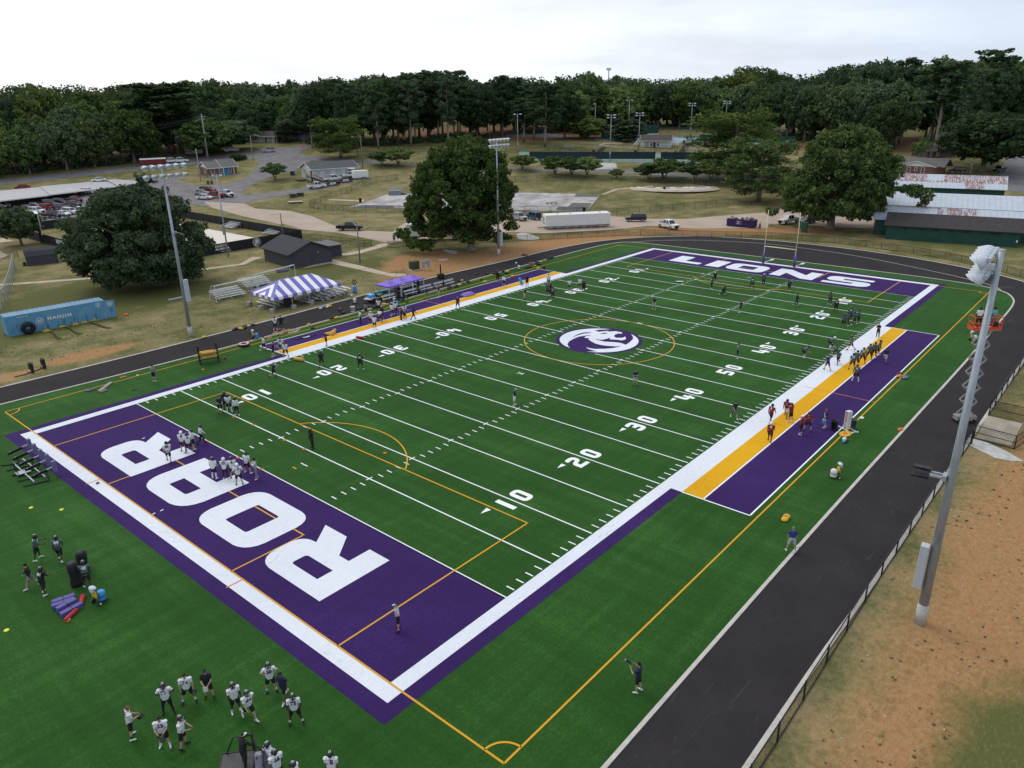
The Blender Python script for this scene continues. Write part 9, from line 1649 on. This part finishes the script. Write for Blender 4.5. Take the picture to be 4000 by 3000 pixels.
 ((59.69, 42.83), 'stand', -120, 'Kj', '', 'Kp', 'kb', 'd', 'W', 'player in black at the back of the tight cluster near the far forty'),
 ((58.22, 41.19), 'stand', 165, 'Gj', '5', 'Kp', 'kb', 'd', 'L', 'front player of the tight cluster near the far forty'),
 ((63.78, 42.24), 'walk', 20, 'Wj', '', 'K', 'kb', 'l', 'W', 'pale jersey player striding past the far thirty numeral'),
 ((65.53, 41.52), 'stand', 170, 'Wj', '', 'K', 'kb', 'l', 'W', 'pale jersey player standing between the far thirty and twenty'),
 ((63.97, 39.69), 'stand', -10, 'Kj', '', 'K', 'kb', 'd', 'W', 'black clad player at the tip of the far thirty arrow'),
 ((62.04, 26.27), 'front', 175, 'N', '', 'L', 'cN', 'l', 'W', 'man in navy shirt and grey shorts alone beyond midfield'),
 ((67.86, 16.23), 'reach', -85, 'K', '', 'K', 'hl', 'l', 'W', 'boy in black shirt with white sleeves on the far hash marks'),
 ((77.95, 25.56), 'stand', -60, 'Gj', '6', 'K', 'hd', 'd', 'W', 'player in dark grey at the left of the far penalty arc'),
 ((81.71, 26.86), 'wide', 170, 'K', '', 'K', 'cW', 'l', 'W', 'man in black vest and white cap by the far hash marks'),
 ((75.61, 22.59), 'kneel', -75, 'Kj', '', 'Kp', 'kb', 'd', 'W', 'player kneeling on the turf near the far penalty arc'),
 ((81.77, 20.72), 'wide', 0, 'Gj', '29', 'K', 'kb', 'd', 'K', 'player numbered 29 in gunmetal on the far penalty arc'),
 ((84.84, 20.18), 'stand', 170, 'Gj', '', 'Kp', 'kw', 'd', 'W', 'white helmeted player in gunmetal before the letter O'),
 ((83.78, 15.69), 'walk', 0, 'Nj', '11', 'K', 'kb', 'd', 'W', 'player numbered 11 in navy below the letter N'),
 ((76.14, 11.66), 'walk', -75, 'Nl', '', 'Np', 'cN', 'd', 'W', 'hooded figure in navy walking near the far fifteen'),
 ((79.55, 8.18), 'front', 165, 'Gj', '', 'K', 'kn', 'd', 'W', 'navy helmeted player left of the far right ten numeral'),
 ((75.98, 6.18), 'stand', 0, 'Kj', '13', 'K', 'hd', 'd', 'K', 'bareheaded player numbered 13 in black below the far right ten'),
 ((69.13, 2.94), 'stand', 175, 'Gj', '', 'K', 'kb', 'm', 'K', 'front player of the huddle near the far right twenty'),
 ((70.39, 2.90), 'stand', -15, 'Gj', '', 'K', 'kn', 'd', 'W', 'player second from the front of the huddle near the far right twenty'),
 ((71.67, 3.26), 'stand', 0, 'Gj', '', 'K', 'kb', 'd', 'K', 'middle player of the huddle near the far right twenty'),
 ((72.97, 3.35), 'stand', 0, 'Gj', '8', 'K', 'kb', 'd', 'W', 'rearmost player of the huddle near the far right twenty'),
 ((71.31, 2.27), 'walk', 110, 'Gj', '', 'K', 'kn', 'd', 'W', 'player with pale bib at the sideline edge of the huddle'),
 ((72.20, 2.06), 'stand', 120, 'Gj', '', 'K', 'hd', 'd', 'L', 'bareheaded player at the outer edge of the huddle'),
 ((67.58, -1.68), 'cross', 150, 'K', '', 'Kp', 'hb', 'l', 'W', 'bald coach in black with arms crossed on the white band'),
 ((59.78, 1.56), 'crouch', -80, 'Gj', '', 'KtK', 'kw', 'm', 'WtW', 'white helmeted player bent low on the far thirty five'),
 ((54.60, 2.70), 'crouch', -80, 'Gj', '', 'K', 'kn', 'l', 'W', 'navy helmeted player crouched in the open near the far forty'),
 ((57.33, -0.17), 'crouch', 95, 'Sl', '', 'K', 'hd', 'd', 'W', 'coach in grey crouching at the sideline and pointing'),
 ((54.72, -1.20), 'run', 150, 'Gj', '', 'K', 'kb', 'm', 'K', 'black helmeted player trotting onto the white band'),
 ((60.47, -0.76), 'walk', 80, 'Gj', '', 'K', 'kb', 'l', 'K', 'black helmeted player walking along the white band'),
 ((51.97, -1.00), 'walk', 35, 'B', '', 'K', 'hl', 'l', 'K', 'man in bright blue shirt walking off the white band'),
 ((53.88, -2.98), 'wide', 5, 'Gj', '39', 'K', 'kn', 'l', 'K', 'player numbered 39 in gunmetal at the front of the waiting line'),
 ((55.10, -3.02), 'stand', -10, 'Gj', '', 'K', 'kn', 'l', 'K', 'player second in the waiting line beside player 39'),
 ((56.56, -3.22), 'wide', 0, 'Gj', '33', 'K', 'kn', 'd', 'K', 'player numbered 33 third in the waiting line'),
 ((58.35, -3.39), 'wide', 20, 'Gj', '', 'K', 'kn', 'd', 'K', 'player fourth in the waiting line, shoulders turned'),
 ((59.32, -3.65), 'stand', 10, 'Gj', '', 'K', 'kn', 'd', 'W', 'player fifth in the waiting line on the gold stripe'),
 ((60.46, -3.80), 'stand', -100, 'Gj', '', 'K', 'kb', 'l', 'W', 'last player of the waiting line on the gold stripe'),
 ((58.13, -5.13), 'walk', -5, 'N', '', 'L', 'hd', 'm', 'K', 'coach in navy shirt and pale shorts walking over the purple strip'),
 ((50.38, -4.44), 'wide', 0, 'Gj', '4', 'K', 'kn', 'd', 'WtW', 'player in white leggings standing apart on the purple strip'),
 ((49.63, 8.23), 'cross', -80, 'S', '', 'K', 'hd', 'm', 'W', 'man in slate shirt with folded arms near the fifty'),
 ((35.02, 12.66), 'cross', -165, 'N', '', 'L', 'hd', 'l', 'K', 'man in navy polo and grey shorts, hand to chin, in midfield'),
 ((23.20, 18.97), 'hips', -100, 'N', '', 'W', 'cW', 'l', 'W', 'coach in white cap and white shorts by the near hash marks'),
 ((33.54, 1.08), 'walk', -150, 'K', '', 'D', 'cN', 'l', 'W', 'man in black vest and blue jeans walking near the right thirty five'),
 ((34.78, -1.85), 'walk', -30, 'Rj', '5', 'K', 'kn', 'd', 'WsW', 'player numbered 5 in red jersey on the white band'),
 ((36.87, -2.46), 'walk', 170, 'Rj', '1', 'W', 'kn', 'd', 'K', 'player numbered 1 in red jersey facing another on the gold stripe'),
 ((35.99, -3.22), 'stand', 60, 'Rj', '', 'K', 'kn', 'l', 'W', 'red jersey player with back to player numbered 1'),
 ((33.93, -4.91), 'stand', -75, 'Rj', '7', 'K', 'kw', 'd', 'W', 'white helmeted red jersey player on the purple strip'),
 ((35.00, -5.15), 'wide', 0, 'Rj', '11', 'K', 'kn', 'l', 'K', 'player numbered 11 in red jersey on the purple strip'),
 ((30.85, -3.43), 'walk', -5, 'Rj', '8', 'K', 'kw', 'd', 'K', 'white helmeted player numbered 8 in red on the gold stripe'),
 ((36.72, -6.09), 'stand', 95, 'N', '', 'N', 'pl', 'l', 'W', 'blonde girl in navy with a towel beside the black bin'),
 ((74.8, 95.5), 'stand', 170, 'S', '', 'K', 'cN', 'l', 'W', 'small figure in grey walking in at the path gate'),
 ((132.7, 41.5), 'stand', 170, 'P', '', 'N', 'hd', 'd', 'K', 'person in pink shirt standing beside the purple skip')]: person(*row)
# things held
def held(name, label, who, pose, hand, build, cat, off=(0, 0, 0), rot=None):
 J = skeleton(pose); s_ = who.scale[2]; t = thing(name, label, cat, (0, 0, 0)); p_ = (J['wr' + hand] + J['fd' + hand]*.10 + Vector(off)); t.matrix_world = Matrix.Translation(who.location) @ Matrix.Rotation(who.rotation_euler[2], 4, 'Z') @ Matrix.Translation(Vector(p_)*s_); build(t); return t
def ppl(frag): return next(o for o in bpy.data.objects if o.name.startswith('person') and o.type == 'EMPTY' and frag in o.get('label', ''))
def hm(col): return lambda t: (link('shell', tint(HG['helmet'], HELM[col]), t), link('facemask', HG['facemask'], t))
held('football_helmet', 'black helmet held by the bareheaded player numbered 55', ppl('numbered 55'), 'front', 'R', hm('b'), 'helmet', (.06, .02, -.12)); held('football_helmet', 'black and white helmet held by the dark haired player numbered 53', ppl('numbered 53'), 'front', 'L', hm('b'), 'helmet', (.06, 0, -.12)); held('football_helmet', 'black helmet hanging from the hand of the player numbered 74', ppl('numbered 74'), 'wide', 'L', hm('b'), 'helmet', (.02, .05, -.13))
def camera_(t): mb = MB(); mb.rbox((.02, 0, 0), (.09, .15, .11), .02); mb.build('camera_body', BLK, t); mb = MB(); mb.cyl((.06, 0, 0), (.34, 0, .06), .05); mb.build('lens', BLK, t); mb = MB(); mb.cyl((.24, 0, .038), (.30, 0, .052), .053); mb.build('lens_ring', GALV, t)
held('photo_camera', 'black camera with long lens held by the photographer in navy', ppl('photographer'), 'photo', 'R', camera_, 'camera', (.05, .10, .02))
def bottles(t): mb = MB(); mb.rbox((0, 0, -.18), (.34, .22, .3), .04); mb.build('crate', BLUT, t); mb = MB(); [mb.cyl((x, y, -.05), (x, y, .06), .035) for x in (-.1, .1) for y in (-.05, .05)]; mb.build('bottle_cap', WTANK, t)
for fr, lb in (('blonde girl', 'blue bottle carrier in the hand of the blonde girl'), ('girl in grey', 'blue bottle carrier held by the girl in grey shirt'), ('white shirt bending', 'blue bottle carrier held by the helper in white shirt')): w_ = ppl(fr); held('bottle_carrier', lb, w_, 'stand', 'L', bottles, 'carrier')
def towel_(t): mb = MB(); mb.ell((.05, -.05, .0), (.12, .20, .05)); mb.ell((.12, -.05, -.2), (.05, .16, .24)); mb.build('cloth', mat('towel_white', (.66, .68, .70), .9, var=.1, vs=8), t)
w_ = ppl('blonde girl'); t = thing('towel', 'white towel over the shoulder of the blonde girl', 'towel', (w_.location.x, w_.location.y, w_.location.z + 1.38), w_.rotation_euler[2]); towel_(t)
def paper_(t): mb = MB(); mb.bx((.05, 0, 0), (.02, .22, .3)); mb.build('sheet', WTANK, t)
held('paper_sheet', 'white play sheet held by the coach in navy cap', ppl('coach in navy cap and black shirt'), 'front', 'R', paper_, 'paper', (.04, .05, -.1)); held('paper_sheet', 'white play sheet held by the coach in black polo', ppl('coach in black polo'), 'reach', 'R', paper_, 'paper')
w_ = ppl('holding a gold and black blocking shield'); t = thing('blocking_shield', 'gold and black blocking shield propped in front of the coach in grey', 'pad', (36.65, 50.49), w_.rotation_euler[2]); mb = MB(); mb.rbox((0, .05, .72), (.16, .5, 1.4), .05); mb.build('front_face', BLK, t); mb = MB(); mb.rbox((0, .34, .72), (.2, .12, 1.44), .04); mb.build('side', GOLDV, t)
lp = LIFT[0]
for (x, y), a, row in (((-.55, .1), 0, ('stand', 20, 'W', '', 'K', 'hd', 'd', 'W', 'man in white shirt standing on the orange lift platform')), ((.75, .15), 0, ('stand', 60, 'T', '', 'D', 'hd', 'd', 'W', 'large man in teal shirt standing at the end of the lift platform'))):
 q = Matrix.Rotation(lp.rotation_euler[2], 4, 'Z') @ Vector((x, y, 0)); person((lp.location.x + q.x, lp.location.y + q.y), *row, z=LIFT[1] - .02)
